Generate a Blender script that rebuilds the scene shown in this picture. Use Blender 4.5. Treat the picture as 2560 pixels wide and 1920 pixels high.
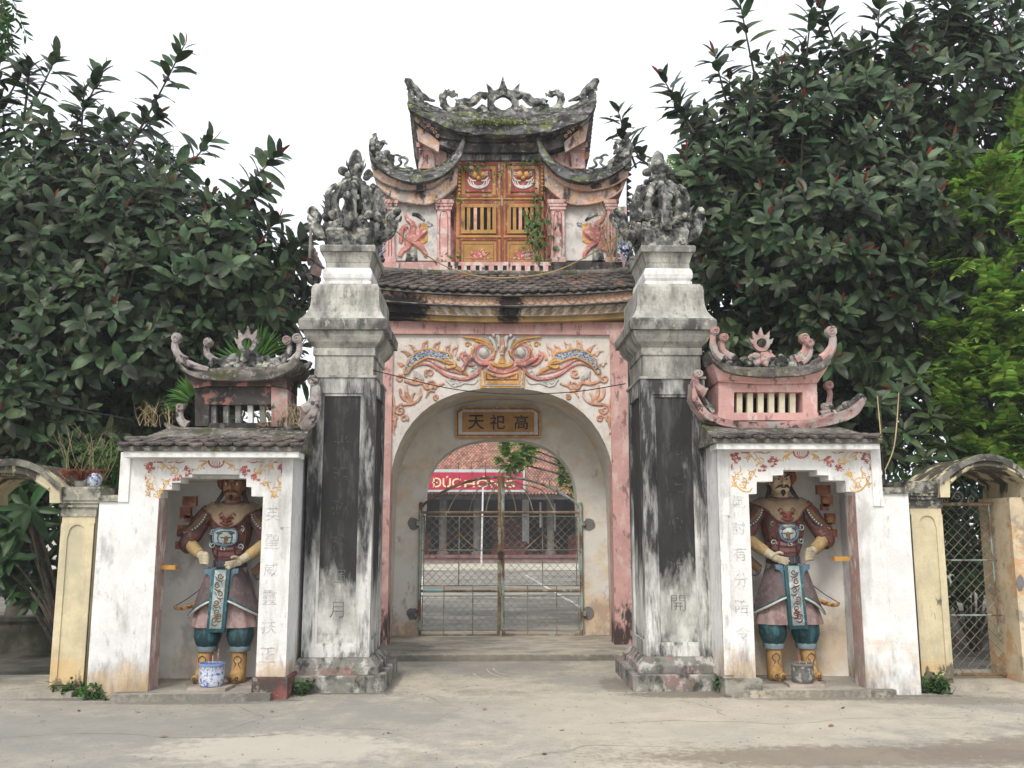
import bpy, math, random
import numpy as np
from mathutils import Vector, Matrix, noise
random.seed(11)
rng = np.random.default_rng(5)
PI = math.pi; R_ = math.radians
for o in list(bpy.data.objects): bpy.data.objects.remove(o)
SC = bpy.context.scene; COL = SC.collection

# ---------------------------------------------------------------- camera
EYE = 1.6; PITCH = R_(9.04); YAW = R_(1.36); FPX = 930.0
cam = bpy.data.cameras.new('camera'); camo = bpy.data.objects.new('camera', cam); COL.objects.link(camo)
cam.sensor_width = 36.0; cam.lens = FPX / 1024 * 36.0; cam.clip_start = .05; cam.clip_end = 800
camo.location = (0, 0, EYE); camo.rotation_euler = (PI/2 + PITCH, 0, -YAW)
SC.camera = camo
SC.render.resolution_x = 1024; SC.render.resolution_y = 768

# ---------------------------------------------------------------- sky and sun (bright overcast)
SUN_EL = R_(46); SUN_AZ = R_(200)      # azimuth from +Y clockwise: behind the camera, a little left
wd = bpy.data.worlds.new('World'); SC.world = wd; wd.use_nodes = True
wn = wd.node_tree; wn.nodes.clear()
wo = wn.nodes.new('ShaderNodeOutputWorld'); wb = wn.nodes.new('ShaderNodeBackground')
sk = wn.nodes.new('ShaderNodeTexSky'); sk.sky_type = 'NISHITA'; sk.sun_disc = False
sk.sun_elevation = SUN_EL; sk.sun_rotation = SUN_AZ; sk.air_density = 1.0; sk.dust_density = 6.0; sk.ozone_density = 1.0
mixw = wn.nodes.new('ShaderNodeMix'); mixw.data_type = 'RGBA'
mixw.inputs['Factor'].default_value = .80
wn.links.new(sk.outputs[0], mixw.inputs['A'])
mixw.inputs['B'].default_value = (8.6, 8.9, 9.3, 1)          # even cloud layer
wn.links.new(mixw.outputs['Result'], wb.inputs['Color']); wb.inputs['Strength'].default_value = .12
wn.links.new(wb.outputs[0], wo.inputs[0])
sl = bpy.data.lights.new('sun', 'SUN'); sl.energy = 1.5; sl.angle = R_(16); sl.color = (1, .95, .87)
so = bpy.data.objects.new('sun', sl); COL.objects.link(so); so.location = (-3, -6, 14)
sd = Vector((math.sin(SUN_AZ)*math.cos(SUN_EL), math.cos(SUN_AZ)*math.cos(SUN_EL), math.sin(SUN_EL)))
so.rotation_euler = sd.to_track_quat('Z', 'Y').to_euler()
vs = SC.view_settings
SC.display_settings.display_device = 'sRGB'; vs.view_transform = 'Standard'; vs.look = 'None'; vs.gamma = 1; vs.use_curve_mapping = False
vs.exposure = .52

# ---------------------------------------------------------------- pixels of the photograph (2560 wide) to points on a plane Y
_F = Vector((math.sin(YAW)*math.cos(PITCH), math.cos(YAW)*math.cos(PITCH), math.sin(PITCH)))
_R = Vector((math.cos(YAW), -math.sin(YAW), 0)); _U = _R.cross(_F)
def W(sx, sy, Y):
    d = _F + _R*((sx/2.5 - 512)/FPX) + _U*((384 - sy/2.5)/FPX)
    s = Y/d.y
    return Vector((s*d.x, Y, EYE + s*d.z))
class ZF:                                   # one enlarged view of the photograph: origin and scale
    def __init__(s, x0, y0, k, mir=None): s.x0, s.y0, s.k, s.mir = x0, y0, k, mir
    def __call__(s, x, y, Y):
        if s.mir is not None: x = s.mir - x
        return W(s.x0 + x/s.k, s.y0 + y/s.k, Y)
    def m(s, Y): return (s(100, 800, Y) - s(101, 800, Y)).length
    def mirror(s, mx): return ZF(s.x0, s.y0, s.k, mx)

# ---------------------------------------------------------------- mesh building
def cr(pts, n=5):                           # Catmull-Rom smoothing of a polyline
    P = [Vector(p) for p in pts]
    if len(P) < 3: return P
    out = []
    for i in range(len(P)-1):
        a = P[max(i-1, 0)]; b = P[i]; c = P[i+1]; d = P[min(i+2, len(P)-1)]
        for k in range(n):
            t = k/n
            out.append(.5*((2*b) + (c-a)*t + (2*a-5*b+4*c-d)*t*t + (3*b-a-3*c+d)*t*t*t))
    out.append(P[-1]); return out
def spiral(c, r0, r1, turns, a0, n=18, sgn=1):    # in the XZ plane, from outside in
    return [Vector((c[0] + (r0+(r1-r0)*t)*math.cos(a0+sgn*2*PI*turns*t), c[1], c[2] + (r0+(r1-r0)*t)*math.sin(a0+sgn*2*PI*turns*t))) for t in [i/n for i in range(n+1)]]
class MB:
    def __init__(s): s.v = []; s.f = []
    def add(s, v, f):
        o = len(s.v); s.v += [tuple(p) for p in v]; s.f += [tuple(i+o for i in q) for q in f]; return s
    def box(s, x0, x1, y0, y1, z0, z1):
        v = [(x, y, z) for z in (z0, z1) for y in (y0, y1) for x in (x0, x1)]
        return s.add(v, [(0,2,3,1), (4,5,7,6), (0,1,5,4), (2,6,7,3), (0,4,6,2), (1,3,7,5)])
    def prism(s, pts, d, bev=0):               # planar outline at its own Y, extruded back by d
        P = [Vector(p) for p in pts]; n = len(P)
        ar = sum(P[i].x*P[(i+1) % n].z - P[(i+1) % n].x*P[i].z for i in range(n))
        if ar < 0: P.reverse()
        if bev:
            c = sum(P, Vector())/n; Q = []
            for p in P:
                q = p + (c-p).normalized()*bev; Q.append(Vector((q.x, p.y, q.z)))
            M_ = [Vector((p.x, p.y+bev*.7, p.z)) for p in P]; B = [Vector((p.x, p.y+d, p.z)) for p in P]
            f = [tuple(range(n))] + [(i, i+n, (i+1) % n+n, (i+1) % n) for i in range(n)] + [(i+n, i+2*n, (i+1) % n+2*n, (i+1) % n+n) for i in range(n)] + [tuple(range(3*n-1, 2*n-1, -1))]
            return s.add(Q+M_+B, f)
        B = [Vector((p.x, p.y+d, p.z)) for p in P]
        return s.add(P+B, [tuple(range(n)), tuple(range(2*n-1, n-1, -1))] + [(i, i+n, (i+1) % n+n, (i+1) % n) for i in range(n)])
    def tube(s, pts, r, n=6, flat=1., cap=True, ref=(0, 1, 0)):
        P = [Vector(p) for p in pts]; m = len(P)
        rr = [r]*m if not hasattr(r, '__len__') else (list(r) if len(r) == m else [float(q) for q in np.interp(np.linspace(0, 1, m), np.linspace(0, 1, len(r)), r)])
        v = []; rf = Vector(ref)
        for i in range(m):
            t = (P[min(i+1, m-1)]-P[max(i-1, 0)])
            t = t.normalized() if t.length > 1e-9 else Vector((0, 0, 1))
            q = rf if abs(t.dot(rf)) < .97 else Vector((1, 0, 0))
            n1 = (q - t*q.dot(t)).normalized(); n2 = t.cross(n1)
            for k in range(n):
                a = 2*PI*(k+.5)/n
                v.append(P[i] + n1*(math.cos(a)*rr[i]*flat) + n2*(math.sin(a)*rr[i]))
        f = [(i*n+k, i*n+(k+1) % n, (i+1)*n+(k+1) % n, (i+1)*n+k) for i in range(m-1) for k in range(n)]
        if cap: f += [tuple(range(n-1, -1, -1)), tuple((m-1)*n+k for k in range(n))]
        return s.add(v, f)
    def lathe(s, prof, c=(0, 0, 0), n=16, sq=0, sx=1, sy=1):   # sq: square section instead of round
        v = []
        for r, z in prof:
            for k in range(n):
                a = 2*PI*k/n
                if sq:
                    a = PI/4 + PI/2*k; rx = r*math.sqrt(2)
                else: rx = r
                v.append((c[0]+rx*math.cos(a)*sx, c[1]+rx*math.sin(a)*sy, c[2]+z))
        m = len(prof)
        f = [(i*n+k, i*n+(k+1) % n, (i+1)*n+(k+1) % n, (i+1)*n+k) for i in range(m-1) for k in range(n)]
        f += [tuple(range(n-1, -1, -1)), tuple((m-1)*n+k for k in range(n))]
        return s.add(v, f)
    def ball(s, c, r, n=10, sx=1, sy=1, sz=1):
        pr = [(max(math.sin(PI*i/6), .02)*r, -math.cos(PI*i/6)*r*sz) for i in range(7)]
        return s.lathe(pr, c, n, 0, sx, sy)
    def sweep(s, rows):                       # grid of points
        n = len(rows[0]); v = [p for r in rows for p in r]
        return s.add(v, [(i*n+k, i*n+k+1, (i+1)*n+k+1, (i+1)*n+k) for i in range(len(rows)-1) for k in range(n-1)])
    def rough(s, amt, sc, o=(0, 0, 0)):
        nv = []
        for p in s.v:
            q = Vector(p); nv.append(tuple(q + noise.noise_vector(q*sc + Vector(o))*amt))
        s.v = nv; return s
WORLD = {}
def put(ob, parent, origin):
    WORLD[ob.name] = Vector(origin)
    if parent is not None:
        ob.parent = parent; ob.location = Vector(origin) - WORLD[parent.name]
    else: ob.location = origin
    COL.objects.link(ob); return ob
def O(name, mb, mat, parent=None, smooth=False, kind=None, weld=False):
    me = bpy.data.meshes.new(name)
    if mb.v:
        A = np.array(mb.v); o = (A.min(0)+A.max(0))/2; o[2] = A[:, 2].min(); A = A - o
    else: A = np.zeros((0, 3)); o = (0, 0, 0)
    me.from_pydata(A.tolist(), [], mb.f); me.validate()
    if smooth:
        me.polygons.foreach_set('use_smooth', [True]*len(me.polygons))
        if smooth != 2: me.set_sharp_from_angle(angle=R_(45))
    me.materials.append(mat); me.update()
    ob = bpy.data.objects.new(name, me)
    if kind: ob['kind'] = kind
    return put(ob, parent, o)
def tag(o, label, cat, group=None):
    o['label'] = label; o['category'] = cat
    if group: o['group'] = group
    return o
def thing(name, loc, label, cat, group=None):
    o = bpy.data.objects.new(name, None); o.empty_display_size = .2
    put(o, None, loc); return tag(o, label, cat, group)
def inst(name, src, parent, loc, rot=(0, 0, 0), sc=(1, 1, 1)):
    ob = bpy.data.objects.new(name, src); put(ob, parent, loc); ob.rotation_euler = rot; ob.scale = sc; return ob
def mesh_only(name, mb, mat, smooth=False):
    me = bpy.data.meshes.new(name); me.from_pydata(mb.v, [], mb.f)
    if smooth: me.polygons.foreach_set('use_smooth', [True]*len(me.polygons))
    me.materials.append(mat); me.update(); return me
def text_mb(body, h, c, depth=.012, bold=0., sq=1.):  # letters as thin raised geometry facing the camera, centred on c
    cu = bpy.data.curves.new('lettering', 'FONT'); cu.body = body; cu.extrude = depth/2; cu.offset = bold; cu.size = 1; cu.resolution_u = 4
    ob = bpy.data.objects.new('lettering', cu); COL.objects.link(ob)
    me = ob.evaluated_get(bpy.context.evaluated_depsgraph_get()).to_mesh()
    A = np.array([v.co for v in me.vertices]); F = [tuple(p.vertices) for p in me.polygons]
    bpy.data.objects.remove(ob)
    lo = A.min(0); hi = A.max(0); k = h/(hi[1]-lo[1]); A = A - (lo+hi)/2
    mb = MB(); mb.add([(c[0]+a[0]*k*sq, c[1]-a[2], c[2]+a[1]*k) for a in A], F); return mb

# ---------------------------------------------------------------- materials
def M(name, col, var=.12, rough=.85, stains=(), bump=.25, bsc=45, spec=.25, rand=0, metal=0, island=0, trans=0, spots=()):
    """stains: (colour, (sx,sy,sz) noise scale, lo, hi, (z0,z1,bias0,bias1) or None, strength)"""
    m = bpy.data.materials.new(name); m.use_nodes = True; nt = m.node_tree; N = nt.nodes; L = nt.links
    b = N['Principled BSDF']; b.inputs['Roughness'].default_value = rough; b.inputs['Specular IOR Level'].default_value = spec; b.inputs['Metallic'].default_value = metal
    geo = N.new('ShaderNodeNewGeometry'); pos = geo.outputs['Position']
    def noi(sc, det=5, ro=.6):
        mp = N.new('ShaderNodeMapping'); mp.inputs['Scale'].default_value = sc if hasattr(sc, '__len__') else (sc,)*3
        L.new(pos, mp.inputs['Vector']); nz = N.new('ShaderNodeTexNoise'); nz.inputs['Scale'].default_value = 1; nz.inputs['Detail'].default_value = det; nz.inputs['Roughness'].default_value = ro
        L.new(mp.outputs[0], nz.inputs['Vector']); return nz.outputs['Fac']
    def math_(op, a, c):
        k = N.new('ShaderNodeMath'); k.operation = op
        for i, q in enumerate((a, c)):
            if isinstance(q, (int, float)): k.inputs[i].default_value = q
            else: L.new(q, k.inputs[i])
        return k.outputs[0]
    def mixc(f, a, c):
        k = N.new('ShaderNodeMix'); k.data_type = 'RGBA'
        for i, q in (('Factor', f), ('A', a), ('B', c)):
            if isinstance(q, tuple): k.inputs[i].default_value = q if len(q) == 4 else (*q, 1)
            elif isinstance(q, (int, float)): k.inputs[i].default_value = q
            else: L.new(q, k.inputs[i])
        return k.outputs['Result']
    lo = tuple(max(c*(1-var*1.6), 0) for c in col); hi = tuple(min(c*(1+var), 1) for c in col)
    f0 = N.new('ShaderNodeMapRange'); L.new(noi(3.3, 8, .7), f0.inputs[0]); f0.inputs[1].default_value = .40; f0.inputs[2].default_value = .60
    c = mixc(f0.outputs[0], lo, hi)
    if rand or island:
        if island: rs = geo.outputs['Random Per Island']
        else: oi = N.new('ShaderNodeObjectInfo'); rs = oi.outputs['Random']
        a = max(rand, island)
        mr = N.new('ShaderNodeMapRange'); L.new(rs, mr.inputs[0]); mr.inputs[3].default_value = 1-a; mr.inputs[4].default_value = 1+a
        hs = N.new('ShaderNodeHueSaturation'); L.new(c, hs.inputs['Color']); L.new(mr.outputs[0], hs.inputs['Value'])
        mh = N.new('ShaderNodeMapRange'); L.new(math_('FRACT', math_('MULTIPLY', rs, 7.31), 0), mh.inputs[0]); mh.inputs[3].default_value = .5-a*.07; mh.inputs[4].default_value = .5+a*.05
        L.new(mh.outputs[0], hs.inputs['Hue']); c = hs.outputs[0]
    sep = N.new('ShaderNodeSeparateXYZ'); L.new(pos, sep.inputs[0])
    for st in stains:
        sc_, ss, a, d, zm = st[:5]; a = .5+(a-.5)*.55; d = .5+(d-.5)*.62; k = st[5] if len(st) > 5 else 1.
        f = noi(ss, 9, .66)
        if zm:
            z = N.new('ShaderNodeMapRange'); z.interpolation_type = 'SMOOTHSTEP'; L.new(sep.outputs[2], z.inputs[0])
            for i in range(4): z.inputs[i+1].default_value = zm[i]
            f = math_('ADD', f, z.outputs[0])
        mr = N.new('ShaderNodeMapRange'); L.new(f, mr.inputs[0]); mr.inputs[1].default_value = a; mr.inputs[2].default_value = d; mr.inputs[4].default_value = k
        c = mixc(mr.outputs[0], c, sc_)
    for sc_, ce, ra, k in spots:              # a stain or painted shade patch, with a place and ragged edge of its own
        mp = N.new('ShaderNodeMapping'); mp.vector_type = 'TEXTURE'; mp.inputs['Location'].default_value = ce; mp.inputs['Scale'].default_value = ra
        L.new(pos, mp.inputs['Vector']); ln = N.new('ShaderNodeVectorMath'); ln.operation = 'LENGTH'; L.new(mp.outputs[0], ln.inputs[0])
        f = math_('ADD', ln.outputs['Value'], math_('MULTIPLY', math_('SUBTRACT', noi(4.2/max(min(ra), .25), 9, .7), .5), 2.2))
        mr = N.new('ShaderNodeMapRange'); L.new(f, mr.inputs[0]); mr.inputs[1].default_value = 1.12; mr.inputs[2].default_value = .72; mr.inputs[4].default_value = k
        c = mixc(mr.outputs[0], c, sc_)
    L.new(c, b.inputs['Base Color'])
    if bump:
        bp = N.new('ShaderNodeBump'); bp.inputs['Strength'].default_value = bump; bp.inputs['Distance'].default_value = .02
        L.new(noi(bsc, 6, .65), bp.inputs['Height']); L.new(bp.outputs[0], b.inputs['Normal'])
    if trans:
        tr = N.new('ShaderNodeBsdfTranslucent'); L.new(c, tr.inputs['Color'])
        mx = N.new('ShaderNodeMixShader'); mx.inputs[0].default_value = trans
        out = N['Material Output']; L.new(b.outputs[0], mx.inputs[1]); L.new(tr.outputs[0], mx.inputs[2]); L.new(mx.outputs[0], out.inputs[0])
    return m
BLK = (.016, .016, .017); GRY = (.16, .155, .14); GRN = (.05, .065, .02)
m = {}
m['white'] = M('limewashed plaster', (.72, .72, .71), .06, stains=[((.35, .34, .31), (2, 2, 1.2), .58, .74, None, .5), ((.06, .06, .058), (5, 5, 1.6), .46, .80, (.0, .7, .10, -.12), .8), ((.50, .33, .15), (1.2, 1.2, 1.6), .50, .72, (.1, .95, .12, -.2), .6), ((.2, .2, .19), (20, 20, 7), .64, .80, None, .45), ((.25, .245, .23), (3, 3, .5), .56, .80, None, .5)])
m['pillar'] = M('mildewed pillar plaster', (.64, .635, .61), .08, stains=[((.28, .28, .265), (3, 3, 1), .44, .74, None, .75), (BLK, (2.6, 2.6, .6), .40, .70, (.3, 1.9, -.07, .10), .95), ((.60, .60, .59), (14, 14, 3.0), .50, .74, None, .4), (BLK, (9, 9, 1.6), .50, .74, (3.0, 3.45, .0, -.35), .9), (BLK, (8, 8, 4), .42, .74, (.12, .6, .14, -.30), .95)])
m['panel'] = M('blackened pillar panel', (.60, .60, .56), .1, stains=[((.24, .24, .22), (4, 4, 2), .40, .70, None, .8), (BLK, (3.2, 3.2, 1.1), .36, .72, (.5, 1.75, -.17, .26), .97), (BLK, (5, 5, 3), .42, .70, (.25, .8, .16, -.25), .9), ((.13, .13, .125), (6, 6, 1.2), .54, .80, None, .5)])
m['stone'] = M('weathered stone mouldings', (.37, .36, .325), .15, stains=[((.54, .53, .475), (3, 3, .9), .46, .70, None, .8), ((.10, .10, .095), (4, 4, 1.0), .40, .72, None, .85), ((.05, .05, .048), (12, 12, 5), .56, .80, None, .7), ((.16, .16, .15), (30, 30, 30), .54, .76, None, .5)])
m['slab'] = M('dark weathered ledge', (.24, .235, .215), .2, stains=[((.05, .05, .05), (4, 4, 2), .48, .64, None, .85), ((.45, .44, .40), (12, 12, 8), .62, .70, None, .6)])
m['plinth'] = M('dirty plinth cement', (.21, .205, .185), .2, stains=[((.48, .46, .43), (6, 6, 5), .52, .64, None, .75), ((.30, .16, .14), (3, 3, 6), .58, .68, None, .6), ((.04, .04, .035), (7, 7, 4), .52, .66, None, .85), (GRN, (5, 5, 5), .62, .72, None, .5)])
m['orn'] = M('lichen stained carving', (.24, .245, .23), .25, stains=[((.60, .59, .50), (9, 9, 9), .52, .66, None, .8), ((.02, .022, .022), (7, 7, 7), .38, .60, None, .93)], bump=.7, bsc=60)
m['ornpink'] = M('faded pink carving', (.42, .25, .23), .2, stains=[((.36, .35, .32), (6, 6, 6), .46, .60, None, .85), ((.03, .03, .03), (7, 7, 7), .58, .68, (2.3, 3.6, .05, -.05), .9)], bump=.5)
m['pink'] = M('salmon pink wash', (.56, .335, .305), .09, stains=[((.66, .52, .48), (7, 7, 3), .57, .66, None, .6), (BLK, (6, 6, 2), .60, .70, (.1, .9, .17, -.06), .9), ((.12, .08, .07), (10, 10, 4), .64, .72, None, .7)])
m['pinkup'] = M('weathered upper pink', (.55, .33, .30), .14, stains=[((.62, .56, .53), (6, 6, 5), .53, .64, None, .75), (BLK, (5, 5, 2), .58, .68, None, .9)])
m['frieze'] = M('worn painted frieze', (.55, .43, .38), .2, stains=[((.50, .26, .20), (14, 14, 16), .53, .58, None, .75), ((.55, .33, .10), (11, 11, 13), .56, .61, None, .7), ((.28, .28, .29), (4, 4, 4), .52, .66, None, .8), (BLK, (4, 4, 2), .60, .70, None, .9)])
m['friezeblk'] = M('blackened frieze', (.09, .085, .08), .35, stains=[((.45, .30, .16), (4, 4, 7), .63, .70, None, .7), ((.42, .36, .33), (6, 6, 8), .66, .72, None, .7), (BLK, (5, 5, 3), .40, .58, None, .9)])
m['arch'] = M('passage plaster', (.63, .59, .52), .07, stains=[((.60, .44, .26), (1.6, 1.6, 2.2), .53, .68, None, .6), ((.66, .66, .64), (1.1, 1.1, 1.6), .52, .64, None, .7), ((.58, .38, .20), (2, 2, 2), .50, .7, (.1, 1.0, .16, -.18), .6), ((.33, .25, .21), (5, 5, 3), .60, .70, (.1, 1.2, .10, -.06), .6)])
m['relief'] = M('relief panel ground', (.66, .62, .57), .06, stains=[((.48, .40, .33), (5, 5, 4), .57, .70, None, .6), ((.45, .2, .18), (26, 26, 22), .66, .71, None, .5)])
m['rpink'] = M('relief pink paint', (.50, .21, .18), .2, stains=[((.62, .50, .46), (16, 16, 16), .58, .66, None, .7)])
m['rochre'] = M('relief ochre paint', (.56, .31, .10), .2, stains=[((.62, .54, .46), (14, 14, 14), .58, .67, None, .65)])
m['rorange'] = M('relief faded orange', (.56, .30, .20), .2, stains=[((.64, .54, .48), (12, 12, 12), .54, .66, None, .75)])
m['rwhite'] = M('relief white', (.58, .555, .52), .1, stains=[((.33, .32, .31), (9, 9, 9), .56, .66, None, .6)])
m['pbrown'] = M('faded red paint', (.42, .12, .10), .2, stains=[((.68, .66, .64), (22, 22, 22), .53, .62, None, .85)], bump=.1)
m['pyel'] = M('faded yellow paint', (.60, .36, .10), .2, stains=[((.68, .66, .64), (18, 18, 18), .55, .64, None, .8)], bump=.1)
m['blue'] = M('blue ceramic shards', (.07, .12, .30), .3, .25, stains=[((.55, .58, .62), (30, 30, 30), .48, .54, None, .9)], rand=.4, spec=.5, island=.6)
m['ochre'] = M('ochre door paint', (.38, .215, .065), .14, .6, stains=[((.34, .12, .06), (9, 9, 3), .60, .70, None, .6), ((.55, .50, .42), (9, 9, 5), .61, .68, (6.2, 7.1, -.08, .06), .7), (BLK, (5, 5, 3), .62, .74, None, .8)])
m['maroon'] = M('maroon trim paint', (.26, .06, .05), .2, .65, stains=[((.45, .32, .25), (11, 11, 7), .60, .68, None, .6)])
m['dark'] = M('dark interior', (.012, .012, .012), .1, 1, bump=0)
m['tile'] = M('dark scale tile', (.115, .095, .085), .25, .85, rand=.28, stains=[((.03, .03, .03), (5, 5, 5), .48, .62, None, .8), ((.38, .15, .075), (2.5, 2.5, 2.5), .66, .71, None, .7), ((.28, .27, .24), (22, 22, 22), .60, .70, None, .5)])
m['tileroof'] = M('cement roof cover', (.17, .155, .14), .2, stains=[((.05, .05, .045), (4, 4, 4), .46, .62, None, .8), ((.06, .065, .015), (2.2, 2.2, 2.2), .53, .64, None, .75), ((.34, .32, .29), (15, 15, 15), .58, .68, None, .6)], bump=.5)
m['mossroof'] = M('mossy old roof', (.15, .15, .15), .25, stains=[((.03, .03, .032), (3, 3, 9), .44, .58, None, .9), ((.16, .19, .05), (5, 5, 8), .55, .64, None, .8), ((.4, .4, .4), (11, 11, 16), .60, .68, None, .7)], bump=.7)
m['yellow'] = M('yellow post wash', (.58, .51, .34), .09, stains=[((.40, .37, .27), (4, 4, 1), .56, .68, None, .6), ((.60, .40, .17), (1.5, 1.5, 1.5), .5, .7, (.1, .8, .12, -.2), .6), (BLK, (6, 6, 2), .55, .68, (1.7, 2.35, -.14, .14), .9), ((.07, .07, .06), (7, 7, 3), .58, .68, (.05, .4, .12, -.15), .85)])
m['cap'] = M('blackened post cap', (.30, .29, .24), .2, stains=[((.035, .035, .033), (3, 3, 3), .44, .58, None, .92), ((.50, .47, .36), (16, 16, 16), .60, .68, None, .7)])
m['iron_t'] = M('pale teal gate paint', (.27, .35, .31), .2, .55, stains=[((.14, .065, .03), (6, 6, 3), .47, .58, None, .95)], bump=.2, spec=.4)
m['iron_r'] = M('rusty gate iron', (.22, .15, .09), .3, .75, stains=[((.30, .33, .26), (8, 8, 5), .58, .66, None, .8)], bump=.3)
m['wire'] = M('galvanised wire', (.26, .24, .18), .3, .7, metal=0, bump=0)
m['cement'] = M('grey cement patch', (.17, .165, .16), .15)
m['cable'] = M('black cable', (.02, .02, .02), .1, .5, bump=0)
m['rope'] = M('yellow cord', (.42, .31, .12), .1, .7, bump=0)
m['ink'] = M('black ink paint', (.035, .03, .03), .3, .7, bump=0)
m['inkfade'] = M('faded grey lettering', (.40, .40, .40), .2, .8, stains=[((.68, .68, .67), (20, 20, 20), .42, .58, None, .95)], bump=0)
m['inkblack'] = M('faint soot lettering', (.075, .075, .072), .3, .9, bump=0, stains=[((.02, .02, .02), (16, 16, 16), .45, .55, None, .9)])
m['orngrey'] = M('grey mauve carving', (.30, .26, .25), .2, stains=[((.38, .37, .35), (6, 6, 6), .5, .62, None, .8), ((.03, .03, .03), (7, 7, 7), .54, .64, None, .9), ((.36, .17, .13), (5, 5, 5), .62, .7, None, .6)], bump=.5)
m['inkdark'] = M('incised dark lettering', (.16, .16, .15), .3, .8, bump=0)
m['leaf'] = M('rubber fig leaf', (.040, .072, .030), .42, .45, island=.6, bump=0, spec=.30, trans=.15)
m['leafob'] = M('rubber fig leaf front', (.044, .076, .032), .35, .42, rand=.6, bump=0, spec=.34, trans=.15)
m['redleaf'] = M('young red leaf', (.20, .045, .025), .2, .4, island=.4, bump=0, trans=.15)
m['lgreen'] = M('light green leaflet', (.17, .31, .05), .3, .5, island=.6, bump=0, trans=.4)
m['mgreen'] = M('mid green leaf', (.05, .13, .03), .2, .45, island=.5, bump=0, trans=.25)
m['palm'] = M('palm leaf green', (.06, .15, .03), .2, .45, island=.4, bump=0, trans=.25)
m['dgreen'] = M('dark plumeria leaf', (.028, .075, .024), .2, .4, island=.4, bump=0, trans=.15)
m['bark'] = M('grey brown bark', (.10, .085, .065), .3, .9, stains=[((.03, .028, .025), (5, 5, 2), .5, .64, None, .8)], bump=.6)
m['straw'] = M('dry straw stems', (.36, .29, .16), .2, .8, island=.3, bump=0)
m['rust_leaf'] = M('reddish wilted leaves', (.17, .055, .03), .2, .7, island=.4, bump=0)
# ================================================================ the setting: ground, courtyard, threshold
def sheet(name, x0, x1, y0, y1, z, mat, nx=1, ny=1):
    mb = MB(); mb.sweep([[(x0+(x1-x0)*i/nx, y0+(y1-y0)*j/ny, z) for i in range(nx+1)] for j in range(ny+1)])
    o = O(name, mb, mat); o['kind'] = 'structure'; return o
m['ground'] = M('worn concrete apron', (.43, .385, .31), .10, .9, bump=.35, bsc=70, stains=[
    ((.27, .26, .235), (.55, .55, .55), .42, .62, None, .8), ((.47, .42, .34), (.9, .9, .9), .52, .66, None, .7),
    ((.30, .28, .24), (6, 6, 6), .58, .70, None, .5), ((.16, .15, .13), (28, 28, 28), .60, .72, None, .6), ((.50, .46, .39), (60, 60, 60), .60, .74, None, .5), ((.20, .19, .165), (1.6, 1.6, 1.6), .56, .74, None, .5)],
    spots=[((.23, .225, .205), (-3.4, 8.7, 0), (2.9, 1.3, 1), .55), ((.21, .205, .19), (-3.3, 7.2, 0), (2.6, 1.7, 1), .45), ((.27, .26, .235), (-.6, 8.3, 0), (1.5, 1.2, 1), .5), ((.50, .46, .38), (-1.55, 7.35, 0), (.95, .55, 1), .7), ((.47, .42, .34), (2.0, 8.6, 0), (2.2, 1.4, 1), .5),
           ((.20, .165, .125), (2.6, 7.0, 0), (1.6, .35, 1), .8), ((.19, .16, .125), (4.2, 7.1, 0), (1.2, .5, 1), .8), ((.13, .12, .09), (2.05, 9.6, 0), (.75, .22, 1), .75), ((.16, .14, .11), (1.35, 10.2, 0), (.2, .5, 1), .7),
           ((.17, .15, .12), (4.5, 9.2, 0), (.9, .25, 1), .6), ((.22, .21, .19), (.1, 11.5, 0), (.9, .8, 1), .5), ((.10, .095, .08), (-1.55, 9.74, 0), (.62, .07, 1), .75), ((.10, .095, .08), (-2.1, 9.36, 0), (.35, .06, 1), .7), ((.12, .115, .10), (-2.9, 9.26, 0), (.9, .10, 1), .6), ((.10, .095, .08), (-3.9, 9.46, 0), (.7, .09, 1), .7), ((.12, .11, .09), (3.3, 9.33, 0), (.9, .10, 1), .6), ((.11, .10, .08), (4.2, 9.46, 0), (.6, .08, 1), .65), ((.12, .115, .10), (-1.02, 10.4, 0), (.06, .8, 1), .7), ((.13, .12, .10), (.2, 12.08, 0), (1.9, .05, 1), .5)])  # narrow dark spots along wall and plinth feet paint in contact shade
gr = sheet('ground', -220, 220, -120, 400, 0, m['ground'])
ck = M('dirt filled crack', (.22, .20, .165), .3, bump=0); sf = M('pale scuff', (.50, .455, .37), .15, bump=0, stains=[((.42, .38, .31), (9, 9, 9), .42, .58, None, .9)])
def ribbon(P, w, mat, nm):
    P = cr([Vector((x, y, .0015)) for x, y in P], 4); mb = MB(); L_ = []; R2 = []
    for i, p in enumerate(P):
        t = (P[min(i+1, len(P)-1)]-P[max(i-1, 0)]).normalized(); q = Vector((-t.y, t.x, 0))*w*random.uniform(.35, 1.2); L_.append(p-q); R2.append(p+q)
    mb.sweep([L_, R2]); return O(nm, mb, mat, gr)
for P in ([(-4.6, 7.6), (-3.2, 7.9), (-2.2, 7.7), (-1.1, 8.05), (.1, 7.9)], [(.9, 8.2), (1.6, 8.35), (2.4, 8.15), (3.4, 8.4), (4.8, 8.3)], [(1.9, 9.3), (2.1, 8.8), (2.0, 8.35)], [(-2.4, 9.1), (-2.0, 8.5), (-2.2, 7.75)], [(-.6, 9.6), (-.3, 8.9), (-.5, 8.0)], [(.2, 7.0), (.8, 7.35), (1.9, 7.3)]):
    Q = []
    for a, b in zip(P[:-1], P[1:]):
        for t in (0, .33, .66): Q.append((a[0]+(b[0]-a[0])*t+random.uniform(-.06, .06), a[1]+(b[1]-a[1])*t+random.uniform(-.04, .04)))
    ribbon(Q, .0035, ck, 'crack')
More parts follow.
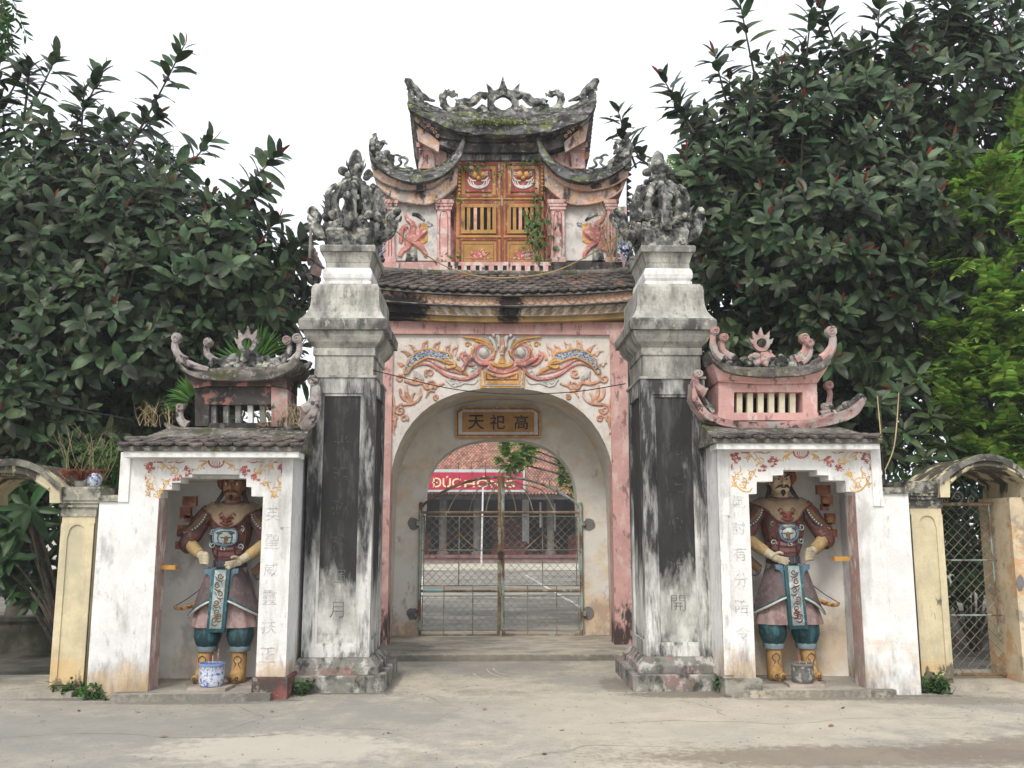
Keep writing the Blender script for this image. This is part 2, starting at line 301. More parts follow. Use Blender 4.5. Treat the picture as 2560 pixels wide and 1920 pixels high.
for r, a0, a1 in ((.55, 3.3, 5.2), (.42, 3.2, 5.0), (.85, 3.5, 4.9)): ribbon([(.3+r*math.cos(a0+(a1-a0)*i/8)*.6, 11.5+r*math.sin(a0+(a1-a0)*i/8)*1.5) for i in range(9)], .012, sf, 'scuff_arc')
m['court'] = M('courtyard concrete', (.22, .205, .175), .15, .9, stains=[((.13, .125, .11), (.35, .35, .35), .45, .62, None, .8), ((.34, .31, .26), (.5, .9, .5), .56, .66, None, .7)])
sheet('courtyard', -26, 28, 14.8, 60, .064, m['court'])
cst = sheet('pale_court_strip', -20, 22, 38.5, 46.6, .070, M('pale court strip', (.46, .43, .34), .1, .9, stains=[((.30, .28, .22), (.4, .4, .4), .50, .62, None, .8)]))  # strip of paler concrete colour before the hall
lm = M('court line paint', (.55, .54, .50), .2, .9, stains=[((.22, .205, .175), (4, 4, 4), .5, .6, None, .9)], bump=0)
for k, (x0, y0, x1, y1) in enumerate([(-4.5, 30, 6.5, 30), (-4.5, 22.5, 6.5, 22.5), (-1.4, 19, -2.4, 34), (1.9, 19, 1.3, 34), (-4.6, 34, 6.5, 34)]):
    a = Vector((x0, y0, .072)); b = Vector((x1, y1, .072)); n = (b-a).cross(Vector((0, 0, 1))).normalized()*.045
    mb = MB(); mb.add([a-n, a+n, b+n, b-n], [(0, 1, 2, 3)]); q = O('court_line', mb, lm); q['kind'] = 'structure'
mb = MB(); mb.prism([(-1.95, 12.1, 0), (2.3, 12.1, 0), (2.3, 12.1, .07), (-1.95, 12.1, .07)], 2.9)
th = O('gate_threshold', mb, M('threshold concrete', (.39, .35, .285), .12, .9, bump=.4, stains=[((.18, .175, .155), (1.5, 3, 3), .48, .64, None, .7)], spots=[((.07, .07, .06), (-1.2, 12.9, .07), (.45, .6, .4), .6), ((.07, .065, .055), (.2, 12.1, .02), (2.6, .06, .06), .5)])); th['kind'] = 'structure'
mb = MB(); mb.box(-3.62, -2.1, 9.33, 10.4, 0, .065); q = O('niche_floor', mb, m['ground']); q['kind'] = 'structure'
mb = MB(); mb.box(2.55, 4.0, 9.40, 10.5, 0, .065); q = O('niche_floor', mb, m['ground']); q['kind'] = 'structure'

sheet('side_path', -16, -4.0, 10.35, 24, .006, M('path with painted shade', (.085, .08, .065), .2, .95, stains=[((.03, .03, .022), (1, 1, 1), .5, .66, None, .7)]))  # ground beyond the open gateway painted dark, tree shade put into its colour
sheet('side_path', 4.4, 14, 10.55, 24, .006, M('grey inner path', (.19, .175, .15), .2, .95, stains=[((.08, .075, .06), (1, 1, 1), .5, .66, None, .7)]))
z1 = ZF(900, 160, 2.911); z2 = ZF(740, 300, 3.95); z3 = ZF(1260, 300, 3.95); z4 = ZF(900, 660, 2.989); z5 = ZF(900, 1050, 2.476)
z6 = ZF(720, 560, 1.3824); z7 = ZF(1480, 560, 1.3824); zn = ZF(260, 780, 3.457); zr = ZF(1680, 780, 3.457); zs = ZF(340, 1150, 2.675); zt = ZF(1760, 1150, 2.675)
zl = ZF(0, 1050, 2.305); zp = ZF(2160, 1050, 2.305); z8 = ZF(1040, 1120, 4.88)
def pts(zf, L_, Y): return [zf(a, b, Y) for a, b in L_]
def stroke(mb, zf, L_, Y, w, flat=.6, n=5, seg=6):        # raised painted stroke traced on the plane Y; w in view pixels
    k = zf.m(Y); P = cr(pts(zf, L_, Y), n)
    ww = [w*k, w*k] if not hasattr(w, '__len__') else [q*k for q in w]
    if len(ww) == 3:
        h = len(P)/2; ww = [ww[0]+(ww[1]-ww[0])*i/h if i < h else ww[1]+(ww[2]-ww[1])*(i-h)/h for i in range(len(P))]
    mb.tube(P, ww, seg, flat)
def curl(mb, zf, x, y, r, Y, w, a0=0, turns=1.3, sgn=1, flat=.6, n=16):
    k = zf.m(Y); c = zf(x, y, Y); mb.tube(spiral(c, r*k, r*k*.18, turns, a0, n, sgn), [w*k, w*k*.5], 6, flat)

# ================================================================ the gate tower
YW = 13.2; YB = 14.37; XC = .18
GT = thing('gate_tower', (XC, 13.9, 0), 'tall central gate tower with pink framed arch, painted doors and curved mossy roofs', 'gatehouse')
def arch_pts(xc, w0, w1, zs_, za, p, z0, n=26):
    L_ = [(xc-w0, z0), (xc-(w0*.5+w1*.5), (z0+zs_)/2)]
    for i in range(n+1):
        a = PI - PI*i/n; cx = math.cos(a); sx = math.sin(a)
        L_.append((xc + w1*math.copysign(abs(cx)**(2/p), cx), zs_ + (za-zs_)*abs(sx)**(2/p)))
    return L_ + [(xc+(w0*.5+w1*.5), (z0+zs_)/2), (xc+w0, z0)]
AF = arch_pts(XC, 1.635, 1.61, 1.9, 3.64, 2.5, .0)
zap = W(1250, 1098, YB).z
AB = arch_pts(.175, 1.28, 1.165, 2.05, zap, 2.4, .0)
PT = z4(1100, 530, YW).z
mb = MB(); xl, xr = z4(250, 600, YW).x, z4(1865, 600, YW).x
rows = [[(min(max(x, xl), xr), YW, PT) for x, z in AF], [(x, YW, z) for x, z in AF]]
mb.sweep(rows); mb.box(xl-.02, AF[0][0]-.001, YW, YW+.3, .07, PT); mb.box(AF[-1][0]+.001, xr+.02, YW, YW+.3, .07, PT)
wall = O('wall', mb, m['relief'], GT)
mb = MB(); mb.sweep([[(x, y, z) for x, z in AF] for y in (YW+.0015, 13.5, 13.9, YB)]); O('vault', mb, m['arch'], GT, True)
mb = MB(); mb.sweep([[(x, YB, z) for x, z in AF], [(x, YB, z) for x, z in AB]]); mb.sweep([[(x, y, z) for x, z in AB] for y in (YB+.001, YB+.42)])
mb.sweep([[(x, YB+.43, z) for x, z in AB], [(x*1.35, YB+.43, z*1.3+.2) for x, z in AB]])
O('inner_wall', mb, m['arch'], GT, True)
mb = MB(); mb.box(-2.15, xl-.3, YW+.02, 14.9, 0, 5.05); mb.box(xr+.28, 2.5, YW+.02, 14.9, 0, 5.05); mb.box(-2.1, 2.45, YW+.35, 14.85, 3.75, 5.0); mb.box(xl-.3, AF[0][0]-.01, YW+.31, YB+.42, 0, 3.8); mb.box(AF[-1][0]+.01, xr+.3, YW+.31, YB+.42, 0, 3.8)
O('side_mass', mb, m['white'], GT)
zt_ = z4(1100, 430, YW-.05).z
mb = MB()
mb.box(xl-.34, xl, YW-.05, YW+.32, .07, zt_); mb.box(xr, xr+.25, YW-.05, YW+.32, .07, zt_); mb.box(xl, xr, YW-.052, YW+.3, PT, zt_+.001)
O('pink_frame', mb, m['pink'], GT)
mb = MB(); mb.box(xr+.25, xr+.42, YW-.03, YW+.02, .07, zt_-.06); O('edge_strip', mb, m['pillar'], GT); mb = MB(); mb.box(xl-.5, xl-.34, YW-.03, YW+.02, .07, zt_-.06); O('edge_strip', mb, m['pillar'], GT)
# eave bands: gently curved up to the ends
def band(name, ya, yb, Y, d, mat, lift, x0=120, x1=2120, zf=z4, mid=1110, parent=GT, n=16):
    k = lambda x: lift*((x-mid)/900)**2
    xs = [x0+(x1-x0)*i/n for i in range(n+1)]
    P = pts(zf, [(x, yb-k(x)) for x in xs], Y) + pts(zf, [(x, ya-k(x)) for x in reversed(xs)], Y)
    mb = MB(); mb.prism(P, d); return O(name, mb, mat, parent)
cs = z4(1120, 330, 12.95); ls = z4(230, 350, 12.95)
SP = [(BLK, tuple(cs), (.20, .5, .30), .95), (BLK, tuple(ls), (.5, .5, .28), .97), (BLK, tuple(ls+Vector((.25, 0, .05))), (.35, .5, .2), .9)]
m['pinkeave'] = M('pink eave frieze', (.54, .36, .32), .1, spots=SP); m['whiteeave'] = M('white eave frieze', (.56, .53, .48), .12, spots=SP, stains=[(BLK, (6, 6, 6), .62, .72, None, .7)]); m['yeleave'] = M('yellow eave line', (.45, .30, .13), .15, spots=SP); m['ochreorn'] = M('ochre eave ornament', (.40, .26, .12), .2, spots=SP, stains=[((.5, .45, .38), (14, 14, 14), .58, .66, None, .6)])
bd = band('lower_eave_line', 388, 432, 13.02, .5, m['yeleave'], 30)
bl = band('leaf_band', 312, 388, 12.95, .5, m['whiteeave'], 33)
bp = band('scroll_band', 236, 312, 12.86, .6, m['pinkeave'], 40)
band('band_ledge', 309, 315, 12.84, .6, m['slab'], 36)
k0 = lambda x, l: l*((x-1110)/900)**2
for i in range(17):
    x = 370 + i*101; y = 268 - k0(x, 38); mb = MB(); Yo = 12.855
    curl(mb, z4, x-24, y-2, 26, Yo, 6, PI/2, 1.25, 1); curl(mb, z4, x+24, y-2, 26, Yo, 6, PI/2, 1.25, -1)
    stroke(mb, z4, [(x-48, y+2), (x-30, y+26), (x, y+38), (x+30, y+26), (x+48, y+2)], Yo, 5)
    O('scroll', mb, m['ochreorn'], bp, True)
for i in range(22):
    x = 290 + i*80; y = 352 - k0(x, 33); mb = MB(); Yo = 12.945; s = 1 if x > 1110 else -1
    stroke(mb, z4, [(x-s*34, y+30), (x-s*10, y+18), (x+s*12, y-6), (x+s*34, y-26)], Yo, (5, 15, 3), .5)
    stroke(mb, z4, [(x-s*10, y+30), (x+s*14, y+22), (x+s*34, y+2)], Yo, (3, 7, 2), .5)
    O('leaf_relief', mb, m['ochreorn'], bl, True)
# lower roof: scale tiles laid one by one on a curved slope
def scale_tile(w, l, th):
    P = [(-w/2, 0), (-w/2, -l*.45), (-w*.30, -l*.72), (-w*.06, -l*.985), (w*.06, -l*.985), (w*.30, -l*.72), (w/2, -l*.45), (w/2, 0)]
    mb = MB(); n = len(P); mb.add([(a, b, 0) for a, b in P] + [(a, b, -th) for a, b in P], [tuple(range(n)), tuple(range(2*n-1, n-1, -1))] + [(i, i+n, (i+1) % n+n, (i+1) % n) for i in range(n)]); return mb
def tiled(parent, p_eave, p_top, x0, x1, rows, w, lift, xm, mat, exp=1.55, th=.024, jit=.012, name='tile'):
    """p_eave/p_top: (Y, z) at mid; lift(x) raises the ends"""
    me = mesh_only(name, scale_tile(w*.985, 1, th), mat); ey, ez = p_eave; ty, tz = p_top
    sl_ = math.hypot(ty-ey, tz-ez); ang = math.atan2(tz-ez, ty-ey); step = sl_/rows
    for r in range(rows):
        n = int((x1-x0)/w); off = (r % 2)*w/2
        for i in range(n+1):
            x = x0 + i*w + off
            if x > x1+w*.3: continue
            t = (r*step)/sl_; ly = ey+(ty-ey)*t; lz = ez+(tz-ez)*t + lift(x)*(1-t*.4)
            L1 = step*exp
            c = Vector((x, ly + math.cos(ang)*L1, lz + math.sin(ang)*L1 + .03))
            inst(name, me, parent, c + Vector((random.uniform(-jit, jit)*.5, 0, random.uniform(0, jit))), (ang-R_(7)+random.uniform(-.03, .03), random.uniform(-.03, .03), random.uniform(-.03, .03)), (1, L1, 1))
e_ = z4(1130, 230, 12.76); t_ = z4(1130, 92, 13.46)
lroof = None
mb = MB(); n = 20; lf = lambda x: .085*((x-XC)/1.75)**2
mb.sweep([[(-2.0+4.4*i/n, y, z + lf(-2+4.4*i/n)) for i in range(n+1)] for y, z in ((12.79, e_.z-.006), (12.79, e_.z), (13.08, (e_.z+t_.z)/2-.02), (13.44, t_.z-.02), (13.75, t_.z+.0))])
mb.sweep([[(-2.0+4.4*i/n, y, e_.z-.008 + lf(-2+4.4*i/n)) for i in range(n+1)] for y in (12.79, 13.3)])
lroof = O('lower_roof', mb, m['tileroof'], GT)
tiled(lroof, (12.76, e_.z), (13.46, t_.z), -1.95, 2.32, 8, .142, lf, XC, m['tile'], 1.5)
mb = MB(); a = z1(100, 1500, 13.44); b = z1(2040, 1530, 13.44)
mb.tube(cr([(-1.95, 13.42, t_.z+.12), (-1.2, 13.42, t_.z+.045), (XC, 13.42, t_.z+.03), (1.55, 13.42, t_.z+.05), (2.3, 13.42, t_.z+.13)], 6), .05, 8); O('roof_top_moulding', mb.rough(.012, 9), m['tileroof'], lroof, True)

# ---- relief over the arch: a mask with wings, flames and clouds
Yr = YW-.012
RG = O('mask_relief', (lambda q: (stroke(q, z4, [(760, 800), (830, 690), (905, 745), (985, 740)], Yr-.02, (14, 22, 18), .9), stroke(q, z4, [(1330, 690), (1235, 750), (1150, 740)], Yr-.02, (16, 22, 18), .9), stroke(q, z4, [(960, 760), (1000, 780), (1060, 800), (1120, 780), (1160, 750)], Yr-.03, (20, 26, 20), .9), q)[-1])(MB()), m['rpink'], wall, True)
for s, zf in ((1, z4), (-1, z4.mirror(2125))):
    mb = MB(); k = zf.m(Yr); c = zf(925, 665, Yr)
    mb.lathe([(60*k, 0), (58*k, .02), (50*k, .03), (44*k, .012), (36*k, .05), (24*k, .075), (3*k, .085)], (0, 0, 0), 22)
    mb.v = [(c.x+x, c.y+.01-z_, c.z+y) for x, y, z_ in mb.v]; mb.f = [tuple(reversed(q)) for q in mb.f]
    eye = O('eye', mb, m['rwhite'], wall, True)
    mb = MB(); mb.tube(spiral(zf(925, 665, Yr-.05), 36*k, 6*k, 1.4, .4, 20), [4*k, 4*k], 5); O('pupil_ring', mb, m['inkdark'], eye, True)
    mb = MB(); curl(mb, zf, 925, 660, 82, Yr, 16, R_(-40), .85, 1 if s > 0 else -1, .9, 22); mb.tube([c+Vector((66*k*math.cos(a*.25), -.012, 66*k*math.sin(a*.25))) for a in range(26)], 13*k, 6, .9); O('eye_socket', mb, m['rpink'], wall, True)
    mb = MB(); mb.tube([c+Vector((88*k*math.cos(a*.2+(1.2 if s > 0 else -.6)), -.004, 92*k*math.sin(a*.2+(1.2 if s > 0 else -.6)))) for a in range(17)], (3*k, 15*k, 4*k), 6, .7); O('eye_rim', mb, m['rochre'], wall, True)
    mb = MB(); stroke(mb, zf, [(770, 545), (850, 552), (930, 575), (985, 620), (1003, 662), (990, 686), (972, 672)], Yr-.02, (7, 13, 7), .9); stroke(mb, zf, [(860, 572), (925, 592), (970, 630)], Yr-.025, (5, 9, 4), .9); curl(mb, zf, 805, 600, 24, Yr, 8, 0, 1.2); O('brow', mb, m['rochre'], wall, True)
    mb = MB(); stroke(mb, zf, [(870, 560), (880, 590), (840, 640), (815, 690)], Yr, (6, 14, 8)); stroke(mb, zf, [(965, 545), (1000, 590), (1012, 650)], Yr-.02, (10, 17, 8), .8); stroke(mb, zf, [(1020, 535), (1040, 570), (1035, 620)], Yr-.02, (14, 17, 8), .8); mb.ball(zf(1000, 535, Yr-.03), .03, 7)
    O('horn', mb.rough(.012, 30), m['rwhite'], wall, True)
    mb = MB(); stroke(mb, zf, [(850, 760), (805, 745), (765, 700), (775, 675), (815, 690), (840, 725)], Yr, (14, 13, 6), .8); stroke(mb, zf, [(800, 735), (795, 705), (820, 715)], Yr-.01, 7, .8); O('ear', mb, m['rpink'], wall, True)
    mb = MB(); stroke(mb, zf, [(375, 790), (440, 755), (500, 750), (560, 775), (640, 830), (740, 858), (820, 852), (880, 815), (905, 775), (940, 750)], Yr, (5, 14, 17), .8); O('whisker', mb, m['rpink'], wall, True)
    # wing: mosaic of blue shards in an ochre border
    bt = [(330, 815), (340, 770), (390, 690), (450, 650), (520, 635), (600, 655), (660, 665), (690, 720), (715, 745), (640, 735), (560, 705), (500, 700), (430, 735), (385, 770), (355, 815)]
    mb = MB(); mb.prism(pts(zf, bt, Yr-.01), .05); wg = O('wing', mb, m['rwhite'], wall)
    mb = MB()
    cl = cr([Vector((a, b, 0)) for a, b in [(342, 800), (365, 740), (410, 700), (470, 675), (540, 670), (610, 690), (670, 710)]], 8)
    for i in range(len(cl)):
        for j in range(4):
            px = cl[i].x + random.uniform(-9, 9); py = cl[i].y + (j-1.5)*15 + random.uniform(-6, 6); r = random.uniform(6, 10); a0 = random.uniform(0, 6)
            mb.prism([zf(px+r*math.cos(a0+q*2.1+random.uniform(-.4, .4)), py+r*math.sin(a0+q*2.1), Yr-.018-random.uniform(0, .008)) for q in range(3)], .02)
    q = O('ceramic_shards', mb, m['blue'], wg); q['kind'] = 'stuff'
    mb = MB(); stroke(mb, zf, bt + [bt[0]], Yr-.012, 9, .9, 4); O('wing_border', mb, m['rochre'], wg, True)
    mb = MB(); stroke(mb, zf, [(620, 735), (650, 720), (690, 735), (710, 760), (660, 775), (640, 760)], Yr-.015, 13, .8); stroke(mb, zf, [(700, 770), (760, 800), (810, 830)], Yr, (12, 16, 6)); O('claw', mb, m['rochre'], wall, True)
    mb = MB(); stroke(mb, zf, [(400, 730), (450, 715), (520, 720), (600, 770), (690, 805), (790, 825)], Yr, (4, 10, 6)); stroke(mb, zf, [(690, 745), (740, 775), (790, 800)], Yr, (4, 8, 3)); O('fold', mb, m['rpink'], wall, True)
    for fx, fy, dx, dy in [(370, 660, -70, -10), (420, 630, -60, -30), (480, 615, 20, -50), (560, 620, 35, -45), (640, 640, 30, -40), (320, 740, -45, 0), (690, 660, 40, -60), (740, 690, 45, -50)]:
        mb = MB(); stroke(mb, zf, [(fx-8, fy+25), (fx+dx*.3-10, fy+dy*.35), (fx+dx*.75+8, fy+dy*.7), (fx+dx, fy+dy)], Yr, (13, 8, 1), .5)
        stroke(mb, zf, [(fx+18, fy+22), (fx+dx*.5+14, fy+dy*.3), (fx+dx, fy+dy)], Yr, (6, 4, 1), .5)
        O('flame', mb, m['rorange'], wall, True)
    mb = MB()
    for x, y, r, sg in [(300, 855, 34, 1), (430, 870, 34, -1), (530, 905, 40, 1), (520, 815, 36, -1), (300, 1090, 34, 1), (265, 1150, 24, -1), (330, 1155, 28, 1), (570, 995, 20, -1)]:
        curl(mb, zf, x, y, r, Yr, 11, random.uniform(0, 6), 1.3, sg, .7)
    stroke(mb, zf, [(330, 870), (400, 895), (470, 890), (500, 930), (560, 915), (630, 890)], Yr, (12, 16, 8), .6)
    stroke(mb, zf, [(300, 930), (310, 985), (360, 1030), (380, 1035)], Yr, (10, 16, 6)); stroke(mb, zf, [(345, 905), (350, 975), (385, 1035)], Yr, (8, 18, 6)); stroke(mb, zf, [(410, 960), (385, 1000), (390, 1040)], Yr, (6, 14, 5)); stroke(mb, zf, [(450, 930), (455, 990), (400, 1040), (310, 1050), (260, 1060), (248, 985)], Yr, (6, 14, 8))
    stroke(mb, zf, [(270, 1060), (250, 1110), (262, 1180), (250, 1240), (262, 1275)], Yr, (10, 14, 3)); stroke(mb, zf, [(490, 1000), (520, 950), (560, 955)], Yr, (5, 10, 3)); stroke(mb, zf, [(560, 790), (600, 800), (620, 830)], Yr, (6, 9, 3))
    O('cloud_scroll', mb, m['rorange'], wall, True)
    mb = MB()
    for x, y, r in [(690, 880, 34), (750, 890, 22), (845, 815, 28), (860, 760, 22)]: curl(mb, zf, x, y, r, Yr, 6, random.uniform(0, 6), 1.4, 1, .6)
    for q in range(5): stroke(mb, zf, [(405+q*14, 800+q*8), (415+q*13, 822+q*8), (408+q*14, 845+q*6)], Yr-.01, (9, 9, 3))
    stroke(mb, zf, [(640, 860), (700, 915), (780, 890), (850, 895), (880, 860)], Yr, 5); q = O('white_scroll', mb, m['rwhite'], wall, True); q['kind'] = 'stuff'
mb = MB(); stroke(mb, z4, [(985, 735), (1010, 755), (1062, 762), (1115, 755), (1140, 735)], Yr-.06, (16, 26, 16), .9); stroke(mb, z4, [(1062, 690), (1062, 745)], Yr-.06, (14, 34), .8); O('nose', mb, m['rochre'], wall, True)
mb = MB(); stroke(mb, z4, [(1062, 560), (1062, 620), (1062, 680)], Yr-.02, (22, 26, 18), .9); O('nose_bridge', mb.rough(.012, 40), m['rorange'], wall, True)
mb = MB(); stroke(mb, z4, [(950, 775), (1000, 800), (1062, 812), (1125, 800), (1180, 775)], Yr-.05, (10, 17, 10), .8); O('lip', mb, m['rpink'], wall, True)
for nm, q, mt, dd in (('mouth_plaque', 0, m['rochre'], .0), ('plaque_frame', 16, m['rwhite'], .012), ('plaque_panel', 28, m['rochre'], .022)):
    mb = MB(); mb.prism(pts(z4, [(890+q, 795+q*.2), (1235-q, 795+q*.2), (1225-q, 925-q), (900+q, 925-q)], Yr-.02-dd), .06); O(nm, mb, mt, wall)
mb = MB(); Yq = Yr-.046
for L_ in ([(945, 815), (945, 862), (1180, 862), (1180, 815)], [(975, 835), (1000, 835), (1000, 850)], [(1150, 835), (1120, 835), (1120, 850)]):
    P = pts(z4, L_, Yq)
    for a, b in zip(P[:-1], P[1:]): mb.tube([a, b], 5*z4.m(Yq), 4)
O('plaque_key_pattern', mb, m['maroon'], wall)
mb = MB(); stroke(mb, z4, [(960, 815), (1062, 840), (1165, 815)], Yr-.05, (8, 16, 8)); O('plaque_arc', mb, m['rorange'], wall, True)
# ---- name board inside the arch
bf = lambda q: [(713+q, 1100+q*.6), (760+q*.6, 1065+q), (1305-q*.6, 1065+q), (1350-q, 1100+q*.6), (1352-q, 1297-q), (713+q, 1297-q)]
mb = MB(); mb.prism(pts(z4, bf(0), YB-.08), .10); nb = O('name_board', mb, m['rochre'], GT)
mb = MB(); mb.prism(pts(z4, bf(14), YB-.086), .05); O('board_line', mb, m['maroon'], nb)
mb = MB(); mb.prism(pts(z4, bf(22), YB-.091), .05); O('board_border', mb, m['rwhite'], nb)
mb = MB(); mb.prism(pts(z4, [(765, 1105), (1302, 1105), (1302, 1255), (763, 1255)], YB-.098), .05, .008); O('board_panel', mb, M('ochre board field', (.42, .235, .09), .15), nb)
for ch, x in (('天', 868), ('祀', 1028), ('高', 1205)):
    O('character', text_mb(ch, 108*z4.m(YB), z4(x, 1182, YB-.102), .008, .008), m['ink'], nb)
for x, y in ((330, 640), (1418, 645), (325, 1200), (1412, 1195)):            # cement patches round the hinges
    mb = MB(); mb.prism([z5(x+(38+random.uniform(-6, 6))*math.cos(a*.524), y+(38+random.uniform(-6, 6))*math.sin(a*.524), YB-.012) for a in range(12)], .05); O('cement_patch', mb, m['cement'], GT)

# ---- upper storey
YU = 13.55
mb = MB(); mb.box(-1.72, 2.08, YU+.12, 14.85, 5.0, 6.55); mb.box(-1.0, 1.35, YU+.14, 14.85, 6.5, 7.6); O('core', mb, m['pinkup'], GT)
for i, zf in enumerate((z1, z1.mirror(2050))):
    mt = m['pinkup']
    mb = MB(); mb.prism(pts(zf, [(140, 1440), (640, 1440), (640, 1560), (130, 1560)], YU-.12), .5, .012); O('parapet', mb, m['pinkup'] if i == 0 else m['friezeblk'], GT)
    mb = MB(); mb.prism(pts(zf, [(250, 1010), (570, 1010), (570, 1430), (250, 1430)], YU+.06), .2); pn = O('side_panel', mb, m['rwhite'], GT)
    for a, b in ((190, 250), (562, 658)):
        mb = MB(); mb.prism(pts(zf, [(a, 1045), (b, 1045), (b+2, 1430), (a-2, 1430)], YU-.02), .3, .008); pl = O('pilaster', mb, mt, GT)
        mb = MB()
        for q, y0, y1 in ((12, 1030, 1058), (20, 1008, 1032), (28, 984, 1010)): mb.prism(pts(zf, [(a-q, y0), (b+q, y0), (b+q-3, y1), (a-q+3, y1)], YU-.02-q*.0015), .3)
        O('capital', mb, mt, pl)
        mb = MB(); mb.prism(pts(zf, [(a-8, 1405), (b+8, 1405), (b+10, 1440), (a-10, 1440)], YU-.05), .3); O('pilaster_base', mb, mt, pl)
        mb = MB(); stroke(mb, zf, [(a+20, 1400), (a+20, 1110), ((a+b)/2, 1075), (b-20, 1110), (b-20, 1400)], YU-.022, 3, .5, 3); O('incised_line', mb, m['maroon'], pl, True)
    # wing roof crescent and the curved friezes below it
    cres_t = [(66, 640), (120, 705), (200, 755), (300, 792), (420, 806), (530, 785), (620, 735), (690, 650), (730, 580), (752, 525)]
    cres_b = [(758, 560), (742, 640), (690, 730), (600, 805), (490, 850), (370, 857), (250, 822), (140, 755), (72, 690)]
    fa = [(98, 815), (200, 880), (330, 915), (450, 920), (560, 880), (640, 815), (715, 700)]
    fb = [(705, 880), (640, 940), (570, 990), (500, 1020), (400, 1020), (300, 1000), (200, 958), (135, 900)]
    c3 = lambda L_, Y: [Vector((p.x, p.y, p.z)) for p in cr(pts(zf, L_, Y), 4)]
    mb = MB(); mb.prism(c3(cres_b[::-1], YU-.08) + c3(fa[::-1], YU-.08), .9); O('wing_frieze', mb, m['frieze'], GT)
    mb = MB(); mb.prism(c3(fa, YU-.04) + c3(fb, YU-.04), .9); O('wing_cove', mb, m['frieze'], GT)
    mb = MB(); mb.tube(c3(fa, YU-.09), 7*zf.m(YU), 6); mb.tube(c3(fb, YU-.05), 7*zf.m(YU), 6); O('wing_moulding', mb, m['rorange'] if i else m['slab'], GT, True)
    mb = MB()
    for q, (Y_, dz) in enumerate(((YU-.22, 0), (YU-.12, .02), (YU-.02, .045), (YU+.08, .07), (YU+.2, .09))):
        mb.prism([p+Vector((0, 0, dz)) for p in c3(cres_t, Y_)] + [p+Vector((0, 0, dz)) for p in c3(cres_b, Y_)], .12 if q < 4 else .75)
    wr = O('wing_roof', mb.rough(.018, 8), m['mossroof'], GT, True)
    mb = MB()
    for q in range(9):
        y = 700+q*48; x = 92-q*1.0 if i == 0 else 90
        mb.prism(pts(zf, [(x+18, y-20), (x-18, y+6), (x-4, y+12), (x+18, y+28)], YU+.1+q*.03), .05)
    if i == 1: O('tile_ends', mb, m['tile'], wr)
    # horn at the inner end, small crest and dragon on the outer end
    mb = MB(); stroke(mb, zf, [(738, 600), (752, 555), (745, 520), (715, 495), (700, 520), (715, 548)], YU-.12, (16, 20, 12), .9); O('roof_horn', mb.rough(.012, 14), m['orn'], wr, True)
    mb = MB(); stroke(mb, zf, [(270, 745), (300, 720), (285, 690), (320, 680), (345, 700), (330, 740), (390, 760)], YU, (9, 12, 8), .8); stroke(mb, zf, [(330, 690), (270, 660), (240, 670)], YU, (8, 9, 4)); stroke(mb, zf, [(280, 775), (440, 775)], YU, 12); O('roof_crest', mb.rough(.01, 14), m['orn'], wr, True)
    mb = MB(); stroke(mb, zf, [(230, 790), (215, 720), (160, 680), (110, 640), (95, 580), (110, 540), (100, 510)], YU-.05, (26, 36, 16), .9); stroke(mb, zf, [(120, 560), (160, 575), (205, 575)], YU-.08, (16, 16, 3)); stroke(mb, zf, [(150, 600), (180, 570), (160, 550), (190, 560)], YU-.08, (12, 12, 3))
    for q in range(16): mb.ball(zf(random.uniform(90, 240), random.uniform(600, 770), YU-.1), random.uniform(.03, .055), 6)
    O('roof_dragon', mb.rough(.03, 16), m['orn'], wr, True)
# beast reliefs in the side panels
for zf, flip in ((z1, 0), (z1.mirror(2110), 1)):
    mb = MB(); Yp = YU+.05
    stroke(mb, zf, [(325, 1080), (345, 1130), (385, 1170), (380, 1240), (345, 1270)], Yp, (7, 24, 36), .7); stroke(mb, zf, [(345, 1180), (310, 1200), (300, 1260), (295, 1300)], Yp, (22, 18, 13), .7); stroke(mb, zf, [(345, 1270), (350, 1330), (310, 1360), (290, 1400)], Yp, (34, 22, 15), .7)
    stroke(mb, zf, [(380, 1240), (390, 1290), (430, 1320), (470, 1370), (480, 1405)], Yp, (40, 24, 12), .7); stroke(mb, zf, [(390, 1290), (420, 1260), (465, 1220), (478, 1205)], Yp-.01, (26, 32, 14), .8); stroke(mb, zf, [(440, 1160), (420, 1210), (390, 1260)], Yp, (5, 14, 10)); curl(mb, zf, 385, 1190, 24, Yp-.03, 6, 0, 1.3)
    for q in range(4): stroke(mb, zf, [(330+q*12, 1190+q*10), (345+q*12, 1230+q*8), (365+q*10, 1270)], Yp-.03, 5)
    O('beast_relief', mb, m['rpink'], GT, True)
    mb = MB(); mb.prism(pts(zf, [(455, 1150), (495, 1165), (492, 1290), (460, 1310), (425, 1290), (430, 1210)], Yp-.005), .04, .01); O('relief_shield', mb, m['rochre'], GT)
    mb = MB(); stroke(mb, zf, [(380, 1095), (420, 1100), (470, 1140)], Yp, (10, 16, 4)); O('relief_cloud', mb, m['orn'], GT, True)
    mb = MB(); curl(mb, zf, 510, 1165, 22, Yp, 4, 2, 1.2); stroke(mb, zf, [(480, 1190), (500, 1180), (530, 1170)], Yp, 4); O('relief_flourish', mb, m['blue'], GT, True)
    mb = MB(); mb.prism(pts(zf, [(345, 1340), (415, 1330), (420, 1430), (330, 1430)], Yp+.0), .05, .01); O('relief_rock', mb, m['orn'], GT)
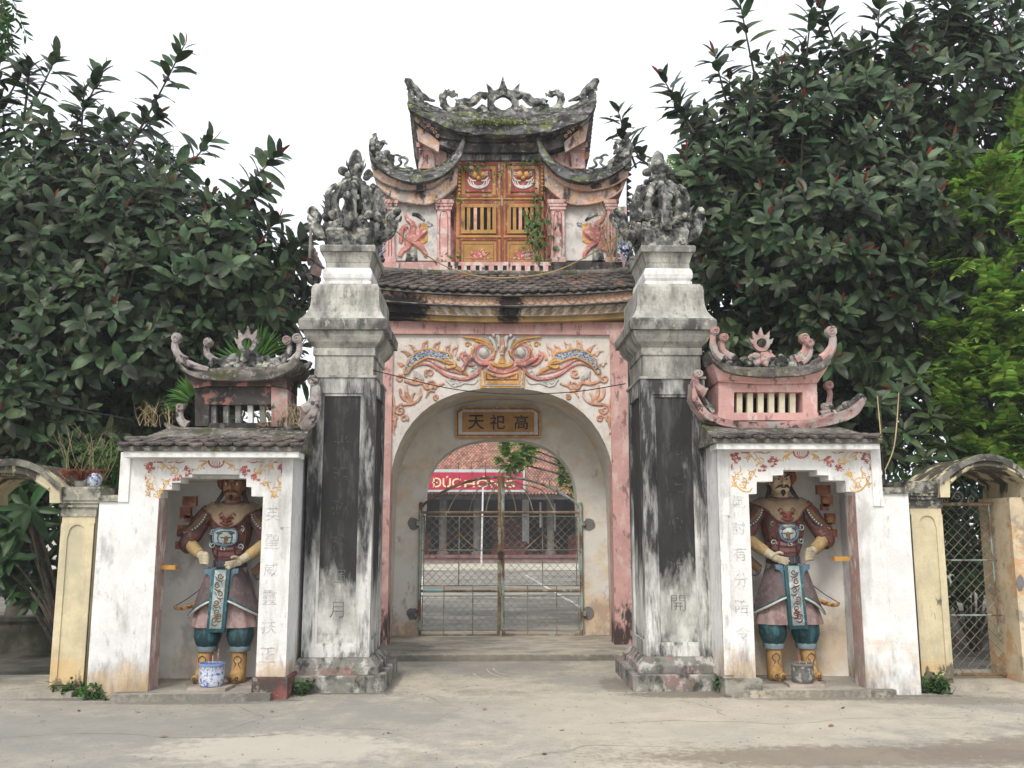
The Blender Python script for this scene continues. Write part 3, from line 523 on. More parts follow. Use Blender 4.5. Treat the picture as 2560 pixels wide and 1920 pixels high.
# pierced balustrade below the doors
bx0, bx1 = 660, 1390; mb = MB()
for a, b in ((1440, 1466), (1536, 1560)): mb.prism(pts(z1, [(bx0, a), (bx1, a), (bx1, b), (bx0, b)], YU-.16), .08)
bal = O('balustrade_rail', mb, m['pinkup'], GT)
for i in range(11):
    x = 692 + i*66; mb = MB(); mb.prism(pts(z1, [(x-20, 1466), (x+18, 1466), (x+18, 1536), (x-20, 1536)], YU-.158), .07); O('baluster', mb, m['pinkup'], bal)
mb = MB(); mb.prism(pts(z1, [(bx0, 1450), (bx1, 1450), (bx1, 1558), (bx0, 1558)], YU-.08), .05); O('balustrade_back', mb, m['slab'], bal)
# doors
YD = YU+.04
mb = MB(); mb.prism(pts(z1, [(690, 690), (1345, 690), (1385, 1455), (678, 1455)], YD+.05), .1); fr = O('door_frame', mb, m['maroon'], GT)
for d, (xa, xb) in enumerate(((705, 1022), (1040, 1335))):
    mb = MB(); s = 6
    mb.prism(pts(z1, [(xa, 705), (xb, 705), (xb+2, 1450), (xa-8, 1450)], YD+.02), .08); dr = O('door', mb, m['ochre'], GT)
    iw = lambda q0, q1, y0, y1: [(xa+q0, y0), (xb-q1, y0), (xb-q1, y1), (xa+q0, y1)]
    def frame(y0, y1, w, mt, Y, nm, q=18):
        mb = MB(); a, b = xa+q, xb-q
        for r in ([(a, y0), (b, y0), (b, y0+w), (a, y0+w)], [(a, y1-w), (b, y1-w), (b, y1), (a, y1)], [(a, y0+w), (a+w, y0+w), (a+w, y1-w), (a, y1-w)], [(b-w, y0+w), (b, y0+w), (b, y1-w), (b-w, y1-w)]): mb.prism(pts(z1, r, Y), .05)
        return O(nm, mb, mt, dr)
    frame(720, 965, 16, m['maroon'], YD+.005, 'panel_moulding'); frame(1000, 1240, 14, m['maroon'], YD+.005, 'panel_moulding'); frame(1270, 1450, 12, m['maroon'], YD+.005, 'panel_moulding')
    frame(1016, 1232, 26, m['ochre'], YD-.015, 'window_frame', 32); frame(1308, 1470, 4, m['maroon'], YD+.016, 'panel_line', 48)
    mb = MB(); mb.prism(pts(z1, iw(58, 58, 1048, 1206), YD+.012), .02); wn_ = O('window_opening', mb, m['dark'], dr)
    for i in range(4):
        x = xa+84+i*((xb-xa-160)/3.2); mb = MB(); mb.prism(pts(z1, [(x-11, 1044), (x+13, 1044), (x+13, 1208), (x-11, 1208)], YD-.012), .03, .004); O('window_bar', mb, m['ochre'] if i != 1 else m['rorange'], dr)
    mb = MB(); mb.prism(pts(z1, iw(60, 62, 762, 930), YD-.005), .04, .006); tp = O('top_panel', mb, m['maroon'], dr)
    mb = MB(); k = z1.m(YD); cx = (xa+xb)/2
    for rr_, yy in ((44, 862), (62, 858), (78, 850)): stroke(mb, z1, [(cx-rr_, yy-12), (cx-rr_*.75, yy+rr_*.42), (cx, yy+rr_*.68), (cx+rr_*.75, yy+rr_*.42), (cx+rr_, yy-12)], YD-.012, (3, 8, 3), .6)
    for q in (-1, 1): stroke(mb, z1, [(cx+q*20, 850), (cx+q*52, 846), (cx+q*72, 822)], YD-.014, (5, 7, 2)); curl(mb, z1, cx+q*58, 800, 16, YD-.012, 5, q, 1.2)
    O('mask_beard', mb, m['rwhite'], tp, True)
    mb = MB(); mb.ball(z1(cx-26, 806, YD-.01), 26*k, 10); mb.ball(z1(cx+26, 806, YD-.01), 26*k, 10); mb.ball(z1(cx, 830, YD-.01), 18*k, 8); O('mask_face', mb, m['rochre'], tp, True)
    mb = MB(); 
    for q in range(9):
        a = (q-4)/4*1.25; stroke(mb, z1, [(cx-8*a, 1415), (cx+42*a, 1395-18*math.cos(a)), (cx+62*a+6, 1385-52*math.cos(a*.9)+8)], YD+.015, (3, 6, 1), .5)
        stroke(mb, z1, [(cx, 1418), (cx+45*a, 1415), (cx+78*a, 1398+10*abs(a))], YD+.015, (2, 4, 1), .5)
    O('lotus_painting', mb, m['pbrown'], dr, True)
for x, nm in ((1031, 'meeting_stile'),):
    mb = MB(); mb.prism(pts(z1, [(x-8, 700), (x+8, 700), (x+14, 1450), (x-2, 1450)], YD-.01), .06); O(nm, mb, m['maroon'], GT)
mb = MB(); mb.prism(pts(z1, [(680, 640), (1335, 640), (1335, 700), (680, 700)], YU+.0), .4); O('door_lintel', mb, m['pillar'], GT)
mb = MB()
for a, b in ((975, 985), (1245, 1262)): mb.prism(pts(z1, [(700, a), (1345, a), (1345, b), (700, b)], YD-.004), .05)
O('door_rail', mb, m['ochre'], GT)
mb = MB()
for zf in (z1, z1.mirror(2050)):
    for q in range(9): mb.ball(zf(722, 720+q*28, YU+.02), .022, 6)
O('bead_row', mb, m['rochre'], GT, True)
# ---- top roof
YT = 13.5
rt = [(348, 232), (420, 282), (520, 332), (640, 368), (760, 384), (900, 390), (1045, 392), (1200, 384), (1350, 362), (1500, 328), (1625, 276), (1718, 212)]
rb = [(1716, 262), (1635, 338), (1500, 402), (1350, 442), (1200, 458), (1045, 464), (900, 460), (750, 444), (620, 404), (500, 346), (420, 306), (352, 274)]
fb1 = [(392, 420), (480, 480), (600, 535), (750, 560), (900, 566), (1045, 566), (1200, 560), (1350, 545), (1500, 490), (1600, 420), (1700, 320)]
fb2 = [(1640, 520), (1560, 560), (1440, 610), (1320, 636), (1045, 642), (760, 640), (640, 610), (540, 566), (440, 540)]
c1 = lambda L_, Y, dz=0: [p+Vector((0, 0, dz)) for p in cr(pts(z1, L_, Y), 4)]
mb = MB()
for q in range(5): mb.prism(c1(rt, YT-.25+q*.09, -.03*(4-q)+.02) + c1(rb, YT-.25+q*.09, -.03*(4-q)+.0), .13 if q < 4 else .9)
ur = O('upper_roof', mb.rough(.03, 7), m['mossroof'], GT, True)
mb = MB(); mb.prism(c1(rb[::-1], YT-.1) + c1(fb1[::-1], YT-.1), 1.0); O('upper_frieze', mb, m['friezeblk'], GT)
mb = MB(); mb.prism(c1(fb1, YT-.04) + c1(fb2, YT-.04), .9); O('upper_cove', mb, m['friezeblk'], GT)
for zf in (z1, z1.mirror(2065)):
    mb = MB(); mb.prism(pts(zf, [(360, 290), (430, 340), (520, 420), (470, 470), (400, 410)], YT-.108), .08); mb.prism(pts(zf, [(400, 425), (500, 500), (580, 570), (570, 640), (480, 590), (425, 560)], YT-.05), .08); O('gable_band', mb, m['frieze'], GT)
    mb = MB(); mb.prism(pts(zf, [(428, 640), (540, 640), (545, 760), (425, 760)], YU+.1), .3); mb.prism(pts(zf, [(440, 640), (690, 620), (690, 760), (440, 760)], YU+.16), .3); pl = O('upper_pilaster', mb, m['pinkup'], GT)
    mb = MB()
    for q, a, b in ((4, 625, 642), (12, 602, 626), (20, 572, 603)): mb.prism(pts(zf, [(428-q, a), (540+q, a), (540+q-3, b), (428-q+3, b)], YU+.1-q*.002), .3)
    O('upper_capital', mb, m['pinkup'], pl)
    mb = MB(); P = [(400, 330), (392, 700)]
    L_ = [(396, 320)]
    for q in range(11): L_ += [(358+q*3.4, 340+q*32), (372+q*3.4, 360+q*32)]
    L_ += [(430, 705), (424, 560), (402, 400)]
    mb.prism(pts(zf, L_, YT+.12), .7); O('roof_side_tiles', mb, m['tile'], ur)
    for q in range(8): 
        mb = MB(); x = 470+q*22; curl(mb, zf, 1+x*1.0-60, 330+q*28, 15, YT-.115, 4, q, 1.2); O('gable_scroll', mb, m['rorange'], GT, True)
    # ridge end animal and dragon
    mb = MB(); stroke(mb, zf, [(545, 268), (480, 250), (420, 205), (380, 165), (355, 130), (345, 122)], YT+.2, (8, 36, 28), .9); mb.ball(zf(350, 125, YT+.2), 28*zf.m(YT), 8); stroke(mb, zf, [(385, 170), (375, 215), (385, 262)], YT+.2, (22, 28, 30), .9); stroke(mb, zf, [(440, 220), (440, 270), (450, 310)], YT+.2, (24, 26, 28), .9); stroke(mb, zf, [(370, 240), (460, 292), (560, 335), (640, 365)], YT+.2, (22, 24, 20), .9); stroke(mb, zf, [(360, 160), (345, 178), (362, 185)], YT+.2, 9); stroke(mb, zf, [(370, 200), (375, 225), (400, 240)], YT+.2, 9)
    O('ridge_beast', mb.rough(.02, 14), m['orn'], ur, True)
    mb = MB(); stroke(mb, zf, [(925, 240), (890, 225), (850, 245), (810, 280), (760, 280), (715, 285)], YT+.25, (28, 36, 30), .9); stroke(mb, zf, [(900, 300), (860, 345), (800, 345), (750, 320), (720, 290)], YT+.25, (22, 34, 20)); stroke(mb, zf, [(930, 330), (850, 350), (760, 345), (640, 350)], YT+.25, 22); stroke(mb, zf, [(715, 290), (700, 330), (650, 330), (615, 300), (600, 250), (625, 215), (665, 215), (685, 240)], YT+.25, (22, 30, 20))
    for x, y, dx, dy in ((590, 215, -4, -10), (620, 195, 0, -14), (640, 190, 8, -10), (680, 195, 8, -10), (700, 220, 20, -4), (610, 245, -22, 0), (700, 262, 22, 2), (640, 330, -26, 6), (800, 262, -10, -10)): stroke(mb, zf, [(x, y+10), (x+dx, y+dy)], YT+.25, (17, 1))
    stroke(mb, zf, [(690, 330), (690, 370)], YT+.25, 26); O('ridge_dragon', mb.rough(.02, 16), m['orn'], ur, True)
mb = MB(); k = z1.m(YT+.25); c = z1(1040, 288, YT+.25)
ri, ro = 68*k, 118*k; n = 28
vv = [(c.x+r*math.cos(2*PI*i/n), c.y+y, c.z+r*math.sin(2*PI*i/n)*(.82 if r == ri else .95)) for r, y in ((ri, -.05), (ro, -.05), (ro, .05), (ri, .05)) for i in range(n)]
mb.add(vv, [(a*n+i, a*n+(i+1) % n, ((a+1) % 4)*n+(i+1) % n, ((a+1) % 4)*n+i) for a in range(4) for i in range(n)])
O('sun_disc_ring', mb.rough(.02, 18), m['orn'], ur, True)
for L_ in ([(1000, 195), (1020, 150), (1040, 82), (1060, 150), (1080, 195)], [(940, 230), (930, 180), (920, 138), (960, 172), (985, 205)], [(1095, 205), (1125, 172), (1163, 135), (1155, 190), (1140, 230)]):
    mb = MB(); mb.prism(pts(z1, L_, YT+.21), .08, .01); O('ridge_flame', mb, m['orn'], ur)
mb = MB(); mb.prism(c1([(620, 345), (800, 345), (1040, 350), (1300, 345), (1480, 315)], YT+.2) + c1(rt[3:10][::-1], YT+.2, -.03), .2); O('ridge_wall', mb.rough(.012, 9), m['mossroof'], ur)
# ================================================================ the two great pillars
def loft(mb, prof, cx, cy, dy, nrm=1):
    v = []
    for h, z in prof:
        g = h+dy; v += [(cx-h, cy-g, z), (cx+h, cy-g, z), (cx+h, cy+g, z), (cx-h, cy+g, z)]
    m_ = len(prof)
    f = [(i*4+k, i*4+(k+1) % 4, (i+1)*4+(k+1) % 4, (i+1)*4+k) for i in range(m_-1) for k in range(4)] + [(3, 2, 1, 0), tuple((m_-1)*4+k for k in range(4))]
    return mb.add(v, f)
def make_pillar(cx, label, chars, dz, inner):
    cy = 10.46; dy = .14; T = thing('gate_pillar', (cx, cy, 0), label, 'pillar', 'pillars flanking the arch')
    mb = MB(); loft(mb, [(.53, 0), (.53, .155), (.52, .165)], cx, cy, .16); O('plinth', mb.rough(.008, 5), m['plinth'], T)
    mb = MB(); loft(mb, [(.455, .165), (.45, .235), (.43, .245), (.38, .30), (.37, .32)], cx, cy, dy); O('base_moulding', mb.rough(.007, 6), m['plinth'], T)
    mb = MB(); loft(mb, [(.325, .3), (.325, 3.25)], cx, cy, dy); sh = O('shaft', mb, m['panel'], T)
    f0, f1 = cy-.35-dy, cy-.325-dy                       # front frame planes
    mb = MB(); w = .125
    mb.box(cx-.35, cx-.35+w, f0, f1+.02, .32, 3.25); mb.box(cx+.35-w, cx+.35, f0, f1+.02, .32, 3.25); mb.box(cx-.35+w, cx+.35-w, f0, f1+.02, .32, .43); mb.box(cx-.35+w, cx+.35-w, f0, f1+.02, 3.08, 3.25)
    g = .03
    for a, b in ((cx-.35+w, cx-.35+w+g), (cx+.35-w-g, cx+.35-w)): mb.box(a, b, f0+.012, f1+.02, .43, 3.08)
    mb.box(cx-.35+w+g, cx+.35-w-g, f0+.012, f1+.02, .43, .46); mb.box(cx-.35+w+g, cx+.35-w-g, f0+.012, f1+.02, 3.05, 3.08)
    O('panel_frame', mb, m['pillar'], sh)
    mb = MB()
    for s in (-1, 1):                                      # side faces with their own frames
        a, b = sorted((cx+s*.35, cx+s*.31)); y0, y1 = f0+.002, cy+.35+dy
        mb.box(a, b, f1+.02, y0+.14, .32, 3.25); mb.box(a, b, y1-.14, y1, .32, 3.25); mb.box(a, b, y0+.14, y1-.14, .32, .46); mb.box(a, b, y0+.14, y1-.14, 3.08, 3.25)
    O('side_frame', mb, m['pillar'], sh)
    for ch, z in chars:
        O('character', text_mb(ch, .16, (cx, f1-.0005, z), .005, -.016), m['inkdark'] if z < 1.2 else m['inkblack'], sh)
    mb = MB(); loft(mb, [(.365, 3.25), (.365, 3.275), (.318, 3.28), (.318, 3.50+dz)], cx, cy, dy); O('neck', mb, m['stone'], T)
    mb = MB(); loft(mb, [(.335, 3.50+dz), (.335, 3.575+dz), (.328, 3.58+dz), (.345, 3.60+dz), (.385, 3.64+dz), (.42, 3.70+dz), (.432, 3.755+dz)], cx, cy, dy); O('cove', mb, m['stone'], T)
    mb = MB(); loft(mb, [(.47, 3.757+dz), (.475, 3.82+dz), (.475, 3.86+dz), (.46, 3.885+dz)], cx, cy, dy); O('crown_slab', mb.rough(.006, 5), m['slab'], T)
    mb = MB(); b0 = 3.886+dz; loft(mb, [(.455, b0), (.43, b0+.03), (.395, b0+.09), (.375, b0+.16), (.368, b0+.24), (.37, b0+.33), (.362, b0+.38), (.335, b0+.415), (.29, b0+.425)], cx, cy, dy); O('bell', mb, m['stone'], T)
    b1 = b0+.425; mb = MB(); loft(mb, [(.265, b1), (.265, b1+.04), (.25, b1+.045), (.268, b1+.075), (.275, b1+.12), (.268, b1+.165), (.25, b1+.195)], cx, cy, dy); O('cushion', mb, m['white'], T)
    b2 = b1+.195; mb = MB(); loft(mb, [(.245, b2), (.245, b2+.06), (.25, b2+.065), (.262, b2+.12), (.285, b2+.175)], cx, cy, dy); O('cap_cove', mb, m['stone'], T)
    b3 = b2+.177; mb = MB(); loft(mb, [(.305, b3), (.31, b3+.06), (.30, b3+.075)], cx, cy, dy); O('cap', mb, m['slab'], T)
    b4 = b3+.077; mb = MB(); loft(mb, [(.245, b4), (.25, b4+.12), (.265, b4+.20), (.24, b4+.24)], cx, cy, dy*.6); O('finial_base', mb.rough(.02, 9), m['orn'], T)
    # finial: four phoenixes, tails meeting in a bud over a ball
    k = .00121; zb = b4; yb = 1210
    P = lambda r, y, a, off=0: Vector((cx+r*k*math.cos(a)-off*k*math.sin(a), cy+r*k*math.sin(a)+off*k*math.cos(a), zb+(yb-y)*k))
    mb = MB(); mb.lathe([(.03, (yb-480)*k), (.065, (yb-430)*k), (.075, (yb-380)*k), (.095, (yb-330)*k), (.10, (yb-290)*k), (.08, (yb-220)*k), (.05, (yb-165)*k), (.008, (yb-128)*k)], (cx, cy, zb), 8)
    for q in range(8):
        a = q*PI/4+.3; mb.ball(P(125, 370+(q % 2)*70, a), (44 if q % 2 == 0 else 32)*k, 8); mb.tube(cr([P(40, 330, a), P(90, 300, a), P(100, 255, a)], 3), [.02, .004], 5)
    fin = O('finial_bud', mb.rough(.02, 12), m['orn'], T, True)
    for j in range(4):
        a = j*PI/2; mb = MB()
        mb.tube(cr([P(5, 430, a), P(50, 500, a), P(130, 560, a), P(205, 640, a), P(240, 740, a), P(238, 850, a), P(200, 950, a), P(140, 1030, a)], 4), (.05, .08), 8, 1)
        mb.tube(cr([P(150, 1000, a), P(250, 1010, a), P(330, 980, a), P(370, 900, a), P(350, 830, a), P(390, 780, a)], 4), (.08, .045), 7)
        mb.ball(P(400, 760, a), 48*k, 8); mb.tube(cr([P(385, 880, a), P(440, 850, a), P(450, 810, a)], 3), (.03, .008), 5)
        for q, (r, y) in enumerate(((235, 620), (265, 650), (275, 700), (290, 740))): mb.tube([P(r, y, a), P(r+45, y-55, a)], (.022, .002), 4)
        for off in (-1, 1):
            mb.tube(spiral((0, 0, 0), 60*k, 10*k, 1.3, 1.0, 14, off), (.036, .02), 6)
            nn = 15*6; base = P(230, 960, a, off*120)
            mb.v[-nn:] = [tuple(base + Vector((-x*math.sin(a)+y*math.cos(a), x*math.cos(a)+y*math.sin(a), z))) for x, y, z in mb.v[-nn:]]
            mb.tube(cr([P(120, 1090, a, off*20), P(200, 1060, a, off*110), P(230, 1010, a, off*190), P(235, 950, a, off*180)], 4), (.055, .035), 6)
            mb.ball(P(200, 690, a, off*48), 32*k, 7); mb.ball(P(200, 1000, a, off*150), 60*k, 7); mb.ball(P(240, 880, a, off*170), 45*k, 7)
            mb.tube(cr([P(170, 520, a, off*60), P(230, 600, a, off*110), P(230, 760, a, off*150), P(200, 900, a, off*130)], 4), (.03, .05), 6)
        mb.ball(P(215, 1070, a, 0), 36*k, 7); mb.tube(cr([P(250, 1040, a, -50), P(262, 1085, a, 0), P(250, 1040, a, 50)], 4), (.02, .02), 5)
        O('finial_phoenix', mb.rough(.016, 22, (j, 0, 0)), m['orn'], T, True)
    mb = MB(); mb.ball((cx, cy-.02, zb+(yb-860)*k), 80*k, 12); O('finial_ball', mb, m['stone'], T, True)
    return T
make_pillar(-1.592, 'mildewed pillar with phoenix finial beside the niche with the blackened turret', [('光', 2.55), ('明', 2.2), ('照', 1.85), ('神', 1.5), ('輝', 1.13), ('月', .80)], 0, 1)
make_pillar(1.99, 'mildewed pillar with phoenix finial beside the niche with the pink turret', [('元', 2.5), ('正', 2.1), ('心', 1.7), ('普', 1.33), ('開', .86)], .02, -1)

# corner dragons of the lower roof, behind the pillars
for zf, Yc in ((z1, 12.75), (z1.mirror(2065), 12.75)):
    mb = MB(); stroke(mb, zf, [(90, 1520), (80, 1440), (120, 1360), (100, 1260), (150, 1190), (215, 1130), (210, 1100), (170, 1110)], Yc, (30, 46, 22), 1)
    stroke(mb, zf, [(120, 1330), (170, 1290), (180, 1200), (225, 1180)], Yc-.05, (16, 26, 6), 1); stroke(mb, zf, [(60, 1500), (10, 1440), (-60, 1480)], Yc, (34, 30, 20), 1)
    for q in range(14): mb.ball(zf(random.uniform(70, 180), random.uniform(1150, 1480), Yc-.06), random.uniform(.03, .06), 6)
    O('corner_dragon', mb.rough(.03, 14), m['orn'], GT, True)
    mb = MB()
    for q in range(26):
        p = zf(random.uniform(110, 190), random.uniform(1290, 1440), Yc-.1); mb.prism([p+Vector((random.uniform(-.04, .04), random.uniform(-.02, 0), random.uniform(-.05, .05))) for _ in range(3)], .02)
    q = O('dragon_scales', mb, m['blue'], GT); q['kind'] = 'stuff'
mb = MB(); stroke(mb, z2, [(170, 1540), (200, 1440), (150, 1350), (120, 1260), (115, 1200)], 12.7, (60, 60, 40), 1)
for q in range(12): mb.ball(z2(random.uniform(90, 200), random.uniform(1180, 1400), 12.62), random.uniform(.03, .06), 6)
O('corner_beast', mb.rough(.03, 14), m['ornpink'], GT, True)
mb = MB(); stroke(mb, z2, [(60, 1100), (130, 1060), (200, 1080), (240, 1180)], 12.6, (40, 60, 50), 1); O('corner_rock', mb.rough(.03, 14), m['orn'], GT, True); mb = MB(); stroke(mb, z2, [(1500-1480, 1500), (60, 1450), (140, 1560), (220, 1600)], 12.7, (50, 40, 60), 1); O('corner_rock', mb.rough(.03, 14), m['orn'], GT, True)

# ================================================================ the two side niches
YN = 9.5
def scroll_beast(mb, zf, x, y, s, Y, h=150, flip=1, w=30):          # curled-head finial rising from (x, y)
    f = flip
    stroke(mb, zf, [(x+f*90*s, y), (x+f*45*s, y-30*s), (x+f*8*s, y-h*.45*s), (x, y-h*.8*s), (x+f*12*s, y-h*1.05*s)], Y, (w*s*1.3, w*s, w*.8*s), .8)
    c = zf(x+f*18*s, y-h*1.12*s, Y); k = zf.m(Y)
    mb.lathe([(42*s*k, -.04), (44*s*k, 0), (42*s*k, .04)], (0, 0, 0), 12); nv = 36
    mb.v[-nv:] = [(c.x+a, c.y-cz, c.z+b) for a, b, cz in mb.v[-nv:]]
    mb.tube(spiral((c.x, c.y-.045, c.z), 36*s*k, 8*s*k, 1.3, 1, 14, -f), (.010, .008), 5)
def flame_ring(zf, x, y, r0, r1, Y, mat, parent, k=1):
    c = zf(x, y, Y); q = zf.m(Y); n = 22; mb = MB()
    v = [(c.x+r*q*math.cos(2*PI*i/n), c.y+yy, c.z+r*q*math.sin(2*PI*i/n)) for r, yy in ((r0, -.03), (r1, -.03), (r1, .03), (r0, .03)) for i in range(n)]
    mb.add(v, [(a*n+i, a*n+(i+1) % n, ((a+1) % 4)*n+(i+1) % n, ((a+1) % 4)*n+i) for a in range(4) for i in range(n)])
    for a, L_ in ((90, 1.75), (48, 1.5), (132, 1.5), (10, 1.45), (170, 1.45)):
        a = R_(a); u = Vector((math.cos(a), 0, math.sin(a))); t = Vector((-math.sin(a), 0, math.cos(a))); R1 = r1*q
        tip = c + u*(R1*L_) + Vector((0, 0, R1*.38*(1 if abs(a-PI/2) > .1 else .5)))
        mb.prism([c+u*R1*.85+t*R1*.34+Vector((0, -.022, 0)), c+u*R1*.85-t*R1*.34+Vector((0, -.022, 0)), c+u*R1*1.2-t*R1*.22+Vector((0, -.022, 0)), Vector((tip.x, c.y-.022, tip.z)), c+u*R1*1.15+t*R1*.26+Vector((0, -.022, 0))], .044)
    return O('flame_ring', mb.rough(.006, 14), mat, parent, True)
def box_px(mb, zf, x0, x1, y0, y1, Y, d): mb.prism(pts(zf, [(x0, y0), (x1, y0), (x1, y1), (x0, y1)], Y), d)

def niche(side, label):
    L = side < 0; zf = zn if L else zr; zo = zs if L else zt
    if L:
        xo, xi = W(300, 1200, YN).x, W(729, 1300, YN).x
        st = [(160, 200), (240, 197), (240, 152), (298, 150), (298, 117), (376, 115), (376, 93), (692, 97), (692, 121), (738, 123), (738, 179), (772, 181), (772, 242), (843, 244)]
    else:
        xi, xo = W(1797, 1300, YN).x, W(2203, 1200, YN).x
        st = [(305, 228), (352, 226), (352, 145), (458, 143), (458, 103), (530, 100), (530, 66), (757, 67), (759, 100), (833, 103), (835, 136), (945, 138), (950, 211), (1024, 213)]
    T = thing('guardian_niche', ((xo+xi)/2, 10, 0), label, 'niche', 'side niches')
    S = pts(zo, st, YN); S[0].x = W(382, 1500, YN).x if L else S[0].x; x0, x1 = S[0].x, S[-1].x
    if L: S[-1].x = x1 = W(647, 1500, YN).x
    else: S[0].x = x0 = W(1882, 1500, YN).x; S[-1].x = x1 = W(2154, 1500, YN).x
    ztop = zf(900, 1215 if L else 1125, YN).z; xa, xb = min(xo, xi), max(xo, xi)
    P = [Vector((xa, YN, 0)), Vector((x0, YN, 0))] + S + [Vector((x1, YN, 0)), Vector((xb, YN, 0)), Vector((xb, YN, ztop)), Vector((xa, YN, ztop))]
    mb = MB(); mb.prism(P, .26); O('front_wall', mb, m['white'], T)
    Yb = 10.32
    mb = MB(); mb.box(xa, xb, Yb, Yb+.15, 0, ztop-.01); O('back_wall', mb, M('niche plaster', (.76, .74, .70), .05, stains=[((.60, .42, .22), (1.5, 1.5, 1.5), .5, .72, (.1, 1.3, .08 if not L else -.05, -.2), .6), ((.35, .33, .31), (3, 3, 2), .55, .7, None, .5)]), T)
    mb = MB(); mb.box(xa, xa+.14, YN+.26, Yb, 0, ztop-.01); mb.box(xb-.14, xb, YN+.26, Yb, 0, ztop-.01); mb.box(xa+.14, xb-.14, YN+.26, Yb, ztop-.25, ztop-.012); mb.box(xa, xb, Yb+.15, 10.75, 0, ztop-.3); O('side_wall', mb, m['white'], T)
    oj = x0 if L else x1; mb = MB(); mb.box(oj-.006, oj+.004, YN+.004, YN+.27, .066, min(S[0].z, S[-1].z)-.01) if L else mb.box(oj-.004, oj+.006, YN+.004, YN+.27, .066, min(S[0].z, S[-1].z)-.01)
    O('jamb', mb, M('peeling pink jamb', (.42, .27, .24), .15, stains=[((.62, .60, .58), (9, 9, 3), .56, .62, None, .8), ((.28, .24, .20), (3, 3, 2), .5, .66, None, .7)]), T)
    px0, px1 = (x1, xb) if L else (xa, x0)                # inner pier: lettering strip, groove, footing
    mb = MB(); mb.box(px0-.015, px1+.035, YN-.09, YN+.55, 0, .20 if L else .17); O('pier_footing', mb.rough(.006, 6), M('red black footing', (.20, .075, .065) if L else (.27, .26, .22), .2, stains=[((.06, .058, .05), (3, 3, 5), .42, .62, None, .9), ((.35, .33, .30), (9, 9, 9), .60, .68, None, .6)]), T)
    mb = MB(); gx = px0+(px1-px0)*(.72 if L else .28); mb.box(px0 if not L else gx, gx if not L else px1, YN-.018, YN+.01, .2, ztop-.02); O('pier_strip', mb, m['white'], T)
    cxp = (px0+gx)/2 if L else (gx+px1)/2
    for i, ch in enumerate('英聖威靈扶正' if L else '氣討有分陪令'):
        O('character', text_mb(ch, .135, (cxp, YN-.002, zf(0, 1740, YN).z - i*.275 if L else zf(0, 1640, YN).z-i*.26), .005, -.015), m['inkfade'], T)
    mb = MB()                                             # frame round the painted fascia
    mb.box(xa, xb, YN-.02, YN+.01, zf(0, 1262 if L else 1195, YN).z, ztop); ex = (xa, xa+.10) if L else (xb-.10, xb); mb.box(ex[0], ex[1], YN-.02, YN+.01, S[0].z-.12, zf(0, 1262 if L else 1195, YN).z); mb.box(px0+.01 if not L else px1-.11, px0+.11 if not L else px1-.0, YN-.021, YN+.01, ztop-.75, zf(0, 1262 if L else 1195, YN).z); O('fascia_frame', mb, m['white'], T)
    # painted scrolls
    ox, oy = (970, 1310) if L else (1115, 1228); Yp = YN-.002; wsc = 1.0 if L else .98
    Zp = lambda x, y: (ox+x*wsc, oy+y)
    def st_(mb, L_, w): stroke(mb, zf, [Zp(*q) for q in L_], Yp, w, .18, 4, 4)
    mb = MB()
    for i in range(12):
        a = PI+PI*i/11; st_(mb, [(math.cos(a)*58, -20-math.sin(a)*48), (math.cos(a)*72, -20-math.sin(a)*60)], 11)
    for a in (-30, -12, 8, 28): st_(mb, [(a, -22), (a, 12)], 4)
    for s in (-1, 1): st_(mb, [(s*36, -10), (s*22, 16), (0, 22)], 5)
    for s in (-1, 1):
        for x, y in ((s*255, 30), (s*245, 70), (s*215, 55), (s*280, 62), (s*255, 100)): st_(mb, [(x-14, y), (x+14, y)], 17)
        for x, y in ((s*565, 0), (s*595, 35), (s*545, 40), (s*575, 70), (s*610, 10)): st_(mb, [(x-15, y), (x+15, y)], 18)
        st_(mb, [(s*540, -12), (s*450, -12)], 9); st_(mb, [(s*610, 90), (s*610, 140)], 9); st_(mb, [(s*300, 105), (s*340, 105), (s*340, 130)], 9)
        for x, y in ((s*340, 120), (s*365, 140)): st_(mb, [(x-13, y), (x+13, y)], 15)
        st_(mb, [(s*270, -20), (s*320, -6), (s*360, -16), (s*420, -8)], (4, 7, 3)); st_(mb, [(s*610, 190), (s*580, 205), (s*590, 235)], (5, 6, 3))
        for x, y, r in ((s*575, 30, 30), (s*240, 60, 30), (s*330, 118, 24)):
            curl(mb, zf, *Zp(x, y), r, Yp, 9, s, 1.4, s, .18)
            for a in range(7): st_(mb, [(x+r*math.cos(a*.9), y+r*math.sin(a*.9)), (x+r*1.35*math.cos(a*.9), y+r*1.35*math.sin(a*.9))], 9)
    q = O('fascia_red_motif', mb, m['pbrown'], T); q['kind'] = 'stuff'
    mb = MB()
    for s in (-1, 1):
        for dx, dy in ((130, 55), (160, 50), (100, 50)): st_(mb, [(s*80, -10), (s*(80+dx*.4), 20), (s*dx, dy)], (4, 11, 3))
        st_(mb, [(s*70, -12), (s*130, -25), (s*150, -15)], (5, 8, 2)); st_(mb, [(s*150, 62), (s*190, 50), (s*215, 60)], (3, 6, 3))
        st_(mb, [(s*405, 0), (s*380, 30), (s*340, 40), (s*330, 70), (s*360, 85), (s*390, 65)], (4, 8, 4)); st_(mb, [(s*395, 90), (s*350, 80)], (4, 8, 3))
        st_(mb, [(s*530, 230), (s*585, 215), (s*600, 160), (s*570, 125), (s*590, 100)] if L else [(s*610, 175), (s*590, 240), (s*530, 310), (s*460, 325), (s*430, 290)], (5, 9, 5))
        st_(mb, [(s*560, 170), (s*530, 140), (s*540, 105)], (4, 8, 3)); st_(mb, [(s*590, 130), (s*610, 110), (s*605, 80)], (4, 7, 3))
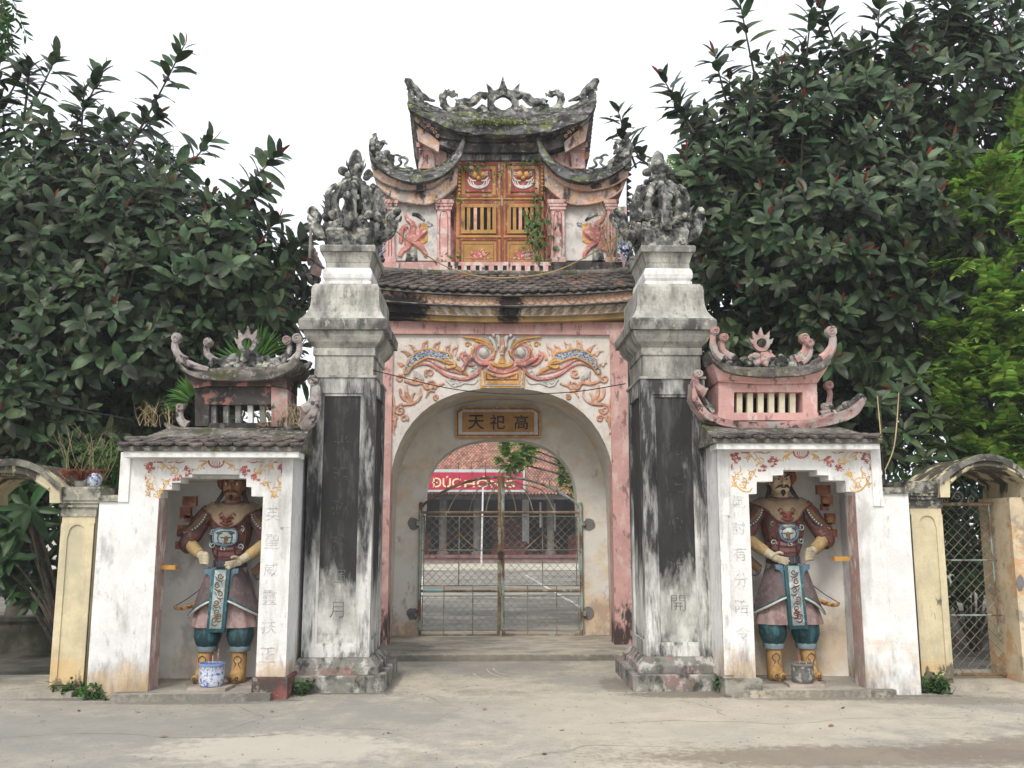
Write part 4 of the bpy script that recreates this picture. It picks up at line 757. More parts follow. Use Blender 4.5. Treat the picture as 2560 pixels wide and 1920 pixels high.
        st_(mb, [(s*520, 200), (s*480, 225), (s*500, 290), (s*540, 280)], (5, 9, 3)); st_(mb, [(s*470, 250), (s*450, 190), (s*420, 150)], (4, 7, 3))
        st_(mb, [(s*480, -5), (s*440, 12), (s*420, 40)], (3, 6, 3)); st_(mb, [(s*400, 140), (s*430, 190), (s*450, 230)], (3, 7, 3))
        for x, y, r in ((s*380, 60, 26), (s*430, 170, 28), (s*560, 190, 26), (s*500, 260, 24), (s*470, 30, 20), (s*590, 260, 18)):
            curl(mb, zf, *Zp(x, y), r, Yp, 6, x, 1.3, s, .18)
            for a in range(4): st_(mb, [(x+r*math.cos(a*1.5+x), y+r*math.sin(a*1.5+x)), (x+r*1.5*math.cos(a*1.5+x+.4), y+r*1.5*math.sin(a*1.5+x+.4)), (x+r*1.9*math.cos(a*1.5+x+.2), y+r*1.9*math.sin(a*1.5+x+.2))], (3, 6, 1))
    q = O('fascia_yellow_motif', mb, m['pyel'], T); q['kind'] = 'stuff'
    # carved bracket and wooden bar in the niche
    mb = MB()
    bx = oj; s = 1 if L else -1; zc = zo(0, 230 if L else 150, YN).z
    for q, (dx, dz, w_, h_) in enumerate(((.02, 0, .14, .10), (.0, -.11, .11, .12), (.05, -.20, .07, .07), (-.02, -.30, .10, .12), (.02, -.40, .07, .08), (-.03, -.47, .06, .08))):
        a, b = sorted((bx+s*(dx+.06), bx+s*(dx+.06+w_))); mb.box(a, b, 9.98, 10.05, zc+dz-h_, zc+dz)
    O('corner_bracket', mb, M('dark lacquer bracket', (.16, .06, .035), .3, .6, stains=[((.32, .17, .06), (12, 12, 12), .56, .64, None, .8)]), T)
    p = zo(165, 717, YN+.2) if L else zo(967, 660, YN+.2); a, b = sorted((p.x, p.x+s*.16)); mb = MB(); mb.box(a, b, YN+.16, YN+.24, p.z-.022, p.z+.022); O('wooden_bar', mb, M('varnished wood bar', (.50, .26, .06), .15, .5), T)
    # roof: scale tiles at the eave, cement cover above
    if L: ra, rb_ = zf(112, 1190, 9.25).x, zf(1690, 1190, 9.25).x; ze = zf(900, 1198, 9.25).z; zt0 = zf(900, 1010, 9.9).z
    else: ra, rb_ = zf(365, 1120, 9.25).x, zf(1835, 1105, 9.25).x; ze = zf(900, 1128, 9.25).z; zt0 = zf(900, 985, 9.9).z
    mb = MB(); ins = .30
    il, ir = (ins, .02) if L else (.02, ins)
    mb.add([(ra, 9.30, ze+.045), (rb_, 9.30, ze+.045), (rb_-ir, 9.86, zt0+.01), (ra+il, 9.86, zt0+.01), (rb_-ir, 10.5, zt0-.03), (ra+il, 10.5, zt0-.03), (ra, 9.30, ze+.0), (rb_, 9.30, ze+.0), (rb_, 10.75, ze+.0), (ra, 10.75, ze+.0)],
           [(0, 1, 2, 3), (3, 2, 4, 5), (6, 7, 1, 0), (9, 8, 7, 6), (0, 3, 5, 9, 6), (1, 7, 8, 4, 2), (5, 4, 8, 9)])
    rf = O('roof', mb, m['tileroof'], T)
    rows = 3 if L else 2; slz = (zt0-ze)/.61
    tiled(rf, (9.235, ze+.01), (9.235+.075*rows, ze+.01+.075*rows*slz), ra+.05, rb_-.03, rows, .142, lambda x: 0., 0, m['tile'], 1.5, .02)
    mb = MB(); mb.box(ra+.04, rb_-.02, 9.32, YN+.1, ze-.06, ze-.002); O('eave_board', mb, m['white'], T)
    om = m['orngrey'] if L else m['ornpink']
    def cres(name, top, bot, Y, d, mat, par, lip=.03):
        mb = MB(); mb.prism([*cr(pts(zf, top, Y), 4), *cr(pts(zf, bot, Y), 4)], d, .012); mb.prism([p+Vector((0, 0, lip)) for p in cr(pts(zf, top, Y+.12), 4)] + cr(pts(zf, bot, Y+.12), 4), d-.2); return O(name, mb.rough(.008, 8), mat, par, True)
    tm = m['friezeblk'] if L else m['pink']
    if L:
        cres('base_ridge', [(515, 965), (560, 985), (640, 1005), (800, 1020), (1100, 1025), (1400, 1010), (1600, 985), (1720, 950)], [(1740, 985), (1600, 1030), (1400, 1060), (1100, 1070), (800, 1062), (640, 1045), (540, 1010)], 9.78, .6, m['tileroof'], T, .02)
        mb = MB(); box_px(mb, zf, 785, 1580, 590, 800, 9.85, .5); box_px(mb, zf, 785, 905, 800, 985, 9.85, .5); box_px(mb, zf, 895, 1450, 958, 1000, 9.85, .5); tu = O('turret', mb, M('soot black turret', (.05, .045, .042), .3, stains=[((.35, .16, .12), (4, 4, 4), .64, .70, None, .7), ((.2, .19, .18), (9, 9, 9), .62, .7, None, .5)]), T)
        mb = MB(); box_px(mb, zf, 1445, 1585, 640, 990, 9.84, .5); O('turret_pier', mb, m['ornpink'], tu)
        for i in range(5):
            x = 925+i*105; mb = MB(); box_px(mb, zf, x, x+44, 796, 962, 9.92, .06); O('turret_bar', mb, m['slab'] if i != 3 else m['white'], tu)
        rp = cres('turret_roof', [(632, 395), (660, 450), (720, 500), (800, 520), (900, 512), (1100, 500), (1300, 496), (1450, 494), (1540, 485), (1610, 440), (1650, 395)], [(1668, 440), (1620, 500), (1540, 540), (1450, 578), (1300, 592), (1100, 596), (900, 590), (800, 566), (720, 535), (660, 490)], 9.7, .75, m['tileroof'], tu)
        mb = MB(); mb.prism(cr(pts(zf, [(690, 520), (800, 570), (900, 596), (1300, 598), (1450, 584), (1580, 530)], 9.78), 3)+pts(zf, [(1580, 660), (1480, 640), (880, 640), (780, 660)], 9.78), .55); O('turret_cornice', mb, M('sooty cornice', (.07, .05, .045), .3, stains=[((.36, .16, .12), (5, 5, 5), .60, .67, None, .8)]), tu)
        mb = MB(); scroll_beast(mb, zf, 612, 420, 1.05, 9.85, 165, 1); stroke(mb, zf, [(640, 400), (700, 440), (780, 470), (900, 500)], 9.8, (36, 40, 20), .9); O('roof_end_scroll', mb.rough(.008, 16), om, tu, True)
        mb = MB(); scroll_beast(mb, zf, 885, 430, .95, 10.05, 155, 1); O('roof_scroll', mb.rough(.008, 16), om, tu, True)
        mb = MB(); scroll_beast(mb, zf, 1600, 420, .95, 10.05, 160, -1); O('roof_scroll', mb.rough(.008, 16), om, tu, True)
        mb = MB(); scroll_beast(mb, zf, 1690, 440, 1.0, 9.85, 185, -1); stroke(mb, zf, [(1650, 440), (1580, 470), (1500, 490)], 9.8, (30, 34, 16), .9); O('roof_end_scroll', mb.rough(.008, 16), om, tu, True)
        flame_ring(zf, 1240, 272, 46, 82, 10.0, om, tu)
        mb = MB()
        for i in range(30): x = random.uniform(1080, 1400); mb.ball(zf(x, random.uniform(355, 460)+abs(x-1240)*.18, 10.0), random.uniform(.03, .055), 7)
        for i in range(40): x = random.uniform(900, 1600); mb.ball(zf(x, random.uniform(410, 485), 10.02), random.uniform(.03, .05), 7)
        O('ridge_cloud', mb.rough(.03, 18), m['orn'], tu, True)
        mb = MB(); scroll_beast(mb, zf, 650, 985, .8, 9.9, 180, 1, 44); O('corner_scroll', mb.rough(.01, 16), om, T, True)
        mb = MB(); scroll_beast(mb, zf, 1830, 850, 1.15, 9.8, 200, -1, 36); stroke(mb, zf, [(1850, 720), (1820, 850), (1780, 950), (1700, 1000)], 9.8, (34, 60, 40), .9); O('corner_scroll', mb.rough(.012, 16), om, T, True)
        mb = MB(); stroke(mb, zf, [(1690, 560), (1710, 500), (1760, 470), (1790, 430)], 10.3, (40, 36, 16), .8); O('back_scroll', mb.rough(.012, 16), m['orn'], T, True)
    else:
        cres('base_ridge', [(182, 600), (205, 700), (260, 800), (340, 880), (480, 930), (700, 955), (950, 955), (1200, 925), (1400, 880), (1550, 820), (1650, 735)], [(1668, 790), (1590, 900), (1450, 960), (1250, 1005), (950, 1030), (700, 1020), (450, 985), (320, 935), (230, 850), (175, 740)], 9.72, .7, m['ornpink'], T, .02)
        mb = MB(); box_px(mb, zf, 402, 1252, 585, 692, 9.84, .55); box_px(mb, zf, 402, 536, 692, 880, 9.84, .55); box_px(mb, zf, 1130, 1256, 692, 880, 9.84, .55); box_px(mb, zf, 395, 1265, 870, 935, 9.83, .56); tu = O('turret', mb, m['pink'], T)
        for i in range(6):
            x = 560+i*92; mb = MB(); box_px(mb, zf, x, x+48, 690, 873, 9.90, .06); O('turret_bar', mb, M('cream bar', (.62, .57, .42), .1) if i == 0 else bpy.data.materials['cream bar'], tu)
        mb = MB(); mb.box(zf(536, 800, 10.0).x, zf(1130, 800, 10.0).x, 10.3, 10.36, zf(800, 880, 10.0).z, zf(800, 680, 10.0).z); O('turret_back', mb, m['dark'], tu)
        cres('turret_roof', [(322, 345), (360, 420), (430, 468), (560, 492), (800, 502), (1050, 492), (1200, 470), (1300, 430), (1370, 360)], [(1376, 430), (1330, 485), (1250, 520), (1100, 552), (800, 562), (560, 540), (430, 490), (350, 420)], 9.68, .8, m['tileroof'], tu)
        mb = MB(); mb.prism(cr(pts(zf, [(345, 420), (430, 492), (560, 542), (800, 564), (1100, 554), (1250, 522), (1350, 470)], 9.74), 3)+pts(zf, [(1260, 610), (800, 625), (400, 600)], 9.80), .6); O('turret_cornice', mb, m['pink'], tu)
        mb = MB(); scroll_beast(mb, zf, 352, 400, .9, 9.8, 230, 1, 34); O('roof_end_scroll', mb.rough(.008, 16), om, tu, True)
        mb = MB(); scroll_beast(mb, zf, 425, 400, 1.0, 10.0, 155, 1, 34); O('roof_scroll', mb.rough(.008, 16), om, tu, True)
        mb = MB(); scroll_beast(mb, zf, 1160, 420, 1.05, 10.0, 160, -1, 36); scroll_beast(mb, zf, 1200, 440, .8, 9.95, 190, -1, 26); O('roof_scroll', mb.rough(.008, 16), om, tu, True)
        mb = MB(); scroll_beast(mb, zf, 1390, 410, 1.1, 9.8, 195, -1, 34); O('roof_end_scroll', mb.rough(.008, 16), om, tu, True)
        flame_ring(zf, 770, 272, 44, 74, 9.98, om, tu)
        mb = MB()
        for i in range(24): x = random.uniform(690, 870); mb.ball(zf(x, random.uniform(345, 450), 9.98), random.uniform(.025, .045), 7)
        O('ring_base', mb.rough(.02, 18), om, tu, True)
        mb = MB()
        for i in range(60): x = random.uniform(460, 1230); mb.ball(zf(x, random.uniform(385, 470), 10.0), random.uniform(.03, .05), 7)
        O('ridge_cloud', mb.rough(.03, 18), m['orn'], tu, True)
        mb = MB(); scroll_beast(mb, zf, 205, 700, .95, 9.78, 150, 1, 40); O('corner_scroll', mb.rough(.012, 16), om, T, True)
        mb = MB(); scroll_beast(mb, zf, 1365, 880, .9, 10.0, 240, -1, 30)
        for i in range(8): mb.ball(zf(random.uniform(1280, 1380), random.uniform(810, 880), 10.0), .045, 7)
        O('corner_scroll', mb.rough(.012, 16), om, T, True)
        mb = MB(); stroke(mb, zf, [(1400, 870), (1480, 830), (1560, 800), (1620, 760), (1655, 735)], 9.85, (22, 48, 40), .9); curl(mb, zf, 1500, 810, 34, 9.78, 12); O('corner_beast', mb.rough(.016, 16), m['orn'], T, True)
        mb = MB(); stroke(mb, zf, [(250, 720), (300, 800), (350, 870)], 9.8, (18, 36, 20), .9); O('ridge_lump', mb.rough(.016, 16), m['orn'], T, True)
    return T, (x0, x1, xa, xb, ztop, Yb)
NL = niche(-1, 'white niche with soot black roof turret, holding the dark faced guardian')
NR = niche(1, 'white niche with pink barred roof turret, holding the pale faced guardian')

# ================================================================ shoulder walls, posts and side gateways
def side_gate(side):
    L = side < 0; zf = zl if L else zp
    Yp = 9.72 if L else 9.9
    xa, xb = NL[1][2:4] if L else NR[1][2:4]
    T = thing('shoulder_wall', (-3.87 if L else 4.2, 9.8, 0), 'white shoulder wall with ragged dark foot beside the blackened turret niche' if L else 'white shoulder wall with an ochre stained foot beside the pink turret niche', 'wall')
    ztp = zf(620 if L else 150, 470 if L else 425, YN+.02).z
    x0, x1 = (W(232, 1500, YN+.02).x, xa) if L else (xb, W(2288, 1500, YN+.02).x)
    mb = MB(); mb.box(x0, x1, YN+.02, YN+.7, 0, ztp); O('wall', mb.rough(.004, 4), m['white'], T)
    mb = MB(); mb.box(x0-.0, x1+.0, YN-.005, YN+.72, ztp+.001, ztp+.065); O('coping', mb.rough(.01, 6), m['cap'], T)
    G_ = thing('side_gateway', ((W(165 if L else 2340, 1700, Yp).x), Yp, 0), 'yellow arched side gateway standing open with plants on its post' if L else 'yellow arched side gateway closed by a wire mesh gate', 'gateway')
    if L: p0, p1 = zf(345, 900, Yp).x-.02, zf(525, 900, Yp).x+.0; ct, cb = zf(450, 385, Yp).z, zf(450, 550, Yp).z
    else: p0, p1 = zf(292, 900, Yp).x, zf(472, 900, Yp).x; ct, cb = zf(350, 352, Yp).z, zf(350, 500, Yp).z
    D = .62
    mb = MB(); mb.box(p0, p1, Yp, Yp+D, 0, cb); O('post', mb, m['yellow'], G_)
    mb = MB(); w = .07; x_, y_ = p0, Yp-.016
    mb.box(p0, p0+w, y_, Yp+.02, .1, cb-.08); mb.box(p1-w, p1, y_, Yp+.02, .1, cb-.08); mb.box(p0+w, p1-w, y_, Yp+.02, .1, .17)
    n = 10; r = (p1-p0)/2-w; xm = (p0+p1)/2; zc = cb-.17
    mb.prism([Vector((p0+w, y_, cb-.08))] + [Vector((p0+w, y_, zc-.05))] + [Vector((xm-r*.86*math.cos(PI*i/n), y_, zc+r*.8*math.sin(PI*i/n))) for i in range(n+1)] + [Vector((p1-w, y_, zc-.05)), Vector((p1-w, y_, cb-.08))], .03)
    O('post_frame', mb, m['yellow'], G_)
    mb = MB(); h = (ct-cb); cxp = (p0+p1)/2; hw = (p1-p0)/2
    for a, z0, z1_ in ((.012, cb-.01, cb+.28*h), (.035, cb+.28*h, cb+.42*h), (.05, cb+.42*h, cb+.52*h), (.062, cb+.52*h, ct-.02), (.045, ct-.02, ct)): mb.box(cxp-hw-a, cxp+hw+a, Yp-a, Yp+D+a, z0, z1_-.001)
    O('post_cap', mb, m['cap'], G_)
    # canopy arch (a short barrel)
    if L:
        co = [(345, 478), (342, 385), (290, 330), (230, 278), (150, 245), (60, 234), (-40, 246), (-130, 290), (-200, 350), (-255, 395), (-258, 478)]
        ci = [(-205, 478), (-205, 415), (-150, 365), (-80, 325), (0, 318), (90, 320), (160, 332), (225, 372), (285, 412), (285, 478)]
    else:
        co = [(440, 445), (436, 340), (490, 300), (560, 250), (640, 215), (710, 206), (790, 218), (860, 255), (930, 305), (990, 345), (992, 445)]
        ci = [(930, 445), (930, 360), (880, 325), (820, 298), (740, 282), (680, 278), (600, 292), (540, 335), (496, 372), (496, 445)]
    Yc = Yp-.1; mb = MB(); mb.prism(pts(zf, co, Yc)+pts(zf, ci, Yc), .86); cn = O('arch_canopy', mb, m['yellow'], G_)
    mb = MB(); cc = cr(pts(zf, co[1:-1], Yc-.03), 4); c2 = cr(pts(zf, co[1:-1], Yc+.9), 4)
    up = Vector((0, 0, .02)); mb.sweep([[p+Vector((0, 0, -.05)) for p in cc], [p+up for p in cc], [p+up for p in c2], [p+Vector((0, 0, -.05)) for p in c2]]); O('canopy_top', mb.rough(.006, 8), M('weathered canopy cement', (.20, .19, .16), .2, stains=[((.04, .04, .037), (3, 3, 3), .46, .6, None, .9), ((.42, .4, .34), (12, 12, 12), .6, .68, None, .6)]), cn, True)
    mb = MB(); mb.tube([p+Vector((0, -.02, .03)) for p in cr(pts(zf, ci[1:-1], Yc), 4)], .016, 6); O('arch_bead', mb, m['yellow'], cn, True)
    if L: q0 = zf(0, 600, Yp).x-.72; mb = MB(); mb.box(q0, q0+.36, Yp, Yp+D, 0, cb+.02)
    else: q0 = zf(868, 900, Yp).x; mb = MB(); mb.box(q0, q0+.40, Yp-.02, Yp+D, 0, zf(868, 446, Yp).z)
    O('far_post', mb, M('stained far post', (.56, .47, .33), .1, stains=[((.50, .28, .12), (2.5, 2.5, 2.5), .56, .64, None, .7), ((.2, .18, .15), (4, 4, 4), .62, .7, None, .6)]), G_)
    mb = MB(); mb.box(min(p0, q0)+.05, max(p1, q0+.4)-.05, Yp-.15, Yp+1.0, 0, .05); q = O('gate_sill', mb, m['ground'], G_)
    return G_, p0, p1, q0, Yp
SGL = side_gate(-1); SGR = side_gate(1)

# ================================================================ iron gates
def chain_link(mb, x0, x1, z0, z1_, Y, c, r=.0032):
    w = x1-x0; h = z1_-z0
    for s in (1, -1):
        k = -h
        while k < w:
            a0 = max(0, -k); a1 = min(h, w-k)
            if a1 > a0:
                xa = x0+k+a0; xb = x0+k+a1
                if s < 0: xa, xb = x0+x1-xa, x0+x1-xb
                mb.tube([(xa, Y+s*r, z0+a0), (xb, Y+s*r, z0+a1)], r, 3, cap=False)
            k += c
def gate_leaf(d, label):
    Yg = YB-.05; X = lambda x: z5(x, 900, Yg).x; Z = lambda y: z5(870, y, Yg).z
    T = thing('iron_gate_leaf', ((X(620) if d < 0 else X(1125)), Yg, .07), label, 'gate', 'leaves of the main gate')
    hx, cx_ = (X(372), X(862)) if d < 0 else (X(1370), X(884)); lx, rx = min(hx, cx_), max(hx, cx_)
    mt = m['iron_r'] if d < 0 else m['iron_t']; mo = m['iron_r']
    zt, zb, za = Z(540), Z(1332), Z(345)
    mb = MB(); mb.tube([(hx, Yg, zb+.08), (hx, Yg, zt+.03)], .026, 8); mb.ball((hx, Yg, zt+.05), .032, 8); O('hinge_post', mb, m['iron_t'], T, True)
    mb = MB(); mb.tube([(cx_, Yg, zb+.08), (cx_, Yg, za)], .028, 8); O('meeting_post', mb, mt, T, True)
    mb = MB(); n = 14; P = [Vector((hx+(cx_-hx)*i/n, Yg, zt+(za-.02-zt)*math.sin(PI/2*(i/n)**.85))) for i in range(n+1)]; mb.tube(P, .022, 7); O('top_arc', mb, mt, T, True)
    s = 1 if cx_ > hx else -1
    mb = MB(); mb.tube(cr([(hx, Yg, zb+.12), (hx+s*.015, Yg, zb+.04), (hx+s*.1, Yg, zb), (cx_-s*.1, Yg, zb), (cx_-s*.015, Yg, zb+.04), (cx_, Yg, zb+.12)], 5), .024, 7); O('bottom_rail', mb, mo, T, True)
    for y, r, mm in ((572, .02, mo), (1058, .021, mo)):
        mb = MB(); mb.tube([(lx, Yg, Z(y)), (rx, Yg, Z(y))], r, 7); O('rail', mb, mm, T, True)
    if d < 0:
        mb = MB(); mb.tube([(X(392), Yg-.002, Z(1058)), (X(515), Yg-.002, Z(1058))], .0225, 7); O('repainted_rail', mb, M('bright teal patch', (.20, .38, .38), .1, .5), T, True)
    for y in (597, 805, 1025, 1088, 1300):
        mb = MB(); mb.tube([(lx, Yg-.018, Z(y)), (rx, Yg-.018, Z(y))], .008, 5); O('thin_bar', mb, m['wire'], T, True)
    vs_ = [(395, 597, 1025), (612, 597, 1025), (530, 572, 597), (705, 572, 597), (390, 1088, 1300), (522, 1025, 1332), (700, 1025, 1332)] if d < 0 else [(1130, 597, 1025), (1340, 597, 1025), (1037, 1025, 1332), (1215, 1025, 1332), (1350, 1088, 1300), (1345, 597, 805)]
    for x, a, b in vs_:
        mb = MB(); mb.tube([(X(x), Yg-.01, Z(a)), (X(x), Yg-.01, Z(b))], .0085, 5); O('upright_bar', mb, m['wire'], T, True)
    xm = 612 if d < 0 else 1130; mb = MB(); mb.tube([(X(xm-112), Yg-.02, Z(805)), (X(xm), Yg-.02, Z(705)), (X(xm+110), Yg-.02, Z(805))], .011, 5); O('brace', mb, mo, T, True)
    for a, b in (((540, 560), (650, 420)), ((672, 560), (740, 420)), ((778, 560), (812, 450))):
        f = lambda x: x if d < 0 else 1746-x
        mb = MB(); mb.tube(cr([(X(f(a[0])), Yg, Z(a[1]+8)), (X(f(a[0]*.6+b[0]*.4)), Yg, Z(a[1]*.45+b[1]*.55)), (X(f(b[0])), Yg, Z(b[1])), (X(f(852)), Yg, Z(382))], 5), .009, 5); O('sunray_bar', mb, m['wire'], T, True)
    mb = MB(); f = lambda x: x if d < 0 else 1746-x
    mb.tube([(X(f(862))-s*0+(-s)*.16*math.cos(q*PI/2/8), Yg, Z(355)-.16*math.sin(q*PI/2/8)) for q in range(9)], .008, 5)
    for q in (.35, .8, 1.2): mb.tube([(X(f(862))-s*.16*math.cos(q), Yg, Z(355)-.16*math.sin(q)), (X(f(862))-s*.27*math.cos(q), Yg, Z(355)-.27*math.sin(q))], .007, 5)
    O('sun_arc', mb, mo, T, True)
    for x in ((530, 610, 690, 775) if d < 0 else (930, 1025, 1105, 1175)):
        t = (X(x)-hx)/(cx_-hx); zz = zt+(za-.02-zt)*math.sin(PI/2*t**.85); mb = MB(); mb.tube([(X(x), Yg, zz), (X(x), Yg, zz+.14)], (.011, .004), 5); O('spike', mb, mo, T)
    mb = MB(); chain_link(mb, lx+.03, rx-.03, Z(1025), Z(597), Yg-.012, .118, .0034); chain_link(mb, lx+.03, rx-.03, Z(1300), Z(1088), Yg-.012, .118, .0026); q = O('wire_mesh', mb, m['wire'], T); q['kind'] = 'stuff'
    for y in (640, 1200):
        mb = MB(); mb.box(min(hx, hx-s*.06), max(hx, hx-s*.06), Yg-.02, Yg+.05, Z(y)-.035, Z(y)+.035); O('hinge', mb, m['iron_t'], T)
    return T
gate_leaf(-1, 'rust brown main gate leaf with a bright teal patch on its rail')
gate_leaf(1, 'main gate leaf with pale teal painted posts')
Yg = YB-.09; mb = MB(); c = z5(870, 830, Yg); mb.box(c.x-.03, c.x+.03, Yg-.02, Yg+.02, c.z-.08, c.z); mb.tube([(c.x+.035*math.cos(a*.4), Yg, c.z+.04*math.sin(a*.4)) for a in range(9)], .008, 5)
tag(O('padlock', mb, M('dark padlock', (.05, .045, .04), .2, .4, metal=.6)), 'dark padlock hanging where the two main gate leaves meet', 'padlock')

# right side gate: framed wire mesh
Ys = SGR[4]+.32; T = thing('side_gate_leaf', (zp(620, 1460, Ys).x, Ys, .05), 'narrow framed wire mesh gate with curled iron top in yellow gateway', 'gate')
xa, xb, za, zb = zp(452, 900, Ys).x-.04, zp(800, 900, Ys).x, zp(600, 485, Ys).z, .09
for nm, P in (('top_rail', [(xa, Ys, za), (xb, Ys, za)]), ('outer_stile', [(xb, Ys, za), (xb, Ys, zb)]), ('inner_stile', [(xa, Ys, za), (xa, Ys, zb)]), ('bottom_rail', [(xa, Ys, zb), (xb, Ys, zb)])):
    mb = MB(); mb.tube(P, .02, 6); O(nm, mb, m['iron_r'], T, True)
for y in (808, 1125):
    mb = MB(); z = zp(600, y, Ys).z; mb.tube([(xa, Ys, z), (xb, Ys, z)], .009, 5); O('thin_bar', mb, m['iron_t'], T, True)
mb = MB(); mb.tube([(xb-.1, Ys-.01, za), (xb-.1, Ys-.01, zb+.4)], .01, 5); O('upright_bar', mb, m['iron_t'], T, True)
mb = MB(); chain_link(mb, xa, xb, zb, za, Ys, .11, .0032); q = O('wire_mesh', mb, m['wire'], T); q['kind'] = 'stuff'
for i, (x, y, r) in enumerate(((470, 462, 26), (540, 440, 36), (620, 458, 24))):
    mb = MB(); curl(mb, zp, x, y, r, Ys, 4, -PI/2, 1.4, 1 if i % 2 else -1, 1); stroke(mb, zp, [(x-r, y+18), (x-r*.6, y-10), (x, y-r)], Ys, 4, 1); O('curl', mb, m['wire'], T, True)
mb = MB(); mb.prism([zp(900+(24+random.uniform(-4, 4))*math.cos(a*.6), 940+(46+random.uniform(-6, 6))*math.sin(a*.6), SGR[4]-.028) for a in range(10)], .02); O('hinge_socket', mb, m['cement'], SGR[0])
# ================================================================ guardian statues
SM = {n: M('statue '+n, c, v, r, stains=list(s)+[((.05, .042, .035), (3.5, 3.5, 2.2), .50, .80, None, .6), (tuple(min(q*1.5+.04, .7) for q in c), (22, 22, 22), .58, .74, None, .5)], bump=.35, bsc=90) for n, c, v, r, s in [
    ('maroon', (.13, .042, .034), .25, .6, [((.07, .05, .045), (6, 6, 6), .5, .62, None, .7), ((.26, .12, .08), (14, 14, 14), .6, .68, None, .6)]),
    ('ochre', (.15, .085, .042), .2, .6, [((.14, .085, .05), (7, 7, 7), .5, .64, None, .6)]),
    ('skin', (.35, .25, .115), .12, .6, [((.30, .19, .09), (5, 5, 5), .55, .68, None, .6)]),
    ('hand', (.44, .38, .27), .1, .6, [((.34, .27, .18), (8, 8, 8), .56, .66, None, .6)]),
    ('slate', (.055, .055, .07), .2, .5, []), ('teal', (.028, .09, .105), .2, .55, [((.10, .30, .34), (12, 12, 12), .58, .66, None, .6)]),
    ('pale', (.27, .33, .32), .12, .55, [((.62, .66, .62), (9, 9, 9), .54, .64, None, .6)]), ('blue', (.09, .16, .22), .15, .55, []),
    ('armour', (.155, .12, .125), .2, .6, [((.26, .19, .17), (16, 16, 16), .55, .63, None, .6)]),
    ('skirt', (.33, .235, .225), .12, .65, [((.20, .13, .12), (6, 6, 2), .54, .66, None, .6)]),
    ('trouser', (.016, .05, .06), .2, .55, [((.04, .16, .18), (8, 8, 3), .56, .66, None, .6)]), ('cuff', (.16, .21, .23), .15, .6, []),
    ('boot', (.42, .255, .095), .12, .6, [((.36, .20, .07), (6, 6, 6), .54, .66, None, .6)]), ('white', (.56, .57, .54), .08, .6, []),
    ('red', (.15, .04, .033), .2, .55, []), ('hair', (.03, .022, .02), .2, .5, [])]}
SM['collar'] = M('statue tan collar', (.235, .175, .11), .15, .6, stains=[((.13, .09, .055), (6, 6, 6), .48, .66, None, .6)]); SM['faceL'] = M('statue dark face', (.28, .135, .07), .15, .5); SM['faceR'] = M('statue pale face', (.58, .46, .30), .1, .5); SM['orange'] = M('statue orange headdress', (.26, .075, .03), .2, .55)
